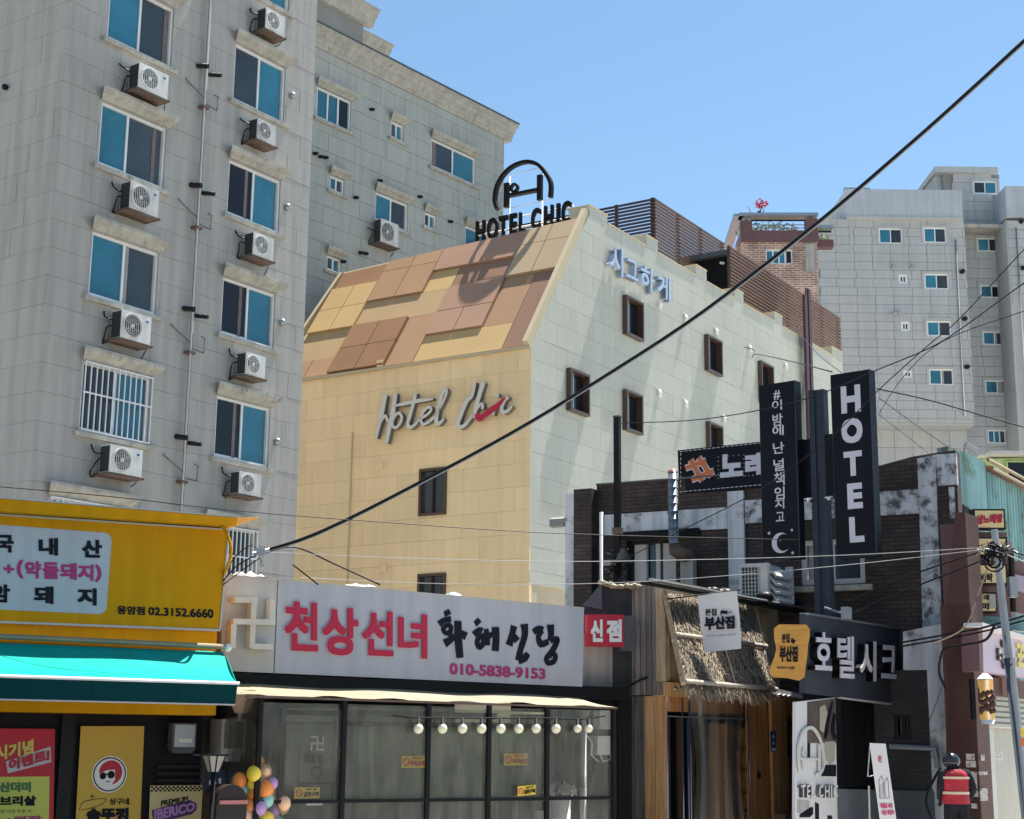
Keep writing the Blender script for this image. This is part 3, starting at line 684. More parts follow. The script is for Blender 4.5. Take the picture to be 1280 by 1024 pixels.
sl = mst(372, 470)[0]
tl = mst(430, 343); bl = mst(381, 415); kx = (tl[0] - bl[0]) / (tl[1] - bl[1]); sl0 = tl[0] - kx * tl[1]
mtop = mlen - .22
TOPL = (tl[1] - mtop) / (tl[0] - 0)          # the ridge falls a little to the left
rt = lambda s_: mtop + TOPL * s_
mslab('roof_slope', [(sl0, 0), (-.14, 0), (-.14, rt(-.14)), tl], -.5, -.06, 'hotel_edge', hot)
mslab('slope_edge', [(sl0 - .12, 0), (sl0, 0), tl, (tl[0] - .12, tl[1])], -.45, .10, 'hotel_edge', hot)
mslab('slope_edge', [(-.16, -.02), (-.02, -.02), (-.02, mlen), (-.16, mlen)], -.05, .24, 'hotel_edge', hot)
z6 = lambda x, y: (x / 4.267 + 360, y / 4.267 + 240)
z2 = lambda x, y: (x / 6.4 + 550, y / 6.4 + 300)
z1_ = lambda x, y: (x / 6.4 + 550, y / 6.4 + 180)
# s = across, t = up; the px corners are turned into metres on the slope and squared up
def mrect(pts, top=None, bot=None):
    st = [mst(*p) for p in pts]; l = (st[0][0] + st[3][0]) / 2; r = (st[1][0] + st[2][0]) / 2; t1 = (st[0][1] + st[1][1]) / 2; t0 = (st[2][1] + st[3][1]) / 2
    return [l, r, t0, t1]
mp = [
 ('m_brown', .06, [z6(300, 432), z6(555, 385), z6(500, 485), z6(262, 527)], 1, 1),
 ('m_yellow', .16, [z6(232, 530), z6(497, 487), z6(350, 730), z6(92, 785)], 2, 2),
 ('m_lbrown', .16, [z6(560, 385), z6(840, 310), z6(712, 550), z6(420, 600)], 2, 2),
 ('m_pink', .16, [(559, 313), (658, 289), (648, 320), (550, 342)], 1, 1),
 ('m_beige', .19, [(658, 289), (738, 272), (711, 332), (636, 348)], 2, 2),
 ('m_yellow', .05, [z6(790, 430), z6(935, 405), z6(850, 530), z6(725, 553)], 1, 1),
 ('m_dbrown', .05, [z2(190, 240), z2(625, 135), z2(555, 295), z2(115, 385)], 1, 1),
 ('m_tan', .06, [z6(425, 600), z6(850, 530), z6(785, 655), z6(355, 728)], 1, 1),
 ('m_pink', .17, [z6(870, 520), z6(1172, 458), z6(1110, 585), z6(800, 640)], 1, 1),
 ('m_pink', .165, [z6(800, 643), z6(1110, 588), z6(1045, 720), z6(725, 780)], 2, 1),
 ('m_brown', .20, [z6(340, 735), z6(635, 680), z6(500, 940), z6(200, 990)], 2, 2),
 ('m_tan', .04, [z6(60, 790), z6(350, 733), z6(262, 883), z6(30, 920)], 1, 1),
 ('m_lbrown', .07, [z6(30, 920), z6(262, 883), z6(200, 990), z6(-30, 1020)], 2, 1),
 ('m_lbrown', .07, [z6(640, 682), z6(782, 655), z6(655, 920), z6(505, 945)], 1, 1),
 ('m_yellow', .06, [z6(782, 775), z6(1205, 700), z6(1140, 835), z6(655, 922)], 1, 1),
 ('m_lbrown', .05, [z2(545, 315), z2(790, 270), z2(590, 665), z2(350, 705)], 1, 1),
 ('m_dbrown', .06, [z2(780, 272), z2(1040, 215), z2(765, 830), z2(500, 875)], 1, 1),
]
rects = [mrect(p[2]) for p in mp]
# snap lines so neighbouring panels meet
def snap(vals, tol):
    vs_ = sorted(vals); out = {}; grp = [vs_[0]]
    for v in vs_[1:] + [1e9]:
        if v - grp[-1] > tol or v - grp[0] > tol * 1.6:
            m = sum(grp) / len(grp)
            for q in grp: out[q] = m
            grp = [v]
        else: grp.append(v)
    return out
S_ = snap([r[0] for r in rects] + [r[1] for r in rects], .16); T_ = snap([r[2] for r in rects] + [r[3] for r in rects], .18)
for (m, h, pts, nx, ny), r in zip(mp, rects):
    l, rr, t0, t1 = S_[r[0]], S_[r[1]], T_[r[2]], T_[r[3]]
    if t0 < .35: t0 = .03
    if t1 > rt(l) - .45: t1 = mlen + .3
    rr = min(rr, -.19)
    for i in range(nx):
        for j in range(ny):
            a, b = l + (rr - l) * i / nx + .012, l + (rr - l) * (i + 1) / nx - .012; c, d = t0 + (t1 - t0) * j / ny + .012, t0 + (t1 - t0) * (j + 1) / ny - .012
            pl = clip([(a, c), (b, c), (b, d), (a, d)], TOPL, -1, mtop - .02); pl = clip(pl, 1, -kx, -sl0 - .02)
            if len(pl) > 2: mslab('roof_panel', pl, -.055, .02 + (h - .02) * .62, m, hot)
put('eave_trim', MB().prof([(-.02, -.05), (.10, -.05), (.10, .03), (-.02, .04)], ul, 0), 'hotel_edge', hot, HF, (0, 0, zk), rel=True) if False else None
mb = MB().box(ul, .0, -.02, .09, zk - .05, zk + .03); put('eave_trim', mb, 'hotel_edge', hot, HF, (0, 0, zk))
mslab('ridge_trim', [(tl[0], tl[1] - .03), (0, mtop - .03), (0, mtop + .05), (tl[0], tl[1] + .06)], -.5, .03, 'hotel_edge', hot)

# roof sign: arch with a bed-like H, then the row of letters along the ridge
RF = Fr(0, 0, 0, 122.5, HS.wp(T0[0] + .25, 0, 0))
def rp(x, y): return RF.uv(x, y)
lg = thing('rooftop_logo_sign', RF, (rp(655, 287)[0], 0, T0[1]), 'black arch and H emblem on a thin white frame above the hotel ridge', 'sign')
q = lambda x, y: rp(x / 6.4 + 550, y / 6.4 + 180)
arc = [q(*p) for p in ((462, 525), (440, 450), (455, 350), (500, 260), (570, 190), (650, 153), (720, 145), (790, 170), (850, 240), (888, 320), (885, 430))]
put('arch', MB().stroke(arc, .105, -.07, .07, sub=5), 'black', lg, RF)
mb = MB(); 
for a, b in (((535, 315), (535, 508)), ((800, 250), (800, 450))): p, r_ = q(*a), q(*b); mb.box(p[0] - .075, p[0] + .075, -.06, .06, r_[1], p[1])
mb.stroke([q(550, 415), q(790, 368)], .10, -.08, .08)
put('bed_letter', mb, 'black', lg, RF)
c = q(595, 353); put('pillow_ring', MB().ring(c, .085, .15, -.06, .06, n=20), 'black', lg, RF)
mb = MB()
for x, y0, y1 in ((545, 245, 740), (806, 185, 640)): a, b = q(x, y0), q(x, y1); mb.tube([(a[0], -.1, b[1] - .4), (a[0], -.1, a[1])], .022, 6)
for a, b in (((545, 237), (790, 182)), ((470, 522), (880, 432))): a, b = q(*a), q(*b); mb.tube([(a[0], -.1, a[1]), (b[0], -.1, b[1])], .012, 5)
put('support_frame', mb, 'white', lg, RF)
ls = thing('rooftop_letter_sign', RF, (rp(655, 290)[0], 0, T0[1]), 'row of black letters reading HOTEL CHIC on a white rail along the ridge', 'sign')
for chx, x0, x1, yt, yb in (('H', 292, 362, 650, 755), ('O', 382, 470, 625, 735), ('T', 475, 545, 610, 718), ('E', 562, 617, 592, 700), ('L', 637, 685, 580, 690), ('C', 735, 808, 548, 660), ('H', 838, 908, 525, 640), ('I', 938, 962, 512, 622), ('C', 978, 1052, 490, 608)):
    a = q(x0, (yt + yb) / 2)[0]; b = q(x1, (yt + yb) / 2)[0]; zc_ = q((x0 + x1) / 2, (yt + yb) / 2)[1]; hh = .34
    put('letter', MB().text(chx, [(a, zc_ + hh), (b, zc_ + hh), (b, zc_ - hh), (a, zc_ - hh)], -.04, .06, .032), 'black', ls, RF, (a, 0, zc_ - hh))
a, b = q(300, 760), q(1060, 612); put('rail', MB().tube([(a[0], 0, T0[1] + .12), (b[0], 0, T0[1] + .12)], .03, 6).tube([(a[0], -.1, T0[1] + .5), (b[0], -.1, T0[1] + .5)], .02, 6), 'white', ls, RF)

# script sign on the front
def z5(x, y): return HF.uv(x / 5.818 + 440, y / 5.818 + 460, .17)
sg = thing('script_sign', HF, (HF.uv(560, 560)[0], 0, z5(0, 500)[1]), 'pale script letters spelling Hotel Chic with a red lipstick stroke on the front wall', 'sign')
o0, o1 = .03, .17
glyph = [
 ('letter_h', [([(238, 200), (215, 330), (190, 440), (172, 512)], [.17, .16, .13, .10]), ([(318, 185), (295, 330), (268, 450), (250, 548)], [.10, .16, .15, .11]), ([(182, 490), (205, 400), (240, 350), (262, 395)], [.06, .09, .10, .08])]),
 ('letter_o', [([(330, 325), (300, 370), (293, 415), (315, 435), (348, 405), (362, 360), (345, 330), (330, 330)], .085)]),
 ('letter_t', [([(462, 185), (445, 260), (420, 350), (405, 410), (425, 432), (460, 410), (490, 370)], [.10, .11, .11, .10, .10, .08, .05]), ([(312, 275), (370, 262), (480, 240), (590, 226)], [.05, .10, .11, .05])]),
 ('letter_e', [([(495, 370), (545, 340), (575, 305), (560, 285), (525, 310), (500, 370), (515, 408), (560, 390), (605, 350)], .08)]),
 ('letter_l', [([(605, 350), (650, 270), (685, 185), (680, 155), (655, 195), (625, 300), (612, 380), (630, 405), (668, 370)], [.05, .07, .08, .08, .10, .12, .12, .11, .06])]),
 ('letter_c', [([(895, 105), (872, 200), (835, 240), (795, 330), (770, 410), (795, 430), (835, 400), (885, 330)], [.08, .10, .12, .13, .12, .11, .09, .06])]),
 ('letter_h', [([(955, 105), (925, 200), (900, 290), (880, 365)], [.13, .14, .11, .09]), ([(890, 340), (915, 285), (945, 262), (950, 300)], [.07, .08, .09, .09])]),
 ('letter_i', [([(1050, 262), (1035, 300), (1025, 345)], .08), ([(1052, 200), (1068, 198)], .09)]),
 ('letter_c', [([(1140, 215), (1110, 235), (1088, 290), (1100, 322), (1130, 312), (1165, 280)], [.08, .10, .11, .11, .09, .05])]),
]
for n_, strokes in glyph:
    mb = MB()
    for i, (pts, ws) in enumerate(strokes): mb.stroke([z5(*p) for p in pts], ws, o0, o1 + .003 * i, mside=1)
    put(n_, mb, ['letter_white', 'letter_return'], sg, HF)
mb = MB().stroke([z5(905, 335), z5(930, 365), z5(965, 345), z5(1010, 310), z5(1060, 275), z5(1112, 218)], [.10, .19, .12, .17, .14, .04], .16, .20)
put('lipstick_stroke', mb, 'print_red', sg, HF)

# sign on the side face
sd = thing('side_letter_sign', HS, (HS.uv(763, 340)[0], 0, HS.uv(763, 345)[1]), 'deep whitish Korean channel letters coloured in blue shade high on the hotel side wall', 'sign')
for chx, q4 in (('시', [(765, 308), (781, 311), (781, 347), (765, 338)]), ('그', [(785, 321), (799, 328), (799, 352), (785, 345)]), ('하', [(803, 329), (820, 338), (820, 369), (803, 360)]), ('게', [(824, 341), (840, 348), (840, 378), (824, 369)])):
    uv4 = [HS.uv(*p, .25) for p in q4]
    put('letter', MB().text(chx, uv4, .04, .20, .02), 'letter_blue_shade', sd, HS, (uv4[3][0], 0, uv4[3][1]))

# roof screens of brown slats
def screen(fr, u0, u1, z0, z1, n, label, m='slat_brown', posts=3, o=0., group=None, extra=None):
    t = thing('slat_screen', fr, (u0, o, z0), label, 'screen', group)
    n = int((z1 - z0) / .128); st = (z1 - z0) / n
    sm_ = mesh(MB().box(0, u1 - u0, -.03, .03, 0, st * .56), m, name='slat')
    for k in range(n): put('slat', sm_, m, t, fr, (u0, o, z0 + st * k), rel=True)
    for k in range(posts):
        u = u0 + .1 + (u1 - u0 - .2) * k / max(posts - 1, 1); put('post', MB().box(-.05, .05, -.13, -.03, -.7, z1 - z0), 'slat_dark', t, fr, (u, o, z0), rel=True)
    return t
SO = -3.0
S1a = HS.uv(818, 246, SO); S1b = HS.uv(905, 297, SO)
zt1 = S1a[1]
screen(HS, S1a[0], S1b[0], low - .6, zt1, 17, 'dark brown slat screen facing the alley on the hotel roof, nearer half', posts=4, o=SO)
C1 = HS.wp(S1a[0], SO, 0); SF = Fr(0, 0, 0, 122.5, C1)
uf = SF.uv(640, 290)[0]
screen(SF, uf, -.03, T0[1] - .5, zt1, 13, 'purple brown slat screen facing the street behind the ridge letters', 'slat_dark', 5)
screen(HS, S1a[0], S1b[0], low + .2, zt1, 11, 'brown slat screen seen through the gaps, far side of the roof', 'slat_brown', 4, o=SO - 2.8)
SOB = -1.5; ra, ya = HS.uv(912, 313, SOB)
RM = Fr(0, 0, 0, 122.5, HS.wp(ra, SOB, 0)); wl_ = RM.uv(850, 326)[0]
rr_ = thing('roof_room', RM, (wl_ / 2, 0, low - 1.2), 'dark roof room with a flat grey canopy between the slat screens', 'roof room')
put('canopy', MB().box(wl_, 0, -4.5, .15, ya - .17, ya), 'tarp', rr_, RM)
put('front_wall', MB().box(wl_ + .15, -.02, -4.4, -.1, low - 1.2, ya - .175), 'black', rr_, RM)
put('cctv_camera', MB().tube([(0, .0, 0), (.0, .25, -.06)], .05, 8), 'white', rr_, RM, RM.local(RM.wp(-.25, 0, ya - .45)), rel=True)
S2a = HS.uv(912, 306, -1.05); S2b = HS.uv(1050, 401, -1.05)
screen(HS, S2a[0], S2b[0], low + .42, S2a[1], 14, 'long brown slat screen along the far part of the hotel roof', posts=7, o=-1.05)
# brown columns
bs = thing('brown_steel_column', HS, (HS.uv(1013, 480, .3)[0], .3, 0), 'paired brown steel column standing in front of the hotel side wall', 'column')
u = HS.uv(1013, 480, .3)[0]; zc2 = HS.uv(1013, 362, .3)[1]
put('flange', MB().box(u - .30, u - .06, .2, .3, 0, zc2 - .35), 'brown_steel', bs, HS); put('web', MB().box(u - .06, u + .1, .22, .26, 0, zc2), 'brown_steel', bs, HS); put('flange', MB().box(u + .1, u + .32, .2, .3, 0, zc2), 'brown_steel', bs, HS)
# ---------------------------------------------------------------- right grey building
R_ = Fr(1150, 350, 85, 90)
rb = thing('apartment_building', R_, (0, 0, 0), 'pale grey tiled apartment block with teal windows at the right edge', 'building')
def rr(x0, y0, x1, y1, o=0): return R_.rect(x0, y0, x1, y1, o)
ux = lambda x, y=400: R_.uv(x, y)[0]
zz_ = lambda y, x=1150: R_.uv(x, y)[1]
uA, uB, uC, uD = ux(1026), ux(1212), ux(1264), ux(1330)     # main face, recessed bay edges, right bay
zp, zr = zz_(275), zz_(239)
m_w = [rr(1098, 285, 1129, 305), rr(1154, 284, 1184, 304), rr(1155, 342, 1187, 362), rr(1158, 401, 1190, 421), rr(1161, 461, 1193, 482)]
s_w = [rr(1123, 343, 1135, 355), rr(1126, 402, 1138, 414), rr(1129, 463, 1141, 473)]
b_w = [rr(1216, 226, 1247, 243, -2.0), rr(1221, 297, 1252, 315, -2.0), rr(1225, 356, 1255, 373, -2.0), rr(1228, 414, 1259, 432, -2.0), rr(1231, 475, 1263, 493, -2.0), rr(1234, 537, 1266, 555, -2.0)]
ztow = zz_(210) ; zov = zz_(531)
put('wall', MB().box(uA, uB - .01, -14, -.11, zov + .12, zp).box(ux(1029), uB - .01, -14, -1.7, 8, zov), 'wall_back', rb, R_)
put('bay_wall', MB().box(uB - .5, uC + .5, -14, -2.11, 8, R_.uv(1240, 217, -2)[1]), 'wall_back', rb, R_)
n = panels(R_, rb, uA, uB, zov + .12, zp, .517, 1.06, m_w + s_w, m='stone_right', seed=31, gap=.018, stag=0)
put('soffit', MB().box(uA, uB, -1.7, -.12, zov, zov + .12), 'stone_right', rb, R_)
n = panels(R_, rb, ux(1029), uB, 16.5, zov, 1.03, 1.06, stag=0, o0=-1.69, o1=-1.6, m='stone_right', seed=33, gap=.018)
n = panels(R_, rb, uB, uC, 16.5, R_.uv(1240, 217, -2)[1], .60, 1.25, b_w, o0=-2.12, o1=-2.0, m='stone_right', seed=32, gap=.018, stag=0)
for r in m_w: slider(R_, rb, r, ('pane_teal', 'pane_dark'), sill=False, fw=.09)
for r in s_w: slider(R_, rb, r, ('pane_dark', 'pane_dark'), sill=False, fw=.13)
for r, k in zip(b_w, (('pane_dark', 'pane_teal'), ('pane_teal', 'pane_dark'), ('pane_teal', 'pane_black'), ('pane_teal', 'pane_dark'), ('pane_teal', 'pane_dark'), ('pane_teal', 'pane_teal', 'pane_dark', 'pane_black'))): slider(R_, rb, r, k, sill=False, fw=.09, o=-2.0)
for r in m_w + [(a, b, c, d) for a, b, c, d in b_w]:
    o = -2. if r in b_w else 0
    put('window_surround', MB().box(r[0] - .14, r[1] + .14, o, o + .05, r[3] + .01, r[3] + .14).box(r[0] - .14, r[0] - .01, o, o + .045, r[2], r[3] + .008).box(r[1] + .01, r[1] + .14, o, o + .045, r[2], r[3] + .008), 'stone_right', rb, R_)
# rendered parapet, curved side, return wall to the left
put('parapet', MB().box(ux(1062), ux(1209), -.5, .25, zz_(273), zr), 'render_blue', rb, R_)
put('parapet_lip', MB().box(ux(1062), ux(1209), .0, .30, zz_(276), zz_(273)), 'stone_right', rb, R_)
a = ux(1062); b_ = ux(1036)
mb = MB(); p = [(a, -.5, zr), (a, -.5, zz_(278)), (b_, -9, zz_(292)), (b_, -9, zz_(267))]
mb.ext(p, (-.01, -.3, 0)); mb.box(b_ + .9, b_ + 2.0, -1.2, -.9, zz_(325), zz_(283)); put('return_wall', mb, 'render_blue', rb, R_)
put('balcony_wall', MB().box(uA - .02, ux(1041), -.4, .04, zp, zz_(307)), 'stone_right', rb, R_)
put('balcony_rail', MB().box(ux(1041), ux(1066), -.1, -.05, zz_(309), zz_(307)).box(ux(1041), ux(1066), -.1, -.05, zz_(314), zz_(313)).tube([(ux(1049), -.6, zz_(324)), (ux(1055), -1., zz_(296))], .12, 6), 'metal_grey', rb, R_)
put('balcony_return', MB().box(ux(1066), ux(1068) + .1, -1.5, .03, zz_(325), zz_(278)), 'stone_right', rb, R_)
for x0, x1 in ((1026, 1041), (1041, 1067)):
    pass
n = panels(R_, rb, ux(1067), uB, zp, zz_(276), .517, 1.06, m_w, m='stone_right', seed=36, gap=.018, stag=0) if zz_(276) - zp > .3 else 0
put('roof_slab', MB().box(uA + .2, uC, -14, -.6, zp - .2, zp), 'concrete', rb, R_)
# roof railing on the left corner of the parapet
rl = thing('roof_railing', R_, (ux(1080), -1, zr), 'thin metal railing on the corner of the pale grey roof', 'railing')
mb = MB().box(ux(1066), ux(1099), -1.05, -.98, zz_(229), zz_(228)).box(ux(1066), ux(1099), -1.05, -.98, zz_(238.5), zz_(237.8))
for k in range(12): u = ux(1066) + (ux(1099) - ux(1066)) * k / 11; mb.box(u - .03, u + .03, -1.04, -.99, zr - .1, zz_(229))
put('rail', mb, 'metal_grey', rl, R_)
# stair head with overhanging flat roof
sh = rb
def z2o(y): return R_.uv(1240, y, -2)[1]
put('stair_head_roof', MB().box(ux(1189), ux(1271), -7, -1.7, z2o(218), z2o(211)), 'stone_right', sh, R_)
put('stair_head_wall', MB().box(ux(1192), uB - .5, -7, -2.4, zp, z2o(218) - .01), 'stone_right', sh, R_)
# right bay coming forward again
put('right_bay', MB().box(uC, uD + 3, -12, .1, 8, zz_(275)), 'stone_right', rb, R_)
put('right_parapet', MB().box(uC, uD + 3, -12, .35, zz_(272), zz_(234)), 'render_blue', rb, R_)
for k in range(9):
    for j in range(2): put('stone_panel', MB().box(0, 1.3, 0, .05, 0, .53), 'stone_right', rb, R_, (uC + .1 + j * 1.33, .1, zz_(275) - .56 * (k + 1)), rel=True)
put('gutter_pipe', MB().tube([(ux(1199), .1, zov + .5), (ux(1199), .1, zz_(300))], .05, 8), 'pipe_grey2', rb, R_)
put('gutter_pipe', MB().tube([(uC + .5, .3, 16), (uC + .5, .3, zz_(285))], .05, 8), 'pipe_grey2', rb, R_)
for x, y in ((1117, 335), (1141, 334), (1118, 393), (1124, 393), (1202, 340), (1205, 399), (1208, 459), (1275, 278), (1277, 336)):
    u, z = R_.uv(x, y); vent_pipe(R_, rb, u, z, .3, .13, m='metal_grey' if x < 1150 else 'rubber')

# ---------------------------------------------------------------- brick rooftop house between
H_ = Fr(980, 330, 68, 92)
bh = thing('brick_house', H_, (H_.uv(980, 500)[0], 0, 0), 'brick house with maroon parapet and roof garden between the hotel and the pale block', 'building')
hx = lambda x, y=330: H_.uv(x, y)[0]
hz = lambda y: H_.uv(980, y)[1]
hwn = H_.rect(957, 312, 991, 330)
mb = MB(); r = hwn
mb.box(hx(927), r[0], -.4, 0, 4, hz(303)).box(r[1], hx(1022), -.4, 0, 4, hz(303)).box(r[0], r[1], -.4, 0, 4, r[2]).box(r[0], r[1], -.4, 0, r[3], hz(303))
put('front_wall', mb, 'brick_pink', bh, H_); put('side_wall', MB().box(hx(927) - .2, hx(1022), -9, -.41, 0, hz(303)), 'brick_pink', bh, H_)
slider(H_, bh, r, ('pane_teal', 'pane_teal', 'pane_teal', 'pane_black'), sill=False, fw=.06)
put('parapet', MB().box(hx(926), hx(1024), -9, .12, hz(303), hz(289)).box(hx(926), hx(941), -.3, .12, hz(289), hz(277)).box(hx(1008), hx(1023), -.3, .12, hz(289), hz(274)), 'maroon', bh, H_)
put('parapet', MB().box(hx(1024), hx(1045), -.9, -.4, hz(305), hz(296)), 'maroon', bh, H_)
put('roof_beam', MB().box(hx(925), hx(1024), -.5, .2, hz(271), hz(267.5)).box(hx(918), hx(925) + .2, -9, .1, hz(271), hz(268)), 'metal_grey', bh, H_)
put('roof_beam', MB().box(hx(1024), hx(1046), -1.2, -.6, hz(280), hz(276)), 'metal_grey', bh, H_)
put('railing_bar', MB().box(hx(933), hx(1014), -.2, -.12, hz(275), hz(273.5)).box(hx(1020), hx(1044), -.8, -.7, hz(284), hz(282.5)), 'black', bh, H_)
put('railing_bar', MB().box(hx(941), hx(1008), -.2, -.14, hz(280), hz(279.3)).box(hx(941), hx(1008), -.2, -.14, hz(284), hz(283.3)), 'metal_grey', bh, H_)
for x in (931, 938, 1016): put('post', MB().box(hx(x) - .08, hx(x) + .08, -.25, -.1, hz(277), hz(271) - .003), 'metal_grey', bh, H_, (hx(x), 0, hz(277)))
put('glass_block_panel', MB().box(hx(1007), hx(1019), .0, .06, hz(340), hz(305)), 'concrete', bh, H_)
def leafy(name, fr, c, rx, rz, n, size, m, label, cat, stems=(), kind=None, ro=.5, seed=1):
    rng = random.Random(seed)
    t = thing(name, fr, (c[0], c[1], c[2] - rz), label, cat); mb = MB()
    for _ in range(n):
        a = rng.uniform(0, 2 * pi); r = rng.random() ** .5; x = c[0] + rx * r * cos(a); y = c[1] + ro * rng.uniform(-1, 1); z = c[2] + rz * r * sin(a)
        d = Vector((rng.uniform(-1, 1), rng.uniform(-1, 1), rng.uniform(-1, 1))).normalized(); e = d.orthogonal().normalized() * size * .4; d = d * size
        mb.add([(x - d.x, y - d.y, z - d.z), (x + e.x, y + e.y, z + e.z), (x + d.x, y + d.y, z + d.z), (x - e.x, y - e.y, z - e.z)], [(0, 1, 2, 3)], rng.choice([0, 0, 1]))
    put('foliage', mb, m, t, fr, kind='stuff')
    if stems:
        mb = MB()
        for s in stems: mb.tube(s, .03, 5)
        put('stems', mb, 'rust', t, fr)
    return t
uc_ = hx(960); leafy('roof_shrub', H_, (hx(963), -.8, hz(282.5)), 1.45, .42, 420, .10, ['leaf_light', 'leaf'], 'green shrub spilling through the railing of the brick house roof', 'shrub', [[(hx(963), -.8, hz(289)), (hx(962), -.8, hz(280))]])
leafy('roof_shrub', H_, (hx(1037), -1.6, hz(290)), .35, .32, 150, .09, ['leaf_light', 'leaf'], 'small green shrub at the right end of the brick house roof', 'shrub', [[(hx(1037), -1.6, hz(296)), (hx(1037), -1.6, hz(288))]], seed=4)
leafy('red_flower_plant', H_, (hx(955.5), -.4, hz(251)), .30, .20, 46, .10, ['flower', 'print_red'], 'red flowering plant standing up against the sky on the brick house roof', 'plant', [[(hx(953), -.4, hz(266)), (hx(955), -.4, hz(254))], [(hx(957), -.4, hz(266)), (hx(958), -.4, hz(257))], [(hx(943), -.4, hz(266)), (hx(939), -.4, hz(255))]], ro=.2, seed=6)
put('planter', MB().box(hx(950), hx(953.5), -.5, -.3, hz(267), hz(261)), 'black', None, H_, (hx(951.5), -.4, hz(267)), label='little dark pot on the beam beside the red flowers', cat='pot')

# ---------------------------------------------------------------- dark brick two-storey building
D = Fr(746, 650, 30, 118)
db = thing('brick_building', D, (0, 0, 0), 'dark brick building with peeling white painted bands behind the low shops', 'building')
def dx(x, y, o=0): return D.uv(x, y, o)[0]
def dz(x, y, o=0): return D.uv(x, y, o)[1]
xr = dx(1198, 640); ztl = dz(800, 603)
wn = D.rect(783, 676, 846, 745); wn2 = D.rect(1000, 676, 1082, 729)
top = [(xr, dz(1195, 563)), (dx(1170, 566), dz(1170, 566)), (dx(1140, 571), dz(1140, 571)), (dx(1100, 582), dz(1100, 582)), (dx(1040, 583), dz(1040, 583)), (dx(900, 592), ztl), (0, ztl)]
def wall_with(mb, u0, u1, z1, hs, o0, o1):
    us = sorted({u0, u1, *[h[0] for h in hs], *[h[1] for h in hs]})
    for i in range(len(us) - 1):
        c = (us[i] + us[i + 1]) / 2; z = 0
        for h in sorted([h for h in hs if h[0] < c < h[1]], key=lambda h: h[2]): mb.box(us[i], us[i + 1], o0, o1, z, h[2]); z = h[3]
        mb.box(us[i], us[i + 1], o0, o1, z, z1)
mb = MB(); wall_with(mb, 0, xr, ztl - .55, [wn, wn2], -.35, 0)
mb.prism([(0, ztl - .55), (xr, ztl - .55)] + top, -.35, 0)
put('brick_wall', mb, 'brick_dark', db, D)
put('inner_wall', MB().box(.2, xr - .2, -6, -1.2, 0, ztl - .6), 'black_matte', db, D)
a = dx(717, 680, .25); put('pier', MB().box(a, -.0, -6, .25, 0, dz(730, 611, .25)), 'brick_dark', db, D)
put('painted_pier', MB().box(dx(707, 680, .1), a - .005, -6, .12, 0, dz(712, 617, .12)), 'peel_light', db, D)
put('painted_band', MB().box(dx(752, 650, .03), dx(909, 640, .03), -.05, .035, dz(800, 667, .03), dz(800, 641, .03)), 'peel_light', db, D)
put('painted_band', MB().box(dx(931, 640, .03), dx(1149, 640, .03), -.05, .03, dz(1110, 644, .03), dz(1110, 614, .03)), 'peel', db, D)
put('painted_pilaster', MB().box(dx(910, 660, .06), dx(930, 660, .06), -.05, .07, 0, dz(920, 614, .06)), 'peel_light', db, D)
put('painted_pilaster', MB().prism([(dx(1150, 800), 0), (dx(1180, 800), 0), (dx(1172, 640), dz(1172, 640)), (dx(1170, 568), dz(1170, 569)), (dx(1147, 572), dz(1147, 574)), (dx(1150, 640), dz(1150, 640))], -.05, .05), 'peel', db, D)
put('painted_patch', MB().box(dx(1172, 600), dx(1197, 600), -.05, .03, dz(1180, 607), dz(1180, 568)), 'peel', db, D)
put('painted_patch', MB().box(dx(1187, 630), dx(1194, 630), -.05, .025, dz(1190, 648), dz(1190, 609)), 'peel', db, D)
put('coping', MB().box(0, dx(1040, 583), -.35, .05, ztl, ztl + .03), 'tarp', db, D)
put('lintel', MB().box(wn[0] - .15, wn[1] + .5, .0, .10, wn[3] + .02, wn[3] + .16), 'black', db, D)
w1 = slider(D, db, wn, ('pane_dark', 'pane_dark', 'pane_dark'), sill=False, fm='frame_black', deep=-.2, fw=.07)
put('curtain', MB().box(wn[0] + .1, wn[0] + .4, -.19, -.17, wn[2], wn[3] - .07), 'sign_cream', w1, D); put('curtain', MB().box(wn[0] + .55, wn[0] + 1.0, -.19, -.17, wn[2], wn[3] - .07), 'sign_cream', w1, D)
w2 = slider(D, db, wn2, ('pane_dark', 'pane_dark'), sill=True, fm='sign_cream', deep=-.1, fw=.1)
put('ledge', MB().prof([(0, .04), (.12, .06), (.12, .2), (0, .25)], 0, dx(707, 660) - dx(690, 660)), 'wall_back', db, D, (dx(690, 660), 0, dz(700, 662)), rel=True)
mb = MB().tube([(0, .35, 0), (0, .35, dz(757, 640, .35) - 3.5)], .04, 10); put('white_downpipe', mb, 'pipe_white', db, D, (dx(752, 700, .35), 0, 3.5), rel=True)
# lower part to the right of the dark sign: black wall, window, pipe, plinth
D2 = Fr(0, 0, 0, 118, D.wp(0, .5, 0))
lw = thing('side_shopfront', D2, (D2.uv(1140, 900)[0], 0, 0), 'blackened brick wall with a small window beside the dark hotel sign', 'wall')
x2 = lambda x, y: D2.uv(x, y)[0]
y2 = lambda x, y: D2.uv(x, y)[1]
r = D2.rect(1117, 893, 1140, 925)
mb = MB(); a_, b_ = x2(1010, 900), x2(1162, 900)
mb.box(a_, r[0], -.4, 0, 0, y2(1140, 838)).box(r[1], b_, -.4, 0, 0, y2(1140, 838)).box(r[0], r[1], -.4, 0, 0, r[2]).box(r[0], r[1], -.4, 0, r[3], y2(1140, 838))
put('black_brick_wall', mb, 'brick_black', lw, D2)
slider(D2, lw, r, ('pane_black', 'pane_black'), fm='frame_black', sill=False)
put('plinth', MB().box(a_, b_ + .03, 0, .1, 0, y2(1130, 988)), 'tarp', lw, D2)
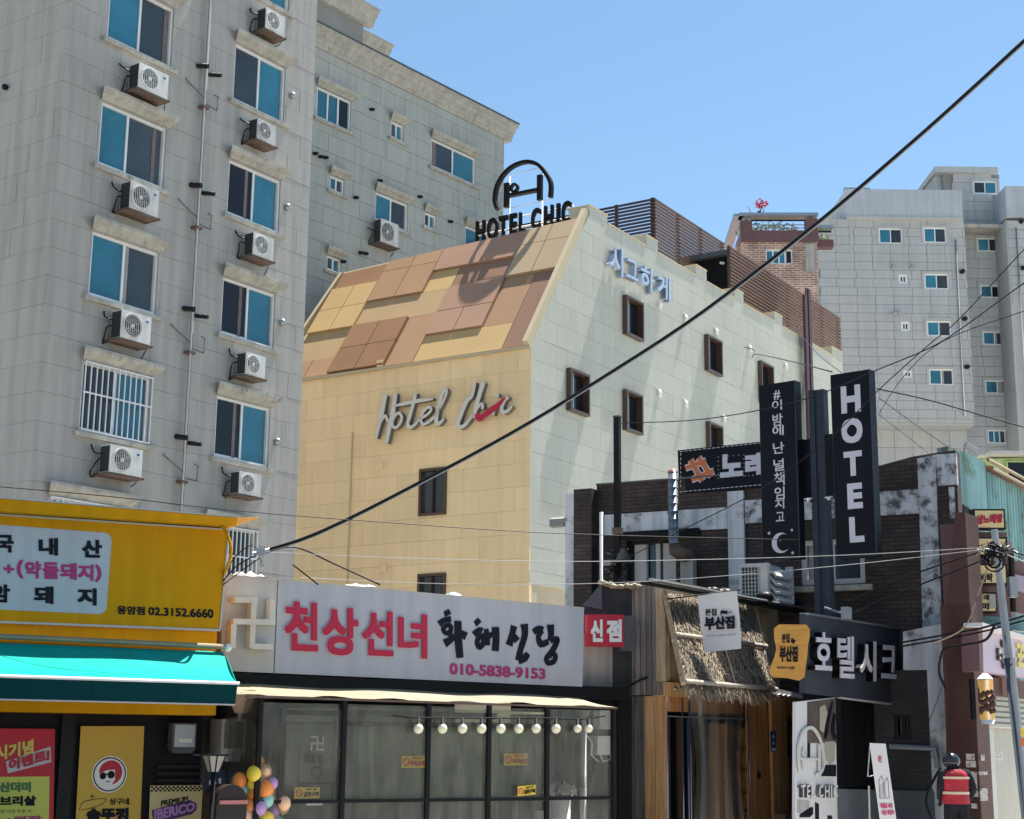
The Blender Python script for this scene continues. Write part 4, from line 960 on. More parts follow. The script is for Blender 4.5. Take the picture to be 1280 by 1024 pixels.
put('white_pilaster', MB().prism([(b_ + .005, 0), (x2(1187, 1000), 0), (x2(1184, 840), y2(1184, 840)), (x2(1178, 780), y2(1178, 780)), (x2(1130, 800), y2(1130, 790)), (x2(1130, 838), y2(1140, 838) + .003), (b_ + .005, y2(1140, 838) + .003)], -.3, .05), 'peel_light', lw, D2)
put('pipe', MB().tube([(x2(1115, 933), .15, y2(1115, 933)), (x2(1172, 936), .15, y2(1172, 936)), (x2(1174, 950), .15, y2(1174, 960))], .045, 8), 'pipe_white', lw, D2)

# chimney stack pipe and silver duct
t = thing('steel_post', D, (dx(772, 620, 1), 1.0, 0), 'tall black steel post rising in front of the dark brick building', 'post')
u = dx(772, 620, 1.0); put('shaft', MB().box(u - .055, u + .055, .95, 1.06, 2, D.uv(772, 522, 1)[1]), 'black', t, D); put('cap', MB().box(u - .065, u + .065, .94, 1.07, D.uv(772, 522, 1)[1] + .002, D.uv(772, 522, 1)[1] + .03), 'rust', t, D)
put('bracket_band', MB().box(u - .08, u + .08, .93, 1.08, dz(772, 668, 1), dz(772, 660, 1)), 'rust', t, D)
pts = [(840, 583), (840, 688)]; a = D.uv(841, 590, .5); b = D.uv(842, 680, .5)
t = thing('silver_duct', D, (a[0], .5, b[1]), 'silver ribbed duct rising past the wall to an orange cap', 'duct')
mb = MB(); k = 9
for i in range(k):
    z0_, z1_2 = b[1] + (a[1] - b[1]) * i / k, b[1] + (a[1] - b[1]) * (i + 1) / k; mb.tube([(a[0], .5, z0_ + .004), (a[0], .5, z1_2 - .004)], .095, 14); mb.tube([(a[0], .5, z1_2 - .008), (a[0], .5, z1_2 + .008)], .103, 14)
put('duct_section', mb, 'duct', t, D)
put('elbow', MB().tube([(a[0], .5, b[1]), (a[0] + .02, .5, b[1] - .12), (a[0] + .14, .42, b[1] - .2), (a[0] + .22, .2, b[1] - .2)], [.1, .13, .14, .12], 12), 'rust', t, D)
put('duct_cap', MB().ball((a[0] - .0, .5, a[1] + .01), .10, 12, 6, sz=.5), 'orange_sign', t, D)
put('lower_duct', MB().box(a[0] + .05, a[0] + .3, .1, .3, 3.2, b[1] - .25), 'concrete', t, D)

# song-room sign board
N_ = Fr(847, 590, 29.2, 121)
q4 = [N_.uv(*p) for p in ((847, 563), (1000, 547), (1000, 604), (849, 618))]
t = thing('song_room_sign', N_, (q4[3][0], 0, q4[3][1]), 'black sign board with an orange hash mark and stitched white dashes', 'sign')
put('board', MB().prism(q4, -.2, 0), 'navy', t, N_)
cN = N_.uv(875, 592); mb = MB(); mo = MB()
zn = lambda x, y: N_.uv(x / 6.4 + 840, y / 6.4 + 540)
for p, q_ in ((((130, 225), (190, 400))), ((205, 200), (270, 375)), ((105, 285), (275, 205)), ((150, 345), (345, 290))):
    pass
hs_ = [((150, 215), (215, 385)), ((215, 205), (325, 350)), ((115, 290), (275, 232)), ((150, 372), (335, 300))]
hs_ = [((205, 205), (165, 395)), ((262, 232), (222, 398)), ((112, 290), (262, 232)), ((150, 378), (340, 318))]
hs_ = [((150, 225), (245, 395)), ((215, 205), (318, 358)), ((110, 292), (275, 232)), ((158, 385), (338, 312))]
for k, (a, b) in enumerate(hs_): mb.stroke([zn(*a), zn(*b)], .135, 0.002, .010 + k * .001)
for k, (a, b) in enumerate(hs_): mo.stroke([zn(*a), zn(*b)], .085, .012, .020 + k * .001)
put('hash_outline', mb, 'letter_lav', t, N_); put('hash_mark', mo, 'orange_sign', t, N_)
put('letter', MB().text('노', [zn(390, 185), zn(572, 172), zn(572, 352), zn(390, 370)], 0, .03, .06), 'letter_lav', t, N_)
put('letter', MB().text('래', [zn(590, 175), zn(760, 160), zn(760, 345), zn(590, 362)], 0, .03, .06), 'letter_lav', t, N_)
mb = MB()
for i in range(26):
    for y0, y1 in ((150, 46), (492, 408)):
        f = i / 26; x = 62 + f * 960; y = y0 + (y1 - y0) * f + (10 if y0 < 200 else -10); p = zn(x, y); mb.box(p[0], p[0] + .065, 0, .006, p[1], p[1] + .012)
for i in range(8): p = zn(68, 190 + i * 36); mb.box(p[0], p[0] + .012, 0, .006, p[1], p[1] + .05)
for i in range(6):
    for j in range(6):
        if i in (0, 5) or j in (0, 5): p = zn(368 + i * 41, 205 + j * 34 - i * 4); mb.box(p[0], p[0] + .014, 0, .006, p[1], p[1] + .014)
for j in range(5): p = zn(585 + j * 30, 355 - j * 3); mb.box(p[0], p[0] + .014, 0, .006, p[1], p[1] + .014)
put('stitching', mb, 'letter_lav', t, N_)

# outdoor unit on the shop roof
X_ = Fr(930, 740, 27.2, 118)
a = X_.uv(923, 705); u1 = X_.uv(957, 705)[0]
t = thing('air_conditioner', X_, (a[0], 0, X_.uv(930, 753)[1]), 'big cream outdoor unit with gridded fan and slatted side on the shop roof', 'air conditioner')
zb_, zt_ = X_.uv(930, 752)[1], a[1]; X2 = Fr(0, 0, 0, 35, X_.wp(u1, 0, 0)); wd = X2.uv(983, 715)[0]
put('body', MB().box(a[0], u1, -wd, -.02, zb_, zt_), 'ac_white', t, X_)
put('fan_opening', MB().box(a[0] + .06, u1 - .14, -.02, -.01, zb_ + .06, zt_ - .07), 'ac_dark', t, X_)
mb = MB()
for k in range(6): x = a[0] + .06 + (u1 - a[0] - .2) * k / 5; mb.box(x - .008, x + .008, -.01, .01, zb_ + .05, zt_ - .06)
for k in range(9): z = zb_ + .06 + (zt_ - zb_ - .13) * k / 8; mb.box(a[0] + .05, u1 - .13, -.008, .012, z - .006, z + .006)
put('grid', mb, 'ac_white', t, X_)
for k in range(4):
    z = zt_ - .12 - k * (zt_ - zb_ - .1) / 4
    put('slat', MB().prof([(.01, 0), (.13, -.14), (.15, -.10), (.03, .05)], .12, wd - .06), 'ac_white', t, X2, (0, 0, z), rel=True)
put('side_frame', MB().box(0, .12, 0, .03, zb_, zt_), 'ac_white', t, X2); put('side_frame', MB().box(wd - .05, wd, 0, .14, zb_, zt_), 'ac_white', t, X2)

# ---------------------------------------------------------------- twin pole sign
P_ = Fr(1070, 580, 25, 129)
def pbox(name, q, depth, label, parts, m='navy'):
    uv4 = [P_.uv(*p) for p in q]; u0 = (uv4[0][0] + uv4[3][0]) / 2; u1 = (uv4[1][0] + uv4[2][0]) / 2; z1 = (uv4[0][1] + uv4[1][1]) / 2; z0 = (uv4[2][1] + uv4[3][1]) / 2
    t = thing(name, P_, ((u0 + u1) / 2, 0, z0), label, 'sign')
    put('cabinet', MB().box(u0, u1, -depth, 0, z0, z1), m, t, P_)
    put('trim', MB().box(u1 - .012, u1 + .004, 0, .01, z0, z1).box(u0, u1 - .013, 0, .008, z0, z0 + .012).box(u0, u0 + .008, 0, .008, z0 + .013, z1), 'steel_blue', t, P_)
    return t, u0, u1, z0, z1
t, a0, a1, c0, c1 = pbox('hotel_pole_sign', [(1038.4, 469), (1086, 461.6), (1097, 694), (1045.6, 699)], .2, 'tall dark pole sign with HOTEL stacked in pale capitals', 0)
P3 = Fr(0, 0, 0, 129, P_.wp(0, .0, 0))
for chx, (x0, x1, y0, y1) in zip('HOTEL', ((1051.5, 1076, 482, 516), (1052, 1078.5, 523, 554), (1055, 1078, 564, 595), (1059.5, 1078.5, 604, 636), (1062, 1080.5, 646, 678))):
    u0_, _ = P_.uv(x0, (y0 + y1) / 2); u1_, _ = P_.uv(x1, (y0 + y1) / 2); zt_ = P_.uv((x0 + x1) / 2, y0)[1]; zb_ = P_.uv((x0 + x1) / 2, y1)[1]
    put('letter', MB().text(chx, [(u0_, zt_), (u1_, zt_), (u1_, zb_), (u0_, zb_)], 0, .004, .05), 'letter_lav', t, P_)
t, a0, a1, c0, c1 = pbox('slogan_pole_sign', [(949, 482), (994, 475.5), (1000, 699), (953.5, 700.6)], .2, 'tall dark pole sign with small Korean slogan and a crescent moon', 0)
s8 = lambda x, y: P_.uv(x / 3.2 + 880, y / 3.2 + 460)
mb = MB()
for chx, x0, x1, y0, y1 in (('#', 278, 306, 92, 126), ('이', 272, 313, 132, 166), ('밤', 274, 316, 186, 230), ('에', 274, 320, 234, 268), ('난', 276, 322, 300, 340), ('널', 278, 322, 366, 410), ('책', 280, 324, 420, 468), ('임', 282, 324, 478, 524), ('지', 284, 322, 526, 562), ('고', 288, 322, 578, 612)):
    a, b = s8(x0, y0), s8(x1, y1); put('letter', MB().text(chx, [(a[0], a[1]), (b[0], a[1]), (b[0], b[1]), (a[0], b[1])], 0, .004, .015), 'letter_lav', t, P_)
c = s8(308, 700); mb = MB(); ro_ = .175
o_ = [(c[0] + ro_ * cos(radians(a)), c[1] + ro_ * sin(radians(a))) for a in range(55, 320, 8)]; ii = [(c[0] + .05 + (ro_ - .045) * cos(radians(a)), c[1] + .005 + (ro_ - .03) * sin(radians(a))) for a in range(312, 55, -8)]
for i in range(min(len(o_), len(ii)) - 1):
    j = len(ii) - 1 - i
    mb.prism([o_[i], o_[i + 1], ii[j - 1] if j > 0 else ii[0], ii[j]], 0, .006)
put('moon_emblem', mb, 'letter_lav', t, P_)
for x, y, r0 in ((261, 661, .035), (352, 649, .03), (355, 740, .035), (305, 692, .012)):
    p = s8(x, y); mb = MB().prism([(p[0] + (r0 if k % 2 == 0 else r0 * .45) * sin(pi * k / 5), p[1] + (r0 if k % 2 == 0 else r0 * .45) * cos(pi * k / 5)) for k in range(10)], 0, .006); put('star', mb, 'letter_lav', t, P_)
# pole and crossbox
pu = P_.uv(1026, 600, -.3)[0]; zt_ = P_.uv(1024, 488, -.3)[1]
t = thing('sign_pole', P_, (pu, -.3, 0), 'blue grey steel pole standing between the two tall dark signs', 'pole')
w2_ = .135
put('shaft', MB().box(pu - w2_, pu - .03, -.42, -.2, 0, zt_).box(pu - .03, pu + w2_, -.40, -.24, 0, zt_), 'steel_blue', t, P_)
put('cross_box', MB().box(P_.uv(1001, 590, -.25)[0], pu - w2_ - .01, -.5, -.2, P_.uv(1010, 624, -.2)[1], P_.uv(1010, 549, -.2)[1]).box(pu + w2_ + .01, P_.uv(1047, 590, -.25)[0], -.5, -.2, P_.uv(1010, 624, -.2)[1] + .02, P_.uv(1010, 546, -.2)[1]), 'navy', t, P_)
for x, y in ((1010, 625), (1036, 623)):
    p = P_.uv(x, y, -.1); put('lamp', MB().ball((0, 0, 0), .035, 8, 6).tube([(-.07, 0, .02), (.07, 0, .02)], .015, 6), 'frame_white', t, P_, (p[0], -.1, p[1]), rel=True)
# ---------------------------------------------------------------- yellow barbecue shop, far left
Y = Fr(280, 780, 20.3, 58)
ys = thing('yellow_restaurant', Y, (-2, -1, 0), 'yellow and black restaurant front at the lower left corner', 'shop')
yx = lambda x, y=720, o=0: Y.uv(x, y, o)[0]
yz = lambda x, y, o=0: Y.uv(x, y, o)[1]
ye = yx(273, 790, -.4); yl = yx(-60, 720)
put('shop_wall', MB().box(yl, ye, -4, -.8, 0, 2.8), 'black', ys, Y)
put('upper_wall', MB().box(yl, ye + .02, -4, -.5, 2.8, yz(280, 645, -.4) - .02), 'yellow', ys, Y)
q = [Y.uv(-20, 643), Y.uv(281.5, 662), Y.uv(273.5, 787), Y.uv(-20, 776.5)]
st = thing('fascia_sign', Y, (-1.5, 0, q[3][1]), 'big yellow fascia sign with a white Korean panel and phone number', 'sign')
sb = [(yl, q[0][1]), (0, q[1][1]), (-.05, q[2][1]), (yl, q[3][1])]
put('board', MB().prism(sb, -.45, 0), 'yellow', st, Y)
put('edge_trim', MB().prism([(yl, q[0][1] - .01), (.0, q[1][1] - .01), (.0, q[1][1] + .012), (yl, q[0][1] + .012)], -.1, .015), 'sign_cream', st, Y)
put('edge_trim', MB().prism([(yl, q[3][1] - .02), (-.05, q[2][1] - .02), (-.05, q[2][1] + .005), (yl, q[3][1] + .005)], -.1, .015), 'sign_cream', st, Y)
put('edge_trim', MB().prism([(-.012, q[1][1] - .012), (.008, q[1][1] - .012), (-.045, q[2][1] + .006), (-.065, q[2][1] + .006)], -.1, .015), 'sign_cream', st, Y)
sx = lambda x, y, o=0: Y.uv(x / 4.267, y / 4.267 + 600, o)
# white rounded panel
c4 = [sx(-40, 236), sx(597, 285), sx(566, 718), sx(-40, 690)]
def rpanel(c4, r=.1, n=6):
    out = []
    tr, br = Vector(c4[1]), Vector(c4[2]); out.append(tuple(c4[3])); out.append(tuple(c4[0]))
    for k in range(n + 1): a = pi / 2 - pi / 2 * k / n; out.append((tr.x - r + r * cos(a), tr.y - r + r * sin(a)))
    for k in range(n + 1): a = -pi / 2 * k / n; out.append((br.x - r + r * cos(a), br.y + r + r * sin(a)))
    return out
put('white_panel', MB().prism(rpanel(c4), 0, .005), 'sign_white', st, Y)
mb = MB()
for chx, x0, x1, y0, y1 in (('국', -28, 72, 292, 386), ('내', 205, 308, 308, 402), ('산', 437, 542, 318, 414), ('암', -50, 52, 556, 652), ('돼', 180, 284, 566, 660), ('지', 412, 514, 576, 668)):
    put('letter', MB().text(chx, [sx(x0, y0), sx(x1, y0 + 3), sx(x1, y1 + 3), sx(x0, y1)], .005, .009, .045), 'print_black', st, Y)
mb = MB()
for chx, x0, x1, y0, y1 in (('+', 18, 74, 450, 498), ('(', 88, 124, 424, 524), ('약', 132, 218, 432, 524), ('돌', 226, 314, 438, 528), ('돼', 320, 408, 442, 532), ('지', 414, 498, 450, 536), (')', 506, 540, 452, 544)):
    put('letter', MB().text(chx, [sx(x0, y0), sx(x1, y0 + 3), sx(x1, y1 + 3), sx(x0, y1)], .005, .009, .04), 'print_magenta', st, Y)
mb = MB().text('응암점', [sx(624, 670), sx(772, 676), sx(772, 722), sx(624, 716)], .001, .005, .035).text('02.3152.6660', [sx(790, 678), sx(1138, 690), sx(1138, 738), sx(790, 722)], .001, .005, .03)
put('phone_lettering', mb, 'print_black', st, Y)
# top fascia hood
t = thing('fascia_hood', Y, (-1.5, .1, yz(100, 660)), 'yellow folded metal hood running above the big yellow sign', 'hood')
zt0 = Y.uv(0, 626, .25)[1]; zt1_ = Y.uv(282, 646, .25)[1]
mb = MB().add([(yl, .25, zt0 + .02), (.02, .25, zt1_), (.02, .2, q[1][1] + .03), (yl, .2, q[0][1] + .02), (yl, -1., zt0 + .02), (.02, -1., zt1_), (.02, -1., q[1][1] + .03), (yl, -1, q[0][1] + .02)],
   [(0, 1, 2, 3), (4, 5, 1, 0), (1, 5, 6, 2), (3, 2, 6, 7)])
put('hood_sheet', mb, 'yellow', t, Y)
put('hood_flap', MB().ext([(.03, .25, zt1_), (.55, -.3, zt1_ + .12), (.05, -.3, zt1_ - .1)], (0, 0, -.01)), 'yellow', t, Y)
put('hood_lip', MB().prism([(yl, zt0 + .025), (.02, zt1_ + .005), (.02, zt1_ + .02), (yl, zt0 + .04)], .2, .262), 'sign_cream', t, Y)
# strip under the sign, light rail, awning, yellow strip
put('lower_strip', MB().box(yl, -.09, -.44, -.12, yz(270, 812, -.1), q[2][1] + .05), 'yellow', ys, Y)
ar = thing('awning_rail', Y, (-1.5, .25, yz(270, 808)), 'cream awning cassette rail with rounded white end cap', 'rail')
zr_ = Y.uv(270, 808, .3)[1]
put('rail', MB().tube([(yl, .25, zr_ + .01), (-.05, .25, zr_)], .035, 8), 'canopy', ar, Y)
put('end_cap', MB().ball((-.03, .25, zr_ - .01), .055, 10, 6), 'frame_white', ar, Y)
aw = thing('awning', Y, (-1.5, .6, yz(250, 855, 1)), 'bright teal fabric awning with valance coloured as the same teal in shade', 'awning')
f_ = 1.35; zf = Y.uv(290, 854, f_)[1]; xf = Y.uv(297, 856, f_)[0]; zf2 = Y.uv(292, 882, f_)[1]; xb = -.07
mb = MB(); N1, N2 = 22, 8; rows = []
for j in range(N2 + 1):
    v = j / N2
    for i in range(N1 + 1):
        a = i / N1; ur_ = xb + (xf - xb) * v; u = (yl - .3) + (ur_ - yl + .3) * a
        z = (zr_ - .06) + (zf - zr_ + .06) * v - .05 * sin(pi * v) + .012 * sin(u * 3.1) * sin(pi * v); rows.append((u, .2 + (f_ - .2) * v, z))
mb.add(rows, [(j * (N1 + 1) + i, j * (N1 + 1) + i + 1, (j + 1) * (N1 + 1) + i + 1, (j + 1) * (N1 + 1) + i) for j in range(N2) for i in range(N1)], smooth=True)
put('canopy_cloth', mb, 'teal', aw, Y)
put('valance', MB().prism([(yl - .3, zf - .02), (xf, zf - .02), (xf - .02, zf2 + .01), (yl - .3, zf2 + .01)], f_ - .01, f_), 'teal_shaded', aw, Y)
put('valance_side', MB().ext([(xf, f_, zf - .02), (xf - .02, f_, zf2 + .02), (xb, .3, zr_ - .35), (xb, .3, zr_ - .1)], (-.005, 0, 0)), 'teal', aw, Y)
for k in range(4):
    us_ = xf - .75 - 1.05 * k; put('seam', MB().box(us_, us_ + .015, f_, f_ + .003, zf2 + .02, zf - .02), 'teal_shaded', aw, Y)
put('front_bar', MB().tube([(yl - .3, f_, zf), (xf + .02, f_, zf)], .02, 8), 'frame_white', aw, Y)
put('hem', MB().prism([(yl - .3, zf2), (xf - .02, zf2), (xf - .02, zf2 + .018), (yl - .3, zf2 + .018)], f_ - .012, f_ + .006), 'sign_cream', aw, Y)
ysx = Y.uv(270, 885, 0)[0]; put('yellow_band', MB().box(yl, ysx, -.79, 0, Y.uv(200, 893)[1], Y.uv(200, 893)[1] + .3), 'yellow', ys, Y)
# window posters. they stand on the shop front plane
YF = Fr(0, 0, 0, 58, Y.wp(0, -.75, 0))
yf = lambda x, y: YF.uv(x / 4.267, y / 4.267 + 784)
def poster(name, q4, m, label, cat='poster', frame=None):
    t = thing(name, YF, ((q4[0][0] + q4[1][0]) / 2, 0, q4[3][1]), label, cat)
    put('sheet', MB().prism(q4, 0, .012), m, t, YF); return t
bot = 1250
t = poster('event_poster', [yf(-60, 540), yf(292, 543), yf(280, bot), yf(-60, bot)], 'red_sign', 'red event poster with tilted Korean headline over a yellow green menu panel')
put('menu_panel', MB().prism([yf(-60, 800), yf(262, 796), yf(255, bot), yf(-60, bot)], .013, .018), 'menu_green', t, YF)
mb = MB().text('시기념', [yf(-30, 640), yf(176, 596), yf(176, 672), yf(-30, 716)], .013, .02, .05); put('gold_lettering', mb, 'gold', t, YF)
mb = MB().prism([yf(30, 716), yf(268, 636), yf(272, 720), yf(40, 780)], .013, .016); put('headline_plate', mb, 'sign_white', t, YF)
put('headline', MB().text('이벤트!', [yf(44, 708), yf(262, 648), yf(262, 712), yf(44, 768)], .017, .022, .05), 'red_sign', t, YF)
put('menu_lettering', MB().text('산더미', [yf(-5, 826), yf(162, 826), yf(162, 880), yf(-5, 882)], .019, .022, .05), 'green_print', t, YF)
put('menu_lettering', MB().text('가브리살', [yf(-70, 902), yf(190, 898), yf(190, 952), yf(-70, 956)], .019, .022, .05).text('인분 이상 주문 시', [yf(-20, 972), yf(162, 970), yf(162, 992), yf(-20, 994)], .019, .021, .0), 'print_black', t, YF)
put('menu_lettering', MB().text('+된장', [yf(20, 1010), yf(220, 1004), yf(220, 1040), yf(20, 1046)], .019, .022, .05), 'print_magenta', t, YF)
t = poster('brand_poster', [yf(430, 528), yf(768, 528), yf(738, bot), yf(390, bot)], 'poster_yellow', 'yellow poster with a round red and white badge and black Korean lettering')
c = yf(582, 785); R0 = abs(yf(676, 785)[0] - yf(488, 785)[0]) / 2
kz = 1.0
put('badge_plate', MB().disc(c, R0, .013, .018, 36).disc(c, R0 * .93, .0185, .020, 36, mi=1).disc(c, R0 * .86, .0205, .022, 36), ['white', 'print_black'], t, YF)
cc = (c[0] + R0 * .05, c[1] + R0 * .1)
put('badge_mark', MB().disc(cc, R0 * .66, .0225, .024, 28, mi=0).prism([(c[0] - R0 * .62, c[1] + R0 * .02), (c[0] - R0 * .2, c[1] + R0 * .22), (c[0] + R0 * .28, c[1] + R0 * .25), (c[0] + R0 * .32, c[1] - R0 * .3), (c[0] + R0 * .1, c[1] - R0 * .62), (c[0] - R0 * .5, c[1] - R0 * .5)], .0245, .026, 1)
    .disc((c[0] - R0 * .38, c[1] - R0 * .08), R0 * .19, .0265, .028, 16, mi=2).disc((c[0] + R0 * .08, c[1] - R0 * .02), R0 * .21, .0265, .028, 16, mi=2).box(c[0] - R0 * .4, c[0] + R0 * .1, .0262, .0275, c[1] - R0 * .02, c[1] + R0 * .05, 2).box(c[0] - R0 * .2, c[0] + R0 * .06, .0265, .028, c[1] - R0 * .42, c[1] - R0 * .37, 2), ['red_sign', 'white', 'print_black'], t, YF)
put('lettering', MB().text('상구네', [yf(582, 912), yf(686, 912), yf(686, 948), yf(582, 948)], .013, .017, .03).text('솥뚜껑', [yf(458, 966), yf(684, 962), yf(684, 1034), yf(458, 1038)], .013, .017, .06)
    .stroke([yf(420, 975), yf(450, 930), yf(560, 915), yf(530, 950), yf(430, 978)], .008, .013, .016).stroke([yf(485, 915), yf(488, 895), yf(500, 912)], .01, .013, .016), 'print_black', t, YF)
t = poster('premium_poster', [yf(800, 845), yf(1078, 843), yf(1070, bot), yf(786, bot)], 'poster_cream', 'cream poster with a checkered top edge and purple lettering')
mb = MB(); a, b = yf(803, 848), yf(1076, 880); cs = (b[0] - a[0]) / 24
for i in range(24):
    for j in range(3):
        if (i + j) % 2 == 0: mb.box(a[0] + i * cs, a[0] + (i + 1) * cs, .013, .016, a[1] - (j + 1) * cs * .8, a[1] - j * cs * .8)
put('checker_border', mb, 'print_black', t, YF)
put('lettering', MB().text('PREMIUM', [yf(856, 926), yf(1000, 900), yf(1000, 930), yf(856, 958)], .013, .017, .03), 'print_black', t, YF)
put('brand_plate', MB().prism([yf(808, 975), yf(1010, 922), yf(1046, 940), yf(1046, 975), yf(1020, 998), yf(815, 1050)], .013, .016), 'purple_dark', t, YF)
put('brand_lettering', MB().text('IBERICO', [yf(820, 972), yf(1036, 932), yf(1036, 978), yf(820, 1034)], .017, .022, .04), 'lilac', t, YF)
put('door_frame', MB().box(yx(73, 960, -.75), yx(90, 960, -.75), -.78, -.72, 0, 2.78), 'frame_black', ys, Y)
for k in range(3): z = yz(220, 958 + k * 9); put('louvre_panel', MB().box(yx(196, 960, -.75), yx(252, 960, -.75), -.79, -.74, z - .04, z), 'frame_black', ys, Y)
# wall lamp box, address plate, mailbox, lantern
wlp = thing('wall_light_box', YF, (yf(960, 590)[0], 0, yf(960, 680)[1]), 'grey translucent box light with a lit bulb on the black wall', 'lamp')
a, b = yf(900, 512), yf(1018, 672)
put('box_cover', MB().box(a[0], b[0], 0, .16, b[1] + .06, a[1]).prism([(a[0], b[1] + .058), (b[0], b[1] + .058), (b[0] - .04, b[1]), (a[0] + .04, b[1])], 0, .15), 'tarp', wlp, YF)
put('front_panel', MB().box(a[0] + .03, b[0] - .02, .161, .168, b[1] + .08, a[1] - .02), 'metal_grey', wlp, YF)
put('bulb', MB().box(a[0] + .09, b[0] - .06, .17, .18, b[1] + .14, b[1] + .19), 'white', wlp, YF)
put('wire', MB().tube([(b[0] + .03, .02, b[1] - .02), (b[0] + .2, .03, b[1] - .03), (b[0] + .3, .05, b[1] - .12)], .008, 5), 'pipe_white', wlp, YF)
ap = thing('address_plate', YF, (yf(1120, 850)[0], .1, yf(1120, 868)[1]), 'dark blue address plate with the number 61 behind the lantern', 'plate')
put('plate', MB().prism([yf(1084, 762), yf(1182, 762), yf(1182, 866), yf(1084, 866)], .1, .12), 'badge_navy', ap, YF)
put('number', MB().text('61', [yf(1096, 804), yf(1160, 804), yf(1160, 844), yf(1096, 844)], .121, .126, .03).box(yf(1086, 860)[0], yf(1120, 860)[0], .121, .125, yf(1086, 860)[1], yf(1086, 856)[1]), 'white', ap, YF)
FL = Fr(262, 980, 19.4, 58)
fx = lambda x, y: FL.uv(x, y)
ln_ = thing('post_lantern', FL, (fx(269, 1000)[0], 0, 0), 'small black post lantern with frosted panes beside the mailbox', 'lamp')
c = fx(267, 963); a = fx(258, 945)
put('cage', MB().add([(c[0] - .11, -.1, a[1] + .0), (c[0] + .11, -.1, a[1]), (c[0] + .11, .1, a[1]), (c[0] - .11, .1, a[1]), (c[0] - .055, -.05, a[1] - .19), (c[0] + .055, -.05, a[1] - .19), (c[0] + .055, .05, a[1] - .19), (c[0] - .055, .05, a[1] - .19)],
   [(0, 1, 5, 4), (1, 2, 6, 5), (2, 3, 7, 6), (3, 0, 4, 7)]), 'frost', ln_, FL)
put('cap', MB().box(c[0] - .14, c[0] + .14, -.13, .13, a[1] + .002, a[1] + .02), 'black', ln_, FL)
mb = MB()
for sx_ in (-1, 0, 1): mb.tube([(c[0] + .11 * sx_, .105, a[1]), (c[0] + .055 * sx_, .055, a[1] - .19)], .008, 4)
put('ribs', mb, 'black', ln_, FL)
put('post', MB().tube([(c[0], 0, 0), (c[0], 0, a[1] - .19)], .03, 10), 'black_matte', ln_, FL)
mbx = thing('mailbox', FL, (fx(288, 1000)[0], 0, 0), 'black arched mailbox with a pale slot flap', 'mailbox')
a, b = fx(272, 981), fx(308, 1020)
w_ = b[0] - a[0]; r = w_ / 2; cz = a[1] - r
pr = [(a[0], cz - .35)] + [(a[0] + r - r * cos(pi * k / 12), cz + r * sin(pi * k / 12)) for k in range(13)] + [(b[0], cz - .35)]
put('body', MB().prism(pr, -.5, 0), 'mail_brown', mbx, FL)
put('slot_flap', MB().box(a[0] + .02, b[0] - .01, 0, .05, cz - .035, cz + .01), 'pink_metal', mbx, FL)
put('post', MB().tube([(a[0] + r, -.2, 0), (a[0] + r, -.2, cz - .35)], .05, 8), 'black', mbx, FL)

# ---------------------------------------------------------------- white fortune-teller shop
S = Fr(280, 780, 21, 58.5)
sx_ = lambda x, y=800, o=0: S.uv(x, y, o)[0]
sz = lambda x, y, o=0: S.uv(x, y, o)[1]
shp = thing('fortune_teller_shop', S, (3, -1, 0), 'low dark shop under the white sign with a clear vinyl porch', 'shop')
x1s = sx_(728, 800)
q = [S.uv(278, 719), S.uv(730, 761), S.uv(728, 858.5), S.uv(277, 838.5)]
u0s, u1s = q[3][0], (q[1][0] + q[2][0]) / 2
put('roof', MB().box(-1.5, u1s + 1.0, -6, -.42, 2.5, q[1][1] - .35), 'concrete', shp, S)
put('rear_wall', MB().box(-1.5, u1s + 1.0, -6, -5.8, 0, 2.5), 'black', shp, S)
put('soffit', MB().box(-.5, u1s + .9, -.45, -.02, q[2][1] - .19, q[3][1] - .04), 'black', shp, S)
ws = thing('white_fascia_sign', S, (3, 0, q[3][1]), 'long white fascia sign with red and black Korean lettering and phone number', 'sign')
xs_ = sx_(345, 780)
put('side_panel', MB().prism([q[0], (xs_, q[0][1] + (q[1][1] - q[0][1]) * (xs_ - q[0][0]) / (q[1][0] - q[0][0])), (xs_, q[3][1] + (q[2][1] - q[3][1]) * (xs_ - q[3][0]) / (q[2][0] - q[3][0])), q[3]], -.4, -.015), 'sign_cream', ws, S)
put('board', MB().prism([(xs_ + .01, q[0][1] + (q[1][1] - q[0][1]) * (xs_ - q[0][0]) / (q[1][0] - q[0][0])), q[1], q[2], (xs_ + .01, q[3][1] + (q[2][1] - q[3][1]) * (xs_ - q[3][0]) / (q[2][0] - q[3][0]))], -.4, 0), 'sign_white', ws, S)
sq = lambda x, y, o=0: S.uv(x / 4.267 + 270, y / 4.267 + 640, o)
mb = MB()
bz = .13
def bar(x0, y0, x1, y1, w_=31):
    a, b = sq(x0, y0, .16), sq(x1, y1, .16); hw_ = w_ / 4.267 * .0105 / 2
    if abs(x1 - x0) > abs(y1 - y0): mb.prism([(a[0], a[1] - hw_), (b[0], b[1] - hw_), (b[0], b[1] + hw_), (a[0], a[1] + hw_)], 0, .16)
    else: mb.prism([(a[0] - hw_, b[1]), (a[0] + hw_, b[1]), (a[0] + hw_, a[1]), (a[0] - hw_, a[1])], 0, .161)
bar(205, 452, 205, 728); bar(92, 584, 318, 588); bar(100, 468, 222, 470); bar(96, 600, 96, 728); bar(190, 716, 305, 720); bar(305, 465, 305, 602)
put('temple_mark', mb, 'letter_cream', ws, S)
mb = MB(); mo = MB()
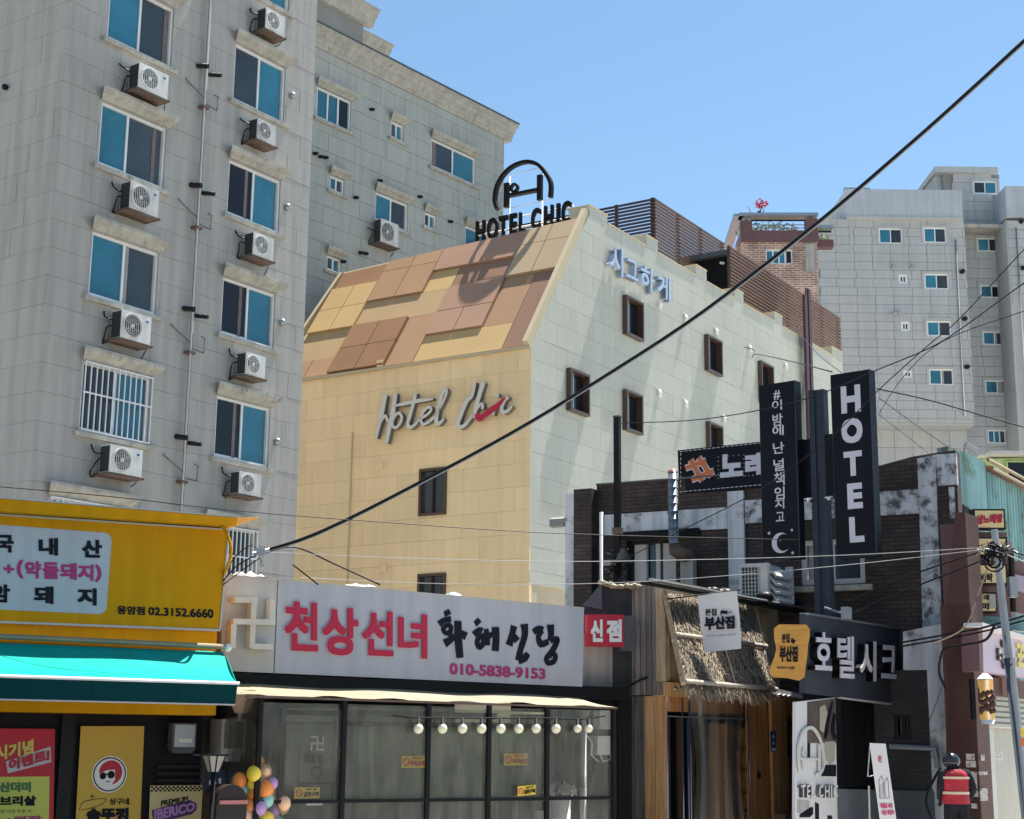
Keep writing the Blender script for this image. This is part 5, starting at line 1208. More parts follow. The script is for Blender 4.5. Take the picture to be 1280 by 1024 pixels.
for chx, x0, x1, y0, y1 in (('천', 365, 540, 472, 738), ('상', 565, 755, 503, 762), ('선', 778, 942, 520, 764), ('녀', 968, 1122, 535, 776)):
    Q = [sq(x0, y0), sq(x1, y0 + 14), sq(x1, y1 + 8), sq(x0, y1)]; mo = MB().text(chx, [sq(x0 - 4, y0 - 4), sq(x1 + 4, y0 + 10), sq(x1 + 4, y1 + 12), sq(x0 - 4, y1 + 4)], .001, .005, .045); put('letter_halo', mo, 'halo_pink', ws, S); put('letter', MB().text(chx, Q, .016, .03, .03), 'print_red', ws, S)
s7 = lambda x, y: S.uv(x / 6.4 + 540, y / 6.4 + 760)
W = .085
gl = {
 'hwa': [([(112, 20), (128, 60)], [.10, .12]), ([(55, 130), (95, 100), (150, 90)], [.1, .08, .10]), ([(125, 130), (90, 165), (105, 200), (140, 195), (150, 155), (125, 130)], .07), ([(130, 200), (160, 240), (100, 285)], [.07, .09, .13]), ([(160, 245), (215, 215)], [.08, .07]), ([(205, 105), (208, 250), (222, 400)], [.12, .13, .12]), ([(225, 200), (270, 228)], [.09, .13])],
 'hae': [([(350, 95), (375, 130)], [.10, .12]), ([(335, 215), (375, 175), (400, 185)], [.11, .07, .1]), ([(395, 215), (360, 265), (375, 315), (405, 290), (415, 240), (395, 215)], .08), ([(430, 170), (440, 230), (440, 300)], [.08, .09, .09]), ([(445, 240), (490, 200)], [.07, .07]), ([(505, 155), (510, 250), (503, 345)], [.13, .12, .12])],
 'sin': [([(655, 145), (640, 210), (615, 300)], [.12, .10, .13]), ([(640, 205), (680, 265)], [.08, .12]), ([(735, 130), (740, 220), (705, 340), (690, 420)], [.14, .11, .10, .12]), ([(690, 420), (740, 400), (765, 365)], [.13, .12, .09])],
 'dang': [([(810, 195), (850, 165), (885, 180)], [.10, .09, .12]), ([(880, 180), (850, 230), (870, 290), (930, 270)], [.09, .09, .11, .09]), ([(945, 135), (950, 210), (945, 265)], [.14, .11, .10]), ([(945, 265), (1000, 250), (975, 320), (930, 390)], [.08, .09, .10, .10]), ([(960, 355), (915, 400), (925, 440), (970, 430), (985, 385), (960, 360)], .08)],
}
for nm, strokes in gl.items():
    mb = MB()
    for i, (pts, ws_) in enumerate(strokes): mb.stroke([s7(*p) for p in pts], [w_ * .95 for w_ in ws_] if isinstance(ws_, list) else ws_, .001, .012 + .0015 * i)
    put('brush_letter', mb, 'print_black', ws, S)
put('phone_lettering', MB().text('010-5838-9153', [s7(140, 440), s7(905, 486), s7(905, 572), s7(140, 532)], .001, .01, .03), 'print_magenta', ws, S)
put('trim', MB().prism([(q[0][0], q[0][1]), (q[1][0], q[1][1]), (q[1][0], q[1][1] + .02), (q[0][0], q[0][1] + .02)], -.4, .01), 'sign_cream', ws, S)
# crumpled vinyl on top of the sign
for (x, lab) in ((351, 'crumpled white vinyl bundle on top of the white sign, nearest the cable'), (481, 'crumpled white vinyl bundle in the middle of the white sign top'), (588, 'small crumpled white vinyl bundle right of the brick coloured window')):
    rng = random.Random(x); p = S.uv(x, 0)[0]; zc = q[0][1] + (q[1][1] - q[0][1]) * (p - q[0][0]) / (q[1][0] - q[0][0]); mb = MB(); wd = .3 if x < 560 else .16
    P = [];  nn = 9
    for i in range(nn + 1):
        for j in range(5): P.append((p - wd + 2 * wd * i / nn, -.05 - .09 * j, zc + .02 + (sin(pi * i / nn) * .075 + .02) * (sin(pi * (j + .3) / 5)) * rng.uniform(.35, 1.15)))
    mb.add(P, [(i * 5 + j, i * 5 + j + 1, (i + 1) * 5 + j + 1, (i + 1) * 5 + j) for i in range(nn) for j in range(4)])
    put('vinyl_bundle', mb, 'canopy_white', None, S, (p, 0, zc), label=lab, cat='plastic sheet')
# porch: cream canopy sheet, posts, rails, vinyl
pf = 1.1
pc = thing('porch', S, (3, .5, 0), 'porch of five thin black posts under a sagging cream vinyl canopy', 'porch')
ca, cb = S.uv(298, 858, pf), S.uv(735, 882, pf)
mb = MB(); n1, n2 = 40, 5; P = []
rng = random.Random(5)
cu1 = S.uv(772, 884, pf)[0]
for j in range(n2 + 1):
    for i in range(n1 + 1):
        a = i / n1; v = j / n2; u = ca[0] + .0 + (cu1 - ca[0]) * a; zf_ = S.uv(322 + 440 * a, 869 + 15 * a, pf)[1]; zb_ = zf_ + .17
        P.append((u, .05 + (pf - .05) * v, zb_ + (zf_ - zb_) * v + .02 * sin(a * 37) * v + .012 * sin(a * 17 + v * 3) - .02 * sin(pi * v)))
mb.add(P, [(j * (n1 + 1) + i, j * (n1 + 1) + i + 1, (j + 1) * (n1 + 1) + i + 1, (j + 1) * (n1 + 1) + i) for j in range(n2) for i in range(n1)], smooth=True)
put('canopy', mb, 'canopy', pc, S)
put('front_edge', MB().prism([(ca[0] + .1, S.uv(322, 869, pf)[1] - .035), (cu1, S.uv(762, 884, pf)[1] - .03), (cu1, S.uv(762, 884, pf)[1]), (ca[0] + .1, S.uv(322, 869, pf)[1])], pf - .01, pf), 'rust', pc, S)
pr_ = pc
posts = [(342 - 0, 1), (430, 1), (536, 1), (612, 1), (685, 1), (769, 1)]
for x in (324, 430, 536, 612, 685, 769):
    u = S.uv(x, 950, pf)[0]; zt_ = S.uv(x, 868 + (x - 322) * .034, pf)[1] - .03
    put('post', MB().box(u - .03, u + .03, pf - .06, pf - .005, 0, zt_), 'black', pr_, S, (u, pf, 0))
ul_, ur_ = S.uv(324, 950, pf)[0], S.uv(769, 950, pf)[0]; zrl = S.uv(540, 1000, pf)[1]
put('rail', MB().box(ul_ + .031, ur_ - .031, pf - .05, pf - .015, zrl - .025, zrl + .02), 'black', pr_, S)
put('side_rail', MB().box(ul_ - .02, ul_ + .02, -.1, pf - .07, zrl - .02, zrl + .02), 'black', pr_, S)
put('porch_vinyl', MB().box(ul_ + .04, ur_ - .04, pf - .072, pf - .066, .3, S.uv(540, 880, pf)[1] - .03), 'vinyl', None, S, (3, pf, .3), label='sheet of clear wrinkled vinyl closing the porch front', cat='plastic sheet')
put('side_vinyl', MB().box(ul_ - .03, ul_ - .024, 0, pf - .07, .3, S.uv(330, 870, pf)[1] - .03), 'vinyl', None, S, (ul_, .5, .3), label='clear vinyl sheet on the left end of the porch by the balloons', cat='plastic sheet')
# shop front behind: glass doors with curtains
gf = -.15
gx = lambda x, y=950: S.uv(x, y, gf)[0]
gz = lambda x, y: S.uv(x, y, gf)[1]
zdt = gz(500, 905)
put('front_frame', MB().box(gx(352), gx(430), gf - .06, gf, zdt + .1, zdt + .17).box(gx(424), gx(432), gf - .08, gf + .02, 0, gz(430, 882)).box(gx(432), gx(620), gf - .06, gf + .01, gz(500, 897), gz(500, 889)).box(gx(690), gx(694), gf - .06, gf + .01, 0, gz(690, 890)).box(gx(350), gx(356), gf - .06, gf, 0, gz(352, 885)), 'frame_black', shp, S)
put('dark_wall', MB().box(sx_(285, 900, gf), gx(350), -.6, gf - .3, 0, 2.6), 'black', shp, S); put('dark_wall', MB().box(gx(700), u1s + .95, -.6, gf - .3, 0, 2.5), 'black', shp, S)
put('door_pane', MB().box(gx(358), gx(422), gf - .04, gf - .03, 0, gz(400, 885)), 'shop_glass', shp, S)
put('window_pane', MB().box(gx(434), gx(688), gf - .04, gf - .03, 0, gz(500, 885)), 'shop_glass', shp, S)
cur = thing('shop_curtain', S, (gx(550), gf - .3, 0), 'grey green lace curtain hanging inside the shop windows', 'curtain')
mb = MB(); P = []; n = 160
for i in range(n + 1):
    u = gx(434) + (gx(688) - gx(434)) * i / n; o = gf - .38 + .07 * sin(i * .42 + sin(i * .13) * 2) + .02 * sin(i * 1.3); P += [(u, o, .1), (u, o, gz(560, 902))]
mb.add(P, [(2 * i, 2 * i + 1, 2 * i + 3, 2 * i + 2) for i in range(n)], smooth=True); put('cloth', mb, 'curtain_green', cur, S)
put('header_beam', MB().box(gx(432), gx(690), gf + .02, gf + .08, gz(560, 909), gz(560, 903)), 'black', shp, S)
c2 = thing('door_blind', S, (gx(390), gf - .2, 0), 'dark grey green blind behind the glass shop door', 'blind')
put('cloth', MB().box(gx(358), gx(422), gf - .2, gf - .19, 0, gz(400, 906)).box(gx(358), gx(422), gf - .2, gf - .188, gz(400, 902), gz(400, 886), 1), ['curtain_dark', 'sign_cream'], c2, S)
dz_ = lambda x, y: S.uv(x / 4.267 + 240, y / 4.267 + 784, gf)
dm = thing('door_emblem', S, (dz_(665, 700)[0], gf, dz_(665, 840)[1]), 'faded door decal with a pale temple mark over Korean letters', 'decal')
mb = MB(); c = dz_(668, 620); k = .10
for b_ in ((-.15, .15, -1, 1), (-1, 1, -.15, .15), (-1, -.15, .75, 1), (-1, -.75, -1, -.15), (.15, 1, -1, -.75), (.75, 1, .15, 1)): mb.box(c[0] + b_[0] * k, c[0] + b_[1] * k, gf + .001, gf + .006 + .001 * abs(b_[0]), c[1] + b_[2] * k, c[1] + b_[3] * k)
put('temple_mark', mb, 'sign_cream', dm, S)
a, b = dz_(572, 640), dz_(757, 835); mb = MB(); w_ = .012
mb.box(a[0], a[0] + w_, gf, gf + .004, b[1], a[1]).box(b[0] - w_, b[0], gf, gf + .004, b[1], a[1]).box(a[0] + w_, b[0] - w_, gf, gf + .004, b[1], b[1] + w_)
mb.ring(dz_(665, 775), .075, .085, gf, gf + .004); mb.text('천상선녀', [dz_(588, 672), dz_(742, 676), dz_(742, 724), dz_(588, 722)], gf, gf + .005, .02)
put('decal_lines', mb, 'print_black', dm, S)
def sticker(x, y, x2, y2, fr, o, title, line2, label, tilt=0, fs=(.0)):
    a = fr.uv(x, y, o); b = fr.uv(x2, y2, o); w_, h = b[0] - a[0], a[1] - b[1]
    t = thing('warning_sticker', fr, (a[0], o, b[1]), label, 'sticker')
    put('card', MB().prism([(a[0], b[1]), (b[0], b[1] + tilt), (b[0], a[1] + tilt), (a[0], a[1])], o, o + .008), 'poster_yellow2', t, fr)
    put('lettering', MB().text(title, [(a[0] + w_ * .34, b[1] + h * .62), (b[0] - w_ * .05, b[1] + h * .62 + tilt), (b[0] - w_ * .05, b[1] + h * .15 + tilt), (a[0] + w_ * .34, b[1] + h * .15)], o + .009, o + .013, .05)
        .text(line2, [(a[0] + w_ * .42, b[1] + h * .92), (b[0] - w_ * .15, b[1] + h * .92 + tilt), (b[0] - w_ * .15, b[1] + h * .72 + tilt), (a[0] + w_ * .42, b[1] + h * .72)], o + .009, o + .013, .03), 'print_black' if '연' in title else 'print_red', t, fr)
    put('symbol', MB().ring((a[0] + w_ * .18, b[1] + h * .5), h * .24, h * .34, o + .009, o + .012, n=18).stroke([(a[0] + w_ * .10, b[1] + h * .68), (a[0] + w_ * .26, b[1] + h * .32)], h * .07, o + .009, o + .0125), 'print_red', t, fr)
sticker(502, 945, 531, 960, S, gf + .03, '주차금지', '영업시간', 'yellow no parking sticker behind the second porch pane')
sticker(630, 942, 659, 957, S, gf + .03, '주차금지', '영업시간', 'yellow no parking sticker left of the white column')
sticker(368, 984.5, 399, 998, S, gf + .03, '금연구역', '', 'yellow no smoking sticker on the glass shop door') if False else None
sticker(368, 984.5, 399, 998, S, gf + .03, '금연구역', '안내', 'yellow no smoking sticker on the glass shop door')
sticker(647, 983, 669, 995, S, pf + .0, '금연구역', '안내', 'small tilted yellow no smoking sticker leaning on the porch rail', tilt=.02)
put('paper_note', MB().box(gx(384), gx(404), gf + .02, gf + .03, gz(390, 1007), gz(390, 1002)), 'white', None, S, (gx(394), gf, gz(390, 1007)), label='white paper strip below the no smoking sticker on the door', cat='paper')
# string of bulbs
bs_ = thing('festoon_lights', S, (3, .5, sz(620, 900, .6)), 'string of round milky bulbs hanging inside the porch', 'lights')
bo = pf + .05; cabl = []
for x in (523, 553, 578, 602, 626, 648.5, 670, 695, 722, 736):
    p = S.uv(x, 911, bo); r = .068 if x < 715 else .06
    put('bulb', MB().ball((0, 0, 0), r, 14, 10), 'bulb', bs_, S, (p[0], bo, p[1]), rel=True)
    put('socket', MB().tube([(0, 0, r * .85), (0, 0, r + .08)], [.025, .02], 8), 'black', bs_, S, (p[0], bo, p[1]), rel=True); cabl.append((p[0], bo, p[1] + r + .08))
put('cable', MB().tube([(cabl[0][0] - .4, bo, cabl[0][2] + .03)] + cabl + [(cabl[-1][0] + .3, bo, cabl[-1][2] + .05)], .01, 5), 'black', bs_, S)
# column, box and pots behind the vinyl on the right
t = thing('street_lamp_post', S, (sx_(728, 950, .5), .5, 0), 'ornate white post with two globe brackets inside the porch', 'lamp post')
u = sx_(729, 950, .5); put('shaft', MB().tube([(u, .5, 0), (u, .5, sz(729, 893, .5))], .05, 10), 'peel_light', t, S)
put('capital', MB().tube([(u, .5, sz(729, 897, .5)), (u, .5, sz(729, 888, .5))], [.06, .12], 10), 'concrete', t, S)
t = thing('meter_box', S, (sx_(755, 950, .3), .3, 1), 'grey utility meter box with white hoses at the right end of the porch', 'meter')
a, b = S.uv(747, 920, .3), S.uv(763, 944, .3); put('box', MB().box(a[0], b[0], .1, .3, b[1], a[1]), 'sign_cream', t, S)
a2, b2 = S.uv(751, 888, .3), S.uv(764, 912, .3); put('upper_box', MB().box(a2[0], b2[0], .1, .28, b2[1], a2[1]), 'concrete', t, S)
put('hose', MB().tube([(a[0] - .25, .3, a[1] + .05), (a[0] - .1, .3, a[1] - .1), (a[0] - .12, .3, b[1]), (a[0] + .02, .3, b[1] - .1)], .012, 5), 'sign_cream', t, S); put('hose', MB().tube([(a[0] + .05, .3, b[1]), (a[0] + .1, .3, b[1] - .1), (b[0], .3, b[1] - .06), (b[0], .3, b[1])], .014, 5), 'sign_cream', t, S)
a, b = S.uv(687, 998, .6), S.uv(712, 1050, .6)
t = thing('white_planter', S, ((a[0] + b[0]) / 2, .6, b[1]), 'tall white planter with dried grey flowers behind the porch rail', 'planter')
put('pot', MB().tube([((a[0] + b[0]) / 2, .6, b[1] - .3), ((a[0] + b[0]) / 2, .6, a[1])], [.13, .17], 16), 'white', t, S)
rng = random.Random(3); mb = MB(); cxx = (a[0] + b[0]) / 2
for _ in range(260):
    th = rng.uniform(0, 2 * pi); rr0 = rng.random() ** .5 * .27; p = (cxx + rr0 * cos(th), .6 + rr0 * .7 * sin(th), a[1] + .05 + rng.uniform(0, .22) * (1 - rr0 * 2))
    d = Vector((rng.uniform(-1, 1), rng.uniform(-1, 1), rng.uniform(-1, 1))).normalized() * .035; e = d.orthogonal().normalized() * .02
    mb.add([tuple(Vector(p) - d), tuple(Vector(p) + e), tuple(Vector(p) + d), tuple(Vector(p) - e)], [(0, 1, 2, 3)])
put('dried_flowers', mb, 'dried', t, S, kind='stuff')
a = S.uv(677, 1013, .5); put('white_bucket', MB().tube([(a[0], .5, a[1] - .6), (a[0], .5, a[1])], [.09, .12], 14), 'white', None, S, (a[0], .5, a[1] - .6), label='small white bucket left of the white planter', cat='bucket')
# wall lamp and meter on the left strip
a = S.uv(307, 872, .6); t = thing('wall_sconce', S, (a[0], .3, a[1] - .2), 'frosted tulip wall lamp above the grey gas meter box', 'lamp')
put('shade', MB().tube([(a[0], .45, a[1] + .1), (a[0], .45, a[1] - .02), (a[0], .45, a[1] - .2)], [.2, .17, .08], 14), 'shade_pink', t, S)
put('holder', MB().tube([(a[0], .45, a[1] - .2), (a[0], .45, a[1] - .27), (a[0], .0, a[1] - .27)], .04, 8), 'pipe_white', t, S)
a, b = S.uv(280, 899, .1), S.uv(307, 952, .1); t = thing('gas_meter_box', S, ((a[0] + b[0]) / 2, .1, b[1]), 'grey gas meter cabinet with a clear window left of the balloons', 'meter')
put('cabinet', MB().box(a[0], b[0], -.4, .05, b[1] + .1, a[1]).box(a[0] + .03, b[0] - .05, -.3, .04, b[1], b[1] + .098), 'sign_cream', t, S)
put('window', MB().box(a[0] + .035, b[0] - .035, .052, .06, b[1] + .17, a[1] - .03), 'meter_glass', t, S); put('dial', MB().box(a[0] + .1, b[0] - .1, .061, .066, a[1] - .17, a[1] - .13), 'black', t, S)
put('alley_wall', MB().box(-.9, gx(352), -3, -.62, 0, 2.55), 'stone_dark', shp, S)
# balloons
bl_ = thing('balloon_column', S, (sx_(338, 1000, .85), .85, 0), 'cluster of pastel and orange balloons tied up beside the porch post', 'balloons')
cols = ['b_orange', 'b_yellow', 'b_peach', 'b_lilac', 'b_teal', 'b_orange', 'b_peach', 'b_yellow']
for i, (x, y, r, c) in enumerate(((326, 953, 8, 'b_orange'), (331, 965, 9, 'b_peach'), (314, 967, 9, 'b_yellow'), (303, 976, 9, 'b_orange'), (317, 980, 8, 'b_yellow'), (337, 979, 7, 'b_lilac'), (308, 989, 7, 'b_teal'), (327, 981, 8, 'b_teal'), (329, 986, 10, 'b_orange'), (341, 990, 7, 'b_orange'), (318, 993, 9, 'b_orange'),
    (331, 1000, 8, 'b_teal'), (341, 1000, 8, 'b_yellow'), (313, 1007, 9, 'b_orange'), (321, 1010, 9, 'b_lilac'), (328, 1011, 9, 'b_peach'), (342, 1015, 8, 'b_lilac'), (352, 1004, 8, 'b_peach'), (357, 1010, 8, 'b_peach'), (308, 1020, 9, 'b_peach'), (330, 1024, 9, 'b_yellow'), (318, 1030, 9, 'b_orange'), (346, 1030, 9, 'b_teal'))):
    p = S.uv(x, y, .95); put('balloon', MB().ball((0, 0, 0), r * .0106, 14, 10, sz=1.12).tube([(0, 0, -r * .0115), (0, 0, -r * .0135)], [.004, .012], 6), c, bl_, S, (p[0], .86 + (i % 3) * .09, p[1]), rel=True)
put('tie_cord', MB().tube([(sx_(330, 1000, .85), .85, 0), (sx_(330, 1000, .85), .85, sz(330, 955, .85))], .008, 5), 'white', bl_, S)
# red square sign
t = thing('red_sign', Fr(757, 788, 24.3, 75), (0, 0, 3), 'square red sign with two white brush letters between the shops', 'sign')
V_ = Fr(757, 788, 24.3, 75); qq = [V_.uv(*p) for p in ((734.5, 768), (779.5, 768.5), (779.5, 808.5), (734.5, 808))]
INFO[t.name] = (INFO[t.name][0], INFO[t.name][1])
put('cabinet', MB().prism(qq, -.16, 0), 'red_sign', t, V_)
vq = lambda x, y: V_.uv(x / 4.267 + 700, y / 4.267 + 700)
put('brush_letter', MB().text('신', [vq(163, 318), vq(228, 318), vq(228, 438), vq(163, 438)], .001, .006, .05), 'white', t, V_)
put('brush_letter', MB().text('점', [vq(248, 318), vq(328, 318), vq(328, 438), vq(248, 438)], .001, .006, .05), 'white', t, V_)
put('side_cabinet', MB().box(qq[1][0] + .01, qq[1][0] + .25, -.3, -.17, qq[2][1] - .05, qq[1][1]), 'tarp', t, V_)
# ---------------------------------------------------------------- wooden pub with thatched awning
WF = Fr(830, 900, 24.6, 34); WL = Fr(830, 900, 24.6, 124)
pub = thing('wooden_pub', WF, (0, 0, 0), 'small pub of weathered and orange boards with a thatched awning', 'shop')
def wlx(x, y=850, o=0): return WL.uv(x, y, o)[0]
ztp = WL.uv(800, 731)[1]; zmid = WL.uv(800, 869)[1]
wf = lambda x, y, o=0: WF.uv(x, y, o)
zroof = wf(900, 748)[1]
put('core', MB().box(.12, wf(1008, 850)[0], -3, -.9, 0, zmid - .3).box(.12, wf(1008, 850)[0], -3, -.12, zmid - .25, ztp - .3), 'black_matte', pub, WF)
a = wlx(780, 800)
n = 7
for i in range(n):
    u0 = a + (0 - a) * i / n; u1 = a + (0 - a) * (i + 1) / n
    put('plank', MB().box(0, u1 - u0 - .012, -.06, random.uniform(-.01, .012), 0, ztp - zmid + random.uniform(-.04, .04)), 'wood_grey', pub, WL, (u0, 0, zmid), rel=True)
a2 = wlx(777, 950)
for i, (p0, p1, m) in enumerate(((770, 777, 'wood_door'), (777.5, 791, 'wood_grey'), (791.5, 805, 'wood_grey'), (805.5, 818, 'wood_orange'), (818.5, 830, 'wood_orange'))):
    u0, u1 = wlx(p0, 950, -.05), wlx(p1, 950, -.05); put('plank', MB().box(0, u1 - u0, -.06, 0, 0, zmid - .015), m, pub, WL, (u0, -.05 - .004 * i, 0), rel=True)
put('beam', MB().box(0.01, .75, -.2, .12, zmid - .02, zmid + .2), 'wood_orange', pub, WF); 
for k in (.15, .6): put('bolt', MB().tube([(k, .12, zmid + .1), (k, .16, zmid + .1)], .03, 8), 'metal_grey', pub, WF)
put('corner_post', MB().box(-.02, .12, -.12, .05, zmid + .21, ztp + .03), 'wood_fade', pub, WF)
xs = wf(1008, 800)[0]; k = 0; u = .15
while u < xs - .05:
    w_ = random.uniform(.13, .2); put('plank', MB().box(0, min(w_, xs - u) - .01, -.06, random.uniform(-.008, .008), 0, wf(900, 745)[1] - zmid - .12), 'wood_fade', pub, WF, (u, 0, zmid + .22), rel=True); u += w_
# flat roof edge
r0, r1 = wf(815, 728, .5), wf(1040, 769, .5)
put('roof_sheet', MB().add([(r0[0], .5, r0[1]), (r1[0], .5, r1[1]), (r1[0], .1, r1[1] + .02), (r0[0], .3, r0[1] + .02), (r0[0], .5, r0[1] - .05), (r1[0], .5, r1[1] - .05), (r1[0], .1, r1[1] - .02), (r0[0], .3, r0[1] - .02)],
    [(0, 1, 2, 3), (4, 5, 6, 7), (0, 1, 5, 4), (1, 2, 6, 5), (3, 2, 6, 7), (0, 3, 7, 4)]), 'black', pub, WF)
put('roof_rail', MB().tube([(r0[0] - .1, .52, r0[1] + .03), (r1[0], .52, r1[1] + .03)], .028, 6), 'metal_grey', pub, WF)
put('fascia_board', MB().box(.1, wf(960, 760)[0], .02, .07, wf(850, 752)[1] - .1, wf(850, 752)[1] + .02), 'wood_fade', pub, WF)
for x, y, s_ in ((905, 745, .3), (962, 752, .26), (1000, 757, .22)):
    p = wf(x, y, .45); mb = MB(); rng = random.Random(x)
    for _ in range(5): c = (rng.uniform(-s_, s_), rng.uniform(-.1, .1), rng.uniform(-.01, .06)); mb.ball(c, rng.uniform(.06, .11), 7, 5, sx=1.5)
    put('roof_weight', mb, 'rubber', pub, WF, (p[0], .35, p[1] + .02), rel=True)
# thatch
tA, tB = wf(830, 744, .12), wf(940, 762, .12); bA, bB = wf(853.5, 858, 1.15), wf(964, 867, 1.15)
th = thing('thatched_awning', WF, (bA[0], 1.15, bA[1]), 'sloping awning of dry grey straw held by bamboo poles', 'awning')
PA, PB, QA, QB = Vector((tA[0], .12, tA[1])), Vector((tB[0], .12, tB[1])), Vector((bA[0], 1.15, bA[1])), Vector((bB[0], 1.15, bB[1]))
nrm = (PB - PA).cross(QA - PA).normalized(); nrm = nrm if nrm.y > 0 else -nrm
def tp(a, v, o=0): return (PA.lerp(PB, a)).lerp(QA.lerp(QB, a), v) + nrm * o
mb = MB().add([tp(0, 0), tp(1, 0), tp(1, 1), tp(0, 1), tp(0, 0, -.05), tp(1, 0, -.05), tp(1, 1, -.05), tp(0, 1, -.05)], [(0, 1, 2, 3), (4, 5, 6, 7), (0, 1, 5, 4), (1, 2, 6, 5), (2, 3, 7, 6), (3, 0, 4, 7)])
put('thatch_board', mb, 'straw_dark', th, WF)
rng = random.Random(12); mb = MB()
for _ in range(8500):
    a, v = rng.uniform(-.01, 1.01), rng.uniform(-.02, 1.08); p = tp(a, v, rng.uniform(.0, .07)); d = (tp(a, v + .1) - tp(a, v)).normalized()
    d = (d + Vector((rng.gauss(0, .36), rng.gauss(0, .14), rng.gauss(0, .18)))).normalized(); ln = rng.uniform(.07, .24); r = rng.uniform(.003, .008)
    if v > 1.0: d = (Vector((0, .3, -1)) + Vector((rng.gauss(0, .55), rng.gauss(0, .3), 0))).normalized(); ln = rng.uniform(.05, .17)
    s_ = d.cross(nrm).normalized() * r; t_ = nrm * r; q = p + d * ln
    mb.add([p - s_, p + s_, p + t_, q - s_ * .5, q + s_ * .5, q + t_ * .5], [(0, 1, 4, 3), (1, 2, 5, 4), (2, 0, 3, 5)], rng.choice([0, 0, 1, 2]))
put('straw', mb, ['straw', 'straw_dark', 'straw_light'], th, WF, kind='stuff')
for v in (.49, .985): put('bamboo_pole', MB().tube([tp(-.02, v, .09), tp(.5, v, .085), tp(1.02, v, .09)], .035, 8), 'bamboo', th, WF)
put('side_pole', MB().tube([tp(-.02, -.02, .05), tp(-.02, 1.0, .05)], .04, 8), 'wood_fade', th, WF); put('side_pole', MB().tube([tp(1.01, 0, .05), tp(1.01, 1.0, .05)], .028, 8), 'wood_fade', th, WF)
put('strap', MB().tube([tp(.5, 0.5, .09), tp(.53, 1.0, .09)], .012, 5), 'bamboo', th, WF)
# hanging white banner
BN = Fr(898, 775, 23.6, 126)
t = thing('pub_banner', BN, (0, 0, 2.5), 'white cloth banner with black brush Korean letters hanging over the thatch', 'banner')
bq = [BN.uv(*p) for p in ((872, 744), (921.5, 738.5), (927, 811), (880, 815.5))]
mb = MB(); P = []
for i in range(11):
    for j in range(11):
        a, v = i / 10, j / 10; P.append((((bq[0][0] * (1 - a) + bq[1][0] * a) * (1 - v) + (bq[3][0] * (1 - a) + bq[2][0] * a) * v), .015 * sin(v * 5 + a * 2), ((bq[0][1] * (1 - a) + bq[1][1] * a) * (1 - v) + (bq[3][1] * (1 - a) + bq[2][1] * a) * v)))
mb.add(P, [(i * 11 + j, i * 11 + j + 1, (i + 1) * 11 + j + 1, (i + 1) * 11 + j) for i in range(10) for j in range(10)], smooth=True); put('cloth', mb, 'banner_white', t, BN)
zb5 = lambda x, y: BN.uv(x / 7.875 + 860, y / 7.875 + 730, .02)
mb = MB().text('부산집', [zb5(165, 325), zb5(458, 312), zb5(462, 440), zb5(165, 458)], .018, .026, .045)
put('brush_lettering', mb, 'print_black', t, BN); mb = MB().text('본집', [zb5(170, 245), zb5(280, 245), zb5(280, 312), zb5(170, 310)], .018, .024, .02)
put('brush_lettering', mb, 'print_black', t, BN); mb = MB().text('연안바다 수산물과 집 지붕아래', [zb5(185, 502), zb5(470, 486), zb5(470, 506), zb5(185, 524)], .018, .022, 0)
put('small_lettering', mb, 'print_black', t, BN); mb = MB().prism([zb5(325, 260), zb5(390, 265), zb5(388, 298), zb5(325, 292)], .018, .024).stroke([zb5(325, 262), zb5(322, 312)], .012, .018, .024).stroke([zb5(400, 290), zb5(430, 268)], .012, .018, .024)
put('flag_mark', mb, 'print_black', t, BN)
put('top_rod', MB().tube([(bq[0][0] - .6, 0, bq[0][1] - .04), (bq[1][0] + .05, 0, bq[1][1] + .01)], .012, 6), 'black', t, BN)
# wooden sign board
WS = Fr(985, 815, 23.6, 112); ws5 = lambda x, y: WS.uv(x / 7.875 + 860, y / 7.875 + 730)
t = thing('wooden_sign_board', WS, (0, 0, 2.6), 'orange varnished wavy wooden board with black brush letters', 'sign')
ol = [ws5(*p) for p in ((845, 440), (895, 398), (1160, 400), (1190, 440), (1188, 520), (1172, 600), (1165, 700), (1150, 800), (1135, 920), (1080, 950), (960, 925), (840, 920), (805, 890), (810, 820), (850, 720), (868, 640), (850, 540))]
put('board', MB().prism(ol, -.08, 0), 'wood_sign', t, WS)
put('brush_lettering', MB().text('본집', [ws5(925, 490), ws5(1000, 490), ws5(1000, 580), ws5(925, 580)], .001, .01, .02), 'print_black', t, WS)
put('brush_lettering', MB().text('부산집', [ws5(905, 610), ws5(1082, 612), ws5(1080, 770), ws5(900, 768)], .001, .012, .04)  , 'print_black', t, WS)
put('flag_mark', MB().prism([ws5(1022, 530), ws5(1060, 560), ws5(1040, 592), ws5(1012, 570)], .001, .01), 'print_black', t, WS)
put('small_lettering', MB().text('연안바다 수산물', [ws5(878, 812), ws5(1048, 815), ws5(1048, 840), ws5(878, 836)], .001, .006, .02), 'print_black', t, WS)
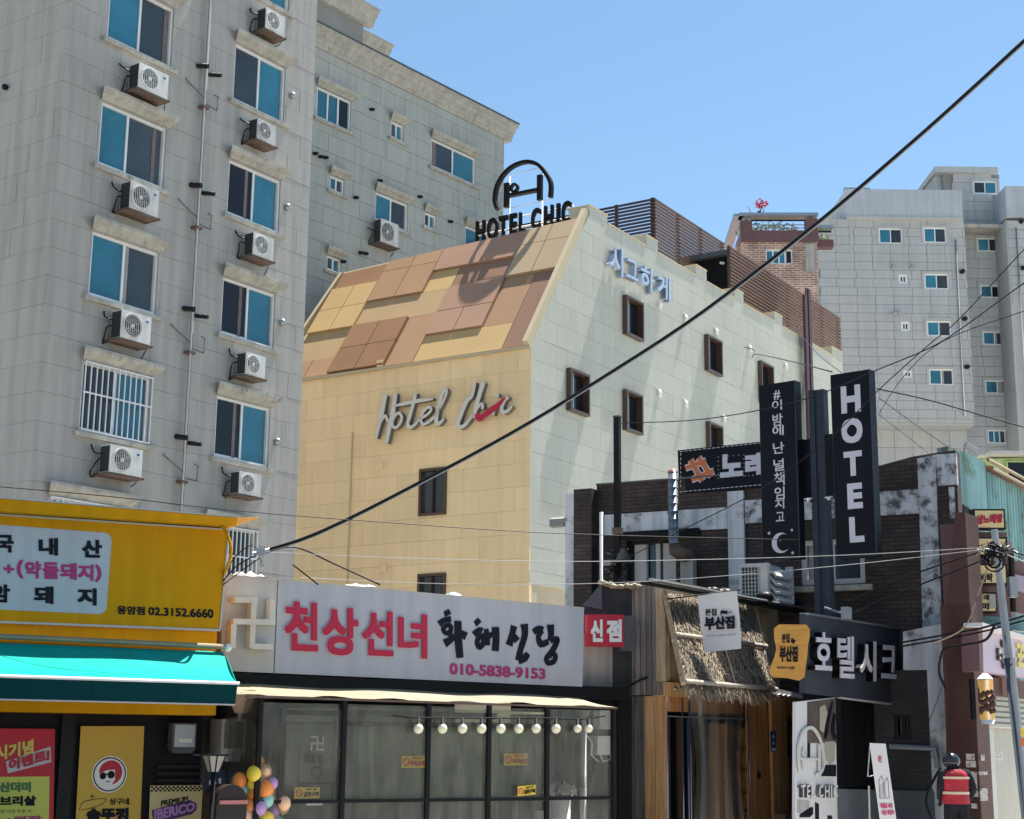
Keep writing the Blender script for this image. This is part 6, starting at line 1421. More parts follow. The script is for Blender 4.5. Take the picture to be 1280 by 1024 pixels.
# porch under the thatch with clear curtains
po = .9
pf_ = thing('curtain_frame', WF, (wf(835, 950, po)[0], po, 0), 'thin steel pipe frame with clear curtains under the thatch', 'frame')
zc_ = wf(853, 872, po)[1]
for x in (834, 853.5, 860, 862.5, 936):
    u = wf(x, 950, po)[0]; put('pipe', MB().tube([(u, po, 0), (u, po, zc_ - (.0 if x != 860 else .3))], .014 if x != 862.5 else .02, 6), 'steel_blue', pf_, WF)
zh = wf(853, 896, po)[1]; put('pipe', MB().tube([(wf(834, 896, po)[0], po, zh), (wf(936, 896, po)[0], po, zh)], .01, 6), 'metal_grey', pf_, WF)
def curtain(u0, u1, z0, z1, o, label, seed, conv=0):
    mb = MB(); P = []; n = 30; rng = random.Random(seed); m = 8; ph = rng.uniform(0, 6)
    for j in range(m + 1):
        v = j / m
        for i in range(n + 1):
            a = i / n; a2 = a + conv * (a - .5) * sin(pi * v) ; u = u0 + (u1 - u0) * a2; P.append((u, o + .012 * sin(i * .8 + ph) + .005 * sin(i * 2.1 + v * 2), z1 + (z0 - z1) * v))
    mb.add(P, [(j * (n + 1) + i, j * (n + 1) + i + 1, (j + 1) * (n + 1) + i + 1, (j + 1) * (n + 1) + i) for j in range(m) for i in range(n)], smooth=True)
    put('clear_curtain', mb, 'vinyl_clear', None, WF, (u0, o, z0), label=label, cat='curtain')
curtain(wf(863, 950, po)[0], wf(936, 950, po)[0], .1, zh + .35, po - .05, 'gathered clear plastic curtain at the pub doorway', 3, -.25)
put('inner_wall', MB().box(wf(838, 950, -.2)[0], wf(898, 950, -.8)[0], -.85, -.8, 0, zmid - .3), 'wood_dark', pub, WF)
for k in range(4): u = wf(838, 950, -.8)[0] + .45 * k; put('stud', MB().box(u, u + .08, -.8, -.72, 0, zmid - .3), 'black', pub, WF)
put('header_beam', MB().box(.13, wf(940, 900)[0], -.1, .05, zmid - .25, zmid - .02), 'wood_door', pub, WF)
sh_ = thing('timber_shelf', WF, (wf(917, 960, -.3)[0], -.5, 0), 'tall orange timber shelf standing inside the pub doorway', 'shelf')
ua, ub = wf(899, 960, -.5)[0], wf(926, 960, -.5)[0]
for u in (ua, ub): put('side', MB().box(u, u + .05, -.7, -.35, 0, wf(910, 905, -.5)[1]), 'wood_orange', sh_, WF)
for y in (908, 937, 962, 990, 1012): z = wf(910, y, -.5)[1]; put('shelf', MB().box(ua + .051, ub - .001, -.7, -.35, z - .03, z), 'wood_orange', sh_, WF)
# door boards and posts on the right
zd = wf(960, 872)[1]
for i, (p0, p1, m, o) in enumerate(((937, 949, 'wood_door', 0), (949.4, 961.5, 'wood_door', -.01), (962, 971.5, 'wood_orange', .06), (972, 984, 'wood_orange', 0), (984.4, 996, 'wood_door', -.02))):
    u0, u1 = wf(p0, 950, .3)[0], wf(p1, 950, .3)[0]; put('door_board', MB().box(0, u1 - u0, -.06, 0, 0, zd), m, pub, WF, (u0, .3 + o, 0), rel=True)
put('door_knob', MB().ball((0, .04, 0), .04, 8, 6, sz=1.6), 'black', pub, WF, (wf(946, 969, .3)[0], .3, wf(946, 969, .3)[1]), rel=True)
c = wf(963, 914, .38); d = wf(970, 940, .38); t = thing('blue_sticker', WF, (c[0], .38, d[1]), 'small blue and white sticker on the orange door post', 'sticker')
put('card', MB().box(c[0], d[0], .375, .385, d[1], c[1]), 'badge_blue', t, WF); put('print', MB().disc(((c[0] + d[0]) / 2, c[1] - .09), .03, .386, .39, 12).disc(((c[0] + d[0]) / 2, c[1] - .2), .03, .386, .39, 12).box(c[0] + .01, d[0] - .01, .386, .389, d[1] + .01, d[1] + .07), 'white', t, WF)
t = thing('corrugated_porch_roof', WF, (wf(1000, 870, .6)[0], .6, wf(1000, 872, .6)[1]), 'small white corrugated porch roof with a rusty edge beside the thatch', 'roof')
g0, g1 = wf(962, 866, 1.0), wf(1034, 877, 1.0); mb = MB(); P = []; n = 60
for i in range(n + 1):
    a = i / n; u = g0[0] + (g1[0] - g0[0]) * a; zf_ = g0[1] + (g1[1] - g0[1]) * a + .012 * sin(i * 1.3); P += [(u, 1.0, zf_), (u, .0, zf_ + .22)]
mb.add(P, [(2 * i, 2 * i + 1, 2 * i + 3, 2 * i + 2) for i in range(n)], smooth=True); put('sheet', mb, 'white', t, WF)
put('white_lip', MB().prism([(g0[0], g0[1] - .01), (g1[0], g1[1] - .008), (g1[0] - .1, g1[1] + .03), (g0[0], g0[1] + .10)], .96, .985), 'white', t, WF)
put('edge', MB().prism([(g0[0], g0[1] - .07), (g1[0], g1[1] - .05), (g1[0], g1[1] - .012), (g0[0], g0[1] - .012)], .97, .99), 'rust_orange', t, WF)
t = thing('black_lamp_pipe', WF, (wf(989, 950, .5)[0], .5, 0), 'tall black pipe with a cylindrical lamp by the pub door', 'lamp')
u = wf(989, 950, .5)[0]; put('pipe', MB().tube([(u, .5, 0), (u, .5, wf(989, 897, .5)[1])], .03, 8), 'black', t, WF); put('lamp_body', MB().tube([(u, .5, wf(989, 945, .5)[1]), (u, .5, wf(989, 903, .5)[1])], .055, 10), 'black', t, WF)
put('gas_pipe', MB().tube([(0, 0, 0), (0, 0, 1.6)], .03, 6), 'black', t, WF, (u + .12, .45, .3), rel=True)
c = wf(975, 1018, .8); put('red_box', MB().box(-.12, .16, -.1, .1, -.9, 0), 'maroon', None, WF, (c[0] + .1, .8, c[1]), rel=True, label='dark maroon box with an amber lamp at the foot of the pub door', cat='box')
# black tarpaulin and lean-to between the white sign and the pub
TP = Fr(757, 800, 24.9, 90)
t = thing('tarpaulin_shed', TP, (0, 0, 0), 'gap covered with dark tarpaulin between white sign and pub', 'shed')
tq = lambda x, y, o=0: TP.uv(x, y, o)
put('panel', MB().prism([tq(728, 762), tq(752, 728), tq(778, 735), tq(790, 735), tq(790, 872), tq(728, 872)], -.5, 0), 'tarp_dark', t, TP)
put('flap', MB().prism([tq(728, 757), tq(752, 729), tq(753, 762)], .01, .03), 'tarp', t, TP)
put('lower_panel', MB().prism([tq(772, 872), tq(790, 872), tq(790, 1100), tq(772, 1100)], -.5, -.02), 'black', t, TP)
rng = random.Random(2); mb = MB()
for k in range(24): x = 752 + k * 2.0; p = tq(x, 729 + (k % 5) * .6 + (3 if k > 6 else 0), .05); mb.ball((p[0], .05 + rng.uniform(-.1, .1), p[1]), rng.uniform(.02, .045), 6, 4, sx=1.7)
put('frayed_edge', mb, 'canopy', t, TP, kind='stuff')
put('hose', MB().tube([(*tq(781, 861)[:1], .1, tq(781, 861)[1]), (tq(800, 850)[0], .12, tq(800, 850)[1]), (tq(830, 841)[0], .14, tq(830, 841)[1])], .022, 6), 'rubber', t, TP)
# brackets and wire nest at the foot of the steel post
t = thing('wire_nest', D, (dx(772, 700, 1), 1.0, dz(772, 720, 1)), 'tangle of wires, tape and a hooded lamp on the black steel post', 'wires'); rng = random.Random(9)
c = (dx(770, 700, 1), 1.05, dz(770, 706, 1)); mb = MB()
for k in range(16):
    P = [(c[0] + rng.uniform(-.25, .3), c[1] + rng.uniform(-.05, .15), c[2] + rng.uniform(-.35, .3)) for _ in range(4)]; mb.tube(smooth(P), .006, 4)
put('wires', mb, 'rubber', t, D, kind='stuff'); put('lamp_hood', MB().tube([(c[0] + .2, 1.1, c[2] + .28), (c[0] + .2, 1.1, c[2] + .02)], [.05, .18], 10), 'tarp', t, D); put('tape', MB().box(c[0] - .2, c[0] + .05, 1.1, 1.14, c[2] - .02, c[2] + .08), 'concrete', t, D)

# ---------------------------------------------------------------- hotel entrance
HC = Fr(1069, 820, 25.6, 35)
hq = lambda x, y, o=0: HC.uv(x / 4.267 + 920, y / 4.267 + 784, o)
he = thing('hotel_entrance', HC, (0, -.3, 0), 'dark panelled hotel entrance below the blue grey Korean sign', 'shop')
t = thing('entrance_fascia_sign', HC, (0, 0, hq(600, 400)[1]), 'blue grey fascia sign with four deep white Korean letters', 'sign')
put('board', MB().prism([hq(370, -72), hq(905, 18), hq(905, 255), hq(842, 258), hq(842, 412), hq(370, 350)], -.1, 0), 'sign_grey', t, HC)
put('top_flashing', MB().prism([hq(370, -76), hq(912, 12), hq(912, 20), hq(370, -66)], -.1, .06), 'metal_grey', t, HC)
put('bottom_trim', MB().prism([hq(555, 372), hq(842, 408), hq(842, 418), hq(555, 381)], -.05, .012), 'sign_cream', t, HC)
for chx, x0, x1, y0, y1, sl_ in (('호', 425, 512, 24, 228, 6), ('텔', 542, 632, 45, 270, 6), ('시', 665, 748, 72, 284, 6), ('크', 778, 855, 94, 272, 6)):
    put('letter', MB().text(chx, [hq(x0, y0, .14), hq(x1, y0 + sl_, .14), hq(x1, y1 + sl_, .14), hq(x0, y1, .14)], .125, .14, .018), 'letter_lav', t, HC)
    put('letter_return', MB().text(chx, [hq(x0, y0, .14), hq(x1, y0 + sl_, .14), hq(x1, y1 + sl_, .14), hq(x0, y1, .14)], .0, .12, .018), 'black', t, HC)
put('wall', MB().prism([hq(540, 360), hq(840, 360), hq(835, 870), hq(540, 870)], -.6, -.35), 'black', he, HC)
for k in range(5): a = hq(545 + k * 58, 390)[0]; b = hq(545 + k * 58 + 55, 390)[0]; put('panel', MB().box(a, b, -.34, -.3, hq(600, 862)[1], hq(600, 385)[1]), 'black_satin', he, HC)
put('plinth', MB().prism([hq(545, 862), hq(850, 872), hq(850, 1300), hq(545, 1300)], -.5, -.2), 'base_grey', he, HC)
# poster board
hp = lambda x, y: HC.uv(x / 6.24 + 960, y / 6.24 + 860, 0)
t = thing('entrance_poster_board', HC, (hp(380, 500)[0], .05, hp(380, 1100)[1]), 'tall entrance board showing a room photo and an arched H emblem', 'poster')
put('board', MB().prism([hp(215, 110), hp(525, 75), hp(545, 1150), hp(212, 1150)], -.05, .0), 'banner_white', t, HC)
put('photo_dark', MB().prism([hp(305, 110), hp(522, 80), hp(528, 430), hp(305, 430)], .002, .006), 'photo_brown', t, HC)
put('photo_lamp', MB().prism([hp(440, 420), hp(518, 415), hp(516, 560), hp(480, 600), (hp(445, 560))], .008, .011), 'photo_cream', t, HC)
put('photo_lamp', MB().prism([hp(400, 150), hp(440, 130), hp(470, 230), hp(430, 350), hp(400, 330)], .008, .011), 'photo_cream', t, HC)
put('photo_plant', MB().stroke([hp(500, 100), hp(470, 220), hp(450, 330), hp(440, 400)], [.03, .12, .14, .05], .0115, .014).stroke([hp(515, 200), hp(500, 330), hp(520, 400)], [.1, .15, .1], .0145, .017), 'print_black', t, HC)
put('photo_shade', MB().prism([hp(305, 430), hp(325, 430), hp(325, 560), hp(305, 560)], .007, .01).prism([hp(436, 600), hp(528, 600), hp(528, 690), hp(412, 688)], .007, .01), 'print_black', t, HC)
mb = MB(); P = [hp(*p) for p in ((238, 660), (222, 560), (225, 440), (260, 340), (320, 310), (370, 360), (405, 450), (420, 560), (405, 640), (360, 680))]
mb.stroke(P, .05, .02, .05); put('emblem_arch', mb, 'letter_white', t, HC)
mb = MB(); mb.prism([hp(222, 545), hp(385, 545), hp(385, 565), hp(222, 562)], .02, .045).prism([hp(378, 440), hp(392, 440), hp(392, 650), hp(378, 650)], .02, .046).prism([hp(248, 545), hp(262, 545), hp(262, 650), hp(248, 640)], .02, .0465).ring(hp(268, 500), .04, .065, .02, .045, n=18)
put('emblem_bed', mb, 'letter_white', t, HC)
mb = MB()
for chx, x0, x1 in (('T', 228, 262), ('E', 274, 300), ('L', 308, 334), ('C', 368, 400), ('H', 414, 450), ('I', 460, 470), ('C', 480, 514)):
    put('letter', MB().text(chx, [hp(x0, 760), hp(x1, 752), hp(x1, 852), hp(x0, 856)], .002, .05, .03), 'letter_shadow', t, HC); put('letter_face', MB().text(chx, [hp(x0, 760), hp(x1, 752), hp(x1, 852), hp(x0, 856)], .056, .062, .02), 'banner_white', t, HC)
put('print_mark', MB().prism([hp(365, 890), hp(395, 905), hp(398, 1150), hp(368, 1150)], .002, .006), 'print_black', t, HC); put('print_mark', MB().prism([hp(245, 985), hp(350, 985), hp(350, 930), hp(328, 930), hp(325, 1010), hp(245, 1010)], .002, .0065), 'print_black', t, HC); put('print_mark', MB().prism([hp(462, 995), hp(498, 995), hp(498, 1150), hp(462, 1150)], .002, .006), 'print_black', t, HC)
put('grey_plate', MB().prism([hp(228, 870), hp(320, 880), hp(320, 985), hp(228, 975)], .002, .005), 'concrete', t, HC)
# hanging cord at the sign end
put('cable_end', MB().tube([(hq(842, 320)[0], .02, hq(842, 320)[1]), (hq(858, 370)[0], .02, hq(858, 370)[1]), (hq(850, 425)[0], .02, hq(850, 425)[1]), (hq(872, 430)[0], .02, hq(872, 430)[1]), (hq(856, 330)[0], .02, hq(856, 330)[1])], .008, 5), 'metal_grey', t, HC)
put('flood_lamp', MB().box(-.08, .08, -.02, .1, -.1, .1).tube([(0, -.02, 0), (-.1, -.3, .1)], .02, 5), 'pipe_white', t, HC, (HC.uv(1048, 771)[0], .1, HC.uv(1048, 771)[1] + .05), rel=True)

# x-banner
XB = Fr(1100, 980, 22.5, 100)
xq = lambda x, y: XB.uv(x / 4.267 + 920, y / 4.267 + 784)
t = thing('standing_banner', XB, (xq(790, 1000)[0], 0, 0), 'narrow white standing banner with pink Korean lines and outlined bottles', 'banner')
put('sheet', MB().prism([xq(712, 618), xq(798, 622), xq(880, 1200), xq(790, 1200)], 0, .01), 'banner_white', t, XB)
put('pole', MB().tube([(xq(715, 640)[0], -.05, xq(715, 640)[1]), (xq(706, 800)[0], -.2, xq(706, 800)[1]), (xq(740, 790)[0], -.1, xq(740, 790)[1])], .01, 5).tube([(xq(714, 850)[0], -.3, xq(714, 850)[1]), (xq(718, 1024)[0], -.3, 0)], .018, 6), 'metal_grey', t, XB)
mb = MB(); w_ = .006
for (x0, y0, x1, y1) in ((762, 820, 788, 912), (792, 830, 815, 912)):
    for a, b in (((x0, y0), (x0 + 5, y1)), ((x1 - 3, y0 + 2), (x1 + 2, y1)), ((x0 + 5, y1), (x1 + 2, y1)), ((x0, y0), (x0 + 12, y0 - 28)), ((x1 - 3, y0), (x0 + 14, y0 - 28))): mb.stroke([xq(*a), xq(*b)], w_, .011, .014)
for k in range(5): mb.stroke([xq(764, 850 + 14 * k), xq(786, 832 + 14 * k)], w_ * .7, .0145, .016)
put('bottle_outline', mb, 'print_black', t, XB)
put('lettering', MB().text('해인', [xq(757, 684), xq(775, 684), xq(777, 724), xq(758, 724)], .011, .014, .03).text('애플홉 샤인', [xq(768, 938), xq(832, 938), xq(835, 966), xq(771, 968)], .011, .014, .05).text('대상 체험팩', [xq(776, 976), xq(840, 974), xq(843, 1002), xq(779, 1004)], .011, .014, .05), 'pink_print', t, XB)

# ---------------------------------------------------------------- right street corner
RS = Fr(1222, 850, 24.5, 36)
rx = lambda x, y, o=0: RS.uv(x / 4.267 + 1080, y / 4.267 + 784, o)
ps = thing('pink_fronted_shop', RS, (rx(600, 500)[0], 0, 0), 'shop with a red brown pillar and a pale pink sign at the right edge', 'shop')
RL = Fr(0, 0, 0, 126, RS.wp(rx(590, 300)[0], 0, 0)); pl0 = RL.uv(1177, 900)[0]
put('pillar_side', MB().prism([(pl0, 0), (-.01, 0), (-.01, RL.uv(1215, 640)[1]), (RL.uv(1194, 640)[0], RL.uv(1194, 640)[1]), (RL.uv(1180, 790)[0], RL.uv(1180, 790)[1])], -.6, 0), 'redbrown', ps, RL)
put('pillar_front', MB().box(rx(590, 300)[0], rx(640, 500)[0], -.5, 0, 0, RS.uv(1220, 780)[1] + .3), 'redbrown', ps, RS)
put('upper_wall', MB().box(rx(625, 0)[0], 3.0, -.6, -.3, RS.uv(1230, 858)[1], RS.uv(1225, 655)[1]), 'maroon', ps, RS)
put('lintel', MB().box(rx(640, 300)[0], 3.0, -.5, -.05, RS.uv(1230, 868)[1], RS.uv(1230, 845)[1]), 'redbrown', ps, RS)
# notices on the pillar
for i, (x0, y0, x1, y1) in enumerate(((545, 675, 592, 708), (545, 712, 598, 748), (555, 770, 606, 862), (576, 870, 612, 905), (618, 680, 640, 712), (615, 860, 658, 925), (610, 770, 655, 788), (572, 940, 606, 968))):
    fr_ = RL if x0 < 600 else RS; a = fr_.uv(x0 / 4.267 + 1080, y0 / 4.267 + 784); b = fr_.uv(x1 / 4.267 + 1080, y1 / 4.267 + 784)
    put('notice', MB().box(0, b[0] - a[0], 0, .012, 0, a[1] - b[1]), 'paper_old', None, fr_, (a[0], .002, b[1]), rel=True, label=['topmost left paper notice on the red brown pillar', 'second paper notice from the top on the pillar left side', 'tall white paper notice beside the worker shoulder', 'paper notice at the worker elbow on the pillar corner', 'small pale notice high on the pillar front', 'largest white notice on the pillar front above the door slats', 'narrow pale strip notice across the pillar front', 'lowest torn notice on the pillar beside the worker'][i], cat='notice', group='paper notices pasted on the red brown pillar')
t = thing('pink_sign', RS, (1, .1, rx(700, 200)[1]), 'pale pink fascia sign with gold and white emblem lettering', 'sign')
sq_ = [rx(632, 8, .15), rx(900, 85, .15), rx(900, 272, .15), rx(637, 236, .15)]
put('board', MB().prism(sq_, -.1, .15), 'pink_sign', t, RS)
put('frame', MB().prism([rx(610, -5, .18), rx(632, 0, .18), rx(637, 240, .18), rx(618, 236, .18)], -.1, .18), 'maroon', t, RS)
put('flashing', MB().prism([rx(632, -25, .3), rx(900, 55, .3), rx(900, 75, .3), rx(632, -5, .3)], .0, .3), 'banner_white', t, RS)
mb = MB(); mc = MB()
for i, (x, y, r) in enumerate(((738, 88, 22), (715, 130, 20), (760, 125, 24), (735, 165, 24), (768, 175, 20), (745, 205, 20), (715, 165, 14))):
    c = rx(x, y, .17); k = r * .0030; mb.disc(c, k * 1.0, .151, .19 + .002 * i, 16); put('emblem_petal', MB().disc(c, k * .55, .193, .205 + .002 * i, 14), 'letter_white', t, RS)
put('emblem_outline', mb, 'frame_brown', t, RS)
mb = MB()
for i, (p, q_) in enumerate((((812, 98), (850, 108)), ((815, 150), (870, 158)), ((835, 100), (825, 200)), ((850, 130), (860, 200)), ((818, 198), (880, 208)))): mb.stroke([rx(*p, .16), rx(*q_, .16)], .075, .151, .175 + .002 * i)
put('gold_letter', mb, 'gold', t, RS)
# cylinder lantern sign
LN = Fr(1232, 875, 23.6, 90); c0_, c1_ = LN.uv(1222, 849), LN.uv(1243.5, 900)
t = thing('cylinder_lantern_sign', LN, (0, 0, c1_[1]), 'cylindrical yellow advertising lantern with a white domed cap', 'sign')
cu = (c0_[0] + c1_[0]) / 2; r = (c1_[0] - c0_[0]) / 2
put('cylinder', MB().tube([(cu, 0, c1_[1]), (cu, 0, c0_[1])], r, 20), 'lantern_yellow', t, LN)
put('cap', MB().tube([(cu, 0, c0_[1]), (cu, 0, c0_[1] + .04), (cu, 0, c0_[1] + .09)], [r * 1.05, r * .8, r * .25], 18), 'frame_white', t, LN)
put('base', MB().tube([(cu, 0, c1_[1] - .06), (cu, 0, c1_[1])], [r * .8, r * 1.02], 18), 'frame_white', t, LN)
mb = MB()
for i in range(26):
    a = radians(-150 + (i * 47) % 120); z = c1_[1] + .12 + (i * .137 % 1) * (c0_[1] - c1_[1] - .3); x_, y_ = cu + (r + .004) * cos(a), -(r + .004) * sin(a)
    mb.ball((x_, y_, z), .035, 6, 4, sz=1.3)
put('figure_print', mb, 'redbrown', t, LN)
put('bracket', MB().box(cu - r - .12, cu - r - .06, -.05, .05, c1_[1], c0_[1]), 'black', t, LN)
# shopfront under it
put('shutter_box', MB().box(rx(645, 500)[0], 3.0, -.45, -.2, RS.uv(1245, 868, -.2)[1] - .55, RS.uv(1245, 868, -.2)[1]), 'concrete', ps, RS)
for k in range(6): z = RS.uv(1245, 868, -.2)[1] - .55 + .09 * k; put('shutter_slat', MB().prof([(-.2, 0), (-.17, .02), (-.17, .07), (-.2, .085)], rx(645, 500)[0], 3.0), 'frost', ps, RS, (0, 0, z), rel=True)
dz0 = RS.uv(1240, 985, -.3)[1]; dz1 = RS.uv(1240, 915, -.3)[1]
put('door_frame', MB().box(rx(640, 700)[0], rx(655, 700)[0], -.4, -.3, 0, dz1 + .12).box(rx(770, 700)[0], rx(795, 700)[0], -.4, -.3, 0, dz1 + .12).box(rx(655, 700)[0] + .002, rx(770, 700)[0] - .002, -.4, -.3, dz1 + .03, dz1 + .12), 'metal_grey', ps, RS)
put('door_glass', MB().box(rx(656, 700)[0], rx(769, 700)[0], -.38, -.36, dz0, dz1 + .028), 'pane_black', ps, RS)
for k in range(9): put('shutter_slat', MB().prof([(-.38, 0), (-.33, .01), (-.33, .06), (-.38, .075)], rx(656, 900)[0], rx(769, 900)[0]), 'frost', ps, RS, (0, 0, dz0 - .09 * (k + 1)), rel=True)
a, b = rx(662, 650, -.35), rx(742, 690, -.35); mb = MB()
for k in range(5): mb.stroke([(a[0] + (b[0] - a[0]) * (k + .1) / 5, a[1] - .02), (a[0] + (b[0] - a[0]) * (k + .8) / 5, b[1] + .01)], .014, -.355, -.35)
mb.box(a[0], b[0], -.355, -.35, b[1] - .035, b[1] - .028).box(a[0], b[0], -.355, -.352, b[1] - .06, b[1] - .055)
put('door_decal', mb, 'white', ps, RS)
put('side_wall', MB().box(rx(796, 800)[0], 3.2, -.6, -.4, 0, RS.uv(1245, 868, -.2)[1]), 'frost', ps, RS)
# teal corrugated building behind
TW = Fr(1231, 620, 29, 36)
tw_ = lambda x, y, o=0: TW.uv(x / 7.877 + 1150, y / 7.877 + 540, o)
t = thing('teal_corrugated_building', TW, (tw_(640, 600)[0], 0, 0), 'teal corrugated metal building with a rust trimmed lean roof', 'building')
ua, ub = tw_(642, 400)[0], tw_(1250, 700)[0]; mb = MB(); P = []; n = 90; za, zb2 = tw_(645, 385)[1], tw_(1250, 700)[1]
for i in range(n + 1):
    a = i / n; u = ua + (ub - ua) * a; P += [(u, .03 * (1 if i % 4 in (0, 1) else -1), 0), (u, .03 * (1 if i % 4 in (0, 1) else -1), za + (zb2 - za) * a)]
mb.add(P, [(2 * i, 2 * i + 1, 2 * i + 3, 2 * i + 2) for i in range(n)]); put('corrugated_wall', mb, 'teal_wall', t, TW)
put('roof_edge', MB().add([(ua, .15, za + .0), (ub, .15, zb2), (ub, .15, zb2 + .08), (ua, .15, za + .08), (ua, -1, za + .35), (ub, -1, zb2 + .35)], [(0, 1, 2, 3), (3, 2, 5, 4)]), 'rust_orange', t, TW)
put('roof_trim', MB().tube([(ua - .1, .18, za + .02), (ub, .18, zb2 + .02)], .03, 6).tube([(ua - .1, .1, za + .2), (ub, .1, zb2 + .2)], .035, 6), 'canopy', t, TW)
TL_ = Fr(0, 0, 0, 50, TW.wp(ua, .02, 0)); ta2 = TL_.uv(1196, 600)[0]
put('painted_wall', MB().prism([(ta2, 0), (-.005, 0), (-.005, TL_.uv(1230, 578)[1]), (TL_.uv(1212, 568)[0], TL_.uv(1212, 568)[1]), (ta2, TL_.uv(1196, 562)[1])], -.2, 0), 'teal_wall', t, TL_)
put('mossy_edge', MB().prism([(ta2 - .45, 0), (ta2 - .01, 0), (ta2 - .01, TL_.uv(1196, 562)[1] - .02), (ta2 - .3, TL_.uv(1190, 560)[1])], -.2, .05), 'moss', t, TL_)
put('spot_lamp', MB().tube([(0, 0, 0), (.22, .1, -.12)], .06, 8).tube([(0, 0, 0), (-.06, 0, -.2)], .02, 5), 'pipe_white', t, TL_, (TL_.uv(1201, 556)[0], .1, TL_.uv(1201, 556)[1]), rel=True)
t = thing('green_building', Fr(1250, 590, 48, 92), (0, 0, 0), 'pale green house with a white roof edge behind the teal wall', 'building')
GB = Fr(1250, 590, 48, 92); gq = lambda x, y, o=0: GB.uv(x / 7.877 + 1150, y / 7.877 + 540, o)
put('wall', MB().prism([(gq(560, 800)[0], 0), (gq(1300, 800)[0], 0), gq(1300, 240), gq(560, 270)], -3, 0), 'green_wall', t, GB)
put('roof_edge', MB().box(gq(650, 230)[0], gq(1300, 200)[0], -.5, .5, gq(650, 245)[1], gq(650, 212)[1]), 'sign_cream', t, GB)
put('roof_edge', MB().box(gq(540, 230)[0], gq(650, 200)[0] - .01, -.5, .4, gq(600, 262)[1], gq(600, 245)[1]), 'sign_cream', t, GB)
put('window', MB().box(gq(860, 400)[0], gq(1300, 400)[0], .01, .05, gq(900, 520)[1], gq(900, 300)[1]), 'pane_black', t, GB)
put('window_frame', MB().box(gq(850, 400)[0], gq(862, 400)[0], .0, .09, gq(900, 520)[1], gq(900, 295)[1]).box(gq(864, 400)[0], gq(1300, 400)[0], .0, .09, gq(900, 302)[1], gq(900, 290)[1]), 'green_wall', t, GB)
# stack of small signs
SS = Fr(1237, 700, 25.3, 93)
ss = lambda x, y, o=0: SS.uv(x / 5.69 + 1180, y / 5.69 + 620, o)
def small_sign(name, x0, y0, x1, y1, label, m='poster_cream2', sk=0):
    a, b = ss(x0, y0), ss(x1, y1); t = thing(name, SS, ((a[0] + b[0]) / 2, 0, b[1]), label, 'sign')
    put('cabinet', MB().box(a[0], b[0], -.2, 0, b[1], a[1]), 'frame_black', t, SS); put('face', MB().box(a[0] + .03, b[0] - .03, 0, .01, b[1] + .03, a[1] - .03), m, t, SS)
    return t
t = small_sign('karaoke_sign', 205, 92, 440, 238, 'small glowing cream and orange box sign with red letters on the pole top')
put('lettering', MB().text('샵노래방', [ss(228, 138), ss(416, 128), ss(416, 192), ss(228, 204)], .011, .02, .05), 'print_red', t, SS)
t = small_sign('yellow_box_sign', 218, 292, 455, 428, 'yellow box sign half hidden by wires just under the karaoke sign')
t = small_sign('laundry_sign', 228, 482, 455, 632, 'yellow box sign with dark letters behind the leaning pole')
put('lettering', MB().text('세탁', [ss(252, 556), ss(345, 552), ss(345, 612), ss(252, 616)], .011, .02, .03), 'print_black', t, SS)
t = small_sign('beauty_sign', 245, 684, 380, 832, 'lowest yellow box sign with bold dark letters and a grey patch')
put('lettering', MB().text('재', [ss(278, 704), ss(318, 702), ss(318, 742), ss(278, 744)], .011, .02, .02).text('미', [ss(268, 762), ss(318, 760), ss(318, 808), ss(268, 812)], .011, .02, .04), 'print_black', t, SS)
put('grey_patch', MB().box(ss(322, 700)[0], ss(364, 700)[0], .011, .02, ss(340, 798)[1], ss(340, 700)[1]), 'concrete', t, SS)
put('wall_pink', MB().box(ss(190, 240)[0], ss(480, 240)[0], -.5, -.3, 2.5, ss(300, 240)[1]), 'pink_wall', ps, SS)
put('wall_pale_band', MB().prism([ss(495, 540), ss(640, 575), ss(640, 690), ss(495, 650)], -.29, -.2), 'pink_sign', ps, SS); put('wall_maroon', MB().prism([ss(482, 430), ss(640, 470), ss(640, 830), ss(482, 790)], -.5, -.3), 'pink_wall', ps, SS)
put('teal_panel', MB().prism([ss(210, 840), ss(640, 860), ss(640, 960), ss(210, 900)], -.45, -.25), 'teal_wall', ps, SS)
put('dark_pipe', MB().tube([(ss(488, 400)[0], -.1, ss(488, 400)[1]), (ss(505, 820)[0], -.1, ss(505, 820)[1])], .05, 8).tube([(ss(205, 200)[0], -.2, ss(205, 200)[1]), (ss(222, 900)[0], -.2, ss(222, 900)[1])], .045, 8), 'black', ps, SS)
# leaning utility pole
PU = Fr(1262, 850, 22.5, 90)
pt, pb_ = PU.uv(1243, 662), PU.uv(1281, 1000)
t = thing('utility_pole', PU, (pb_[0], 0, 0), 'leaning blue grey metal utility pole crowded with cables', 'pole')
sl2 = (pt[0] - pb_[0]) / (pt[1] - pb_[1]); px0 = pb_[0] + sl2 * (0 - pb_[1])
mid = (px0 + sl2 * 2.9, 2.9)
put('shaft', MB().tube([(px0, 0, 0), (mid[0], 0, 2.9)], .075, 14).tube([(mid[0], 0, 2.9), (pt[0], 0, pt[1])], [.06, .05], 14), 'pole_blue', t, PU)
put('collar', MB().tube([(mid[0], 0, 2.86), (mid[0], 0, 2.94)], .085, 14), 'pole_blue', t, PU)
c = PU.uv(1266, 733); put('junction_box', MB().box(c[0] - .05, c[0] + .06, -.1, .03, c[1] - .16, c[1] + .14), 'metal_grey', t, PU)
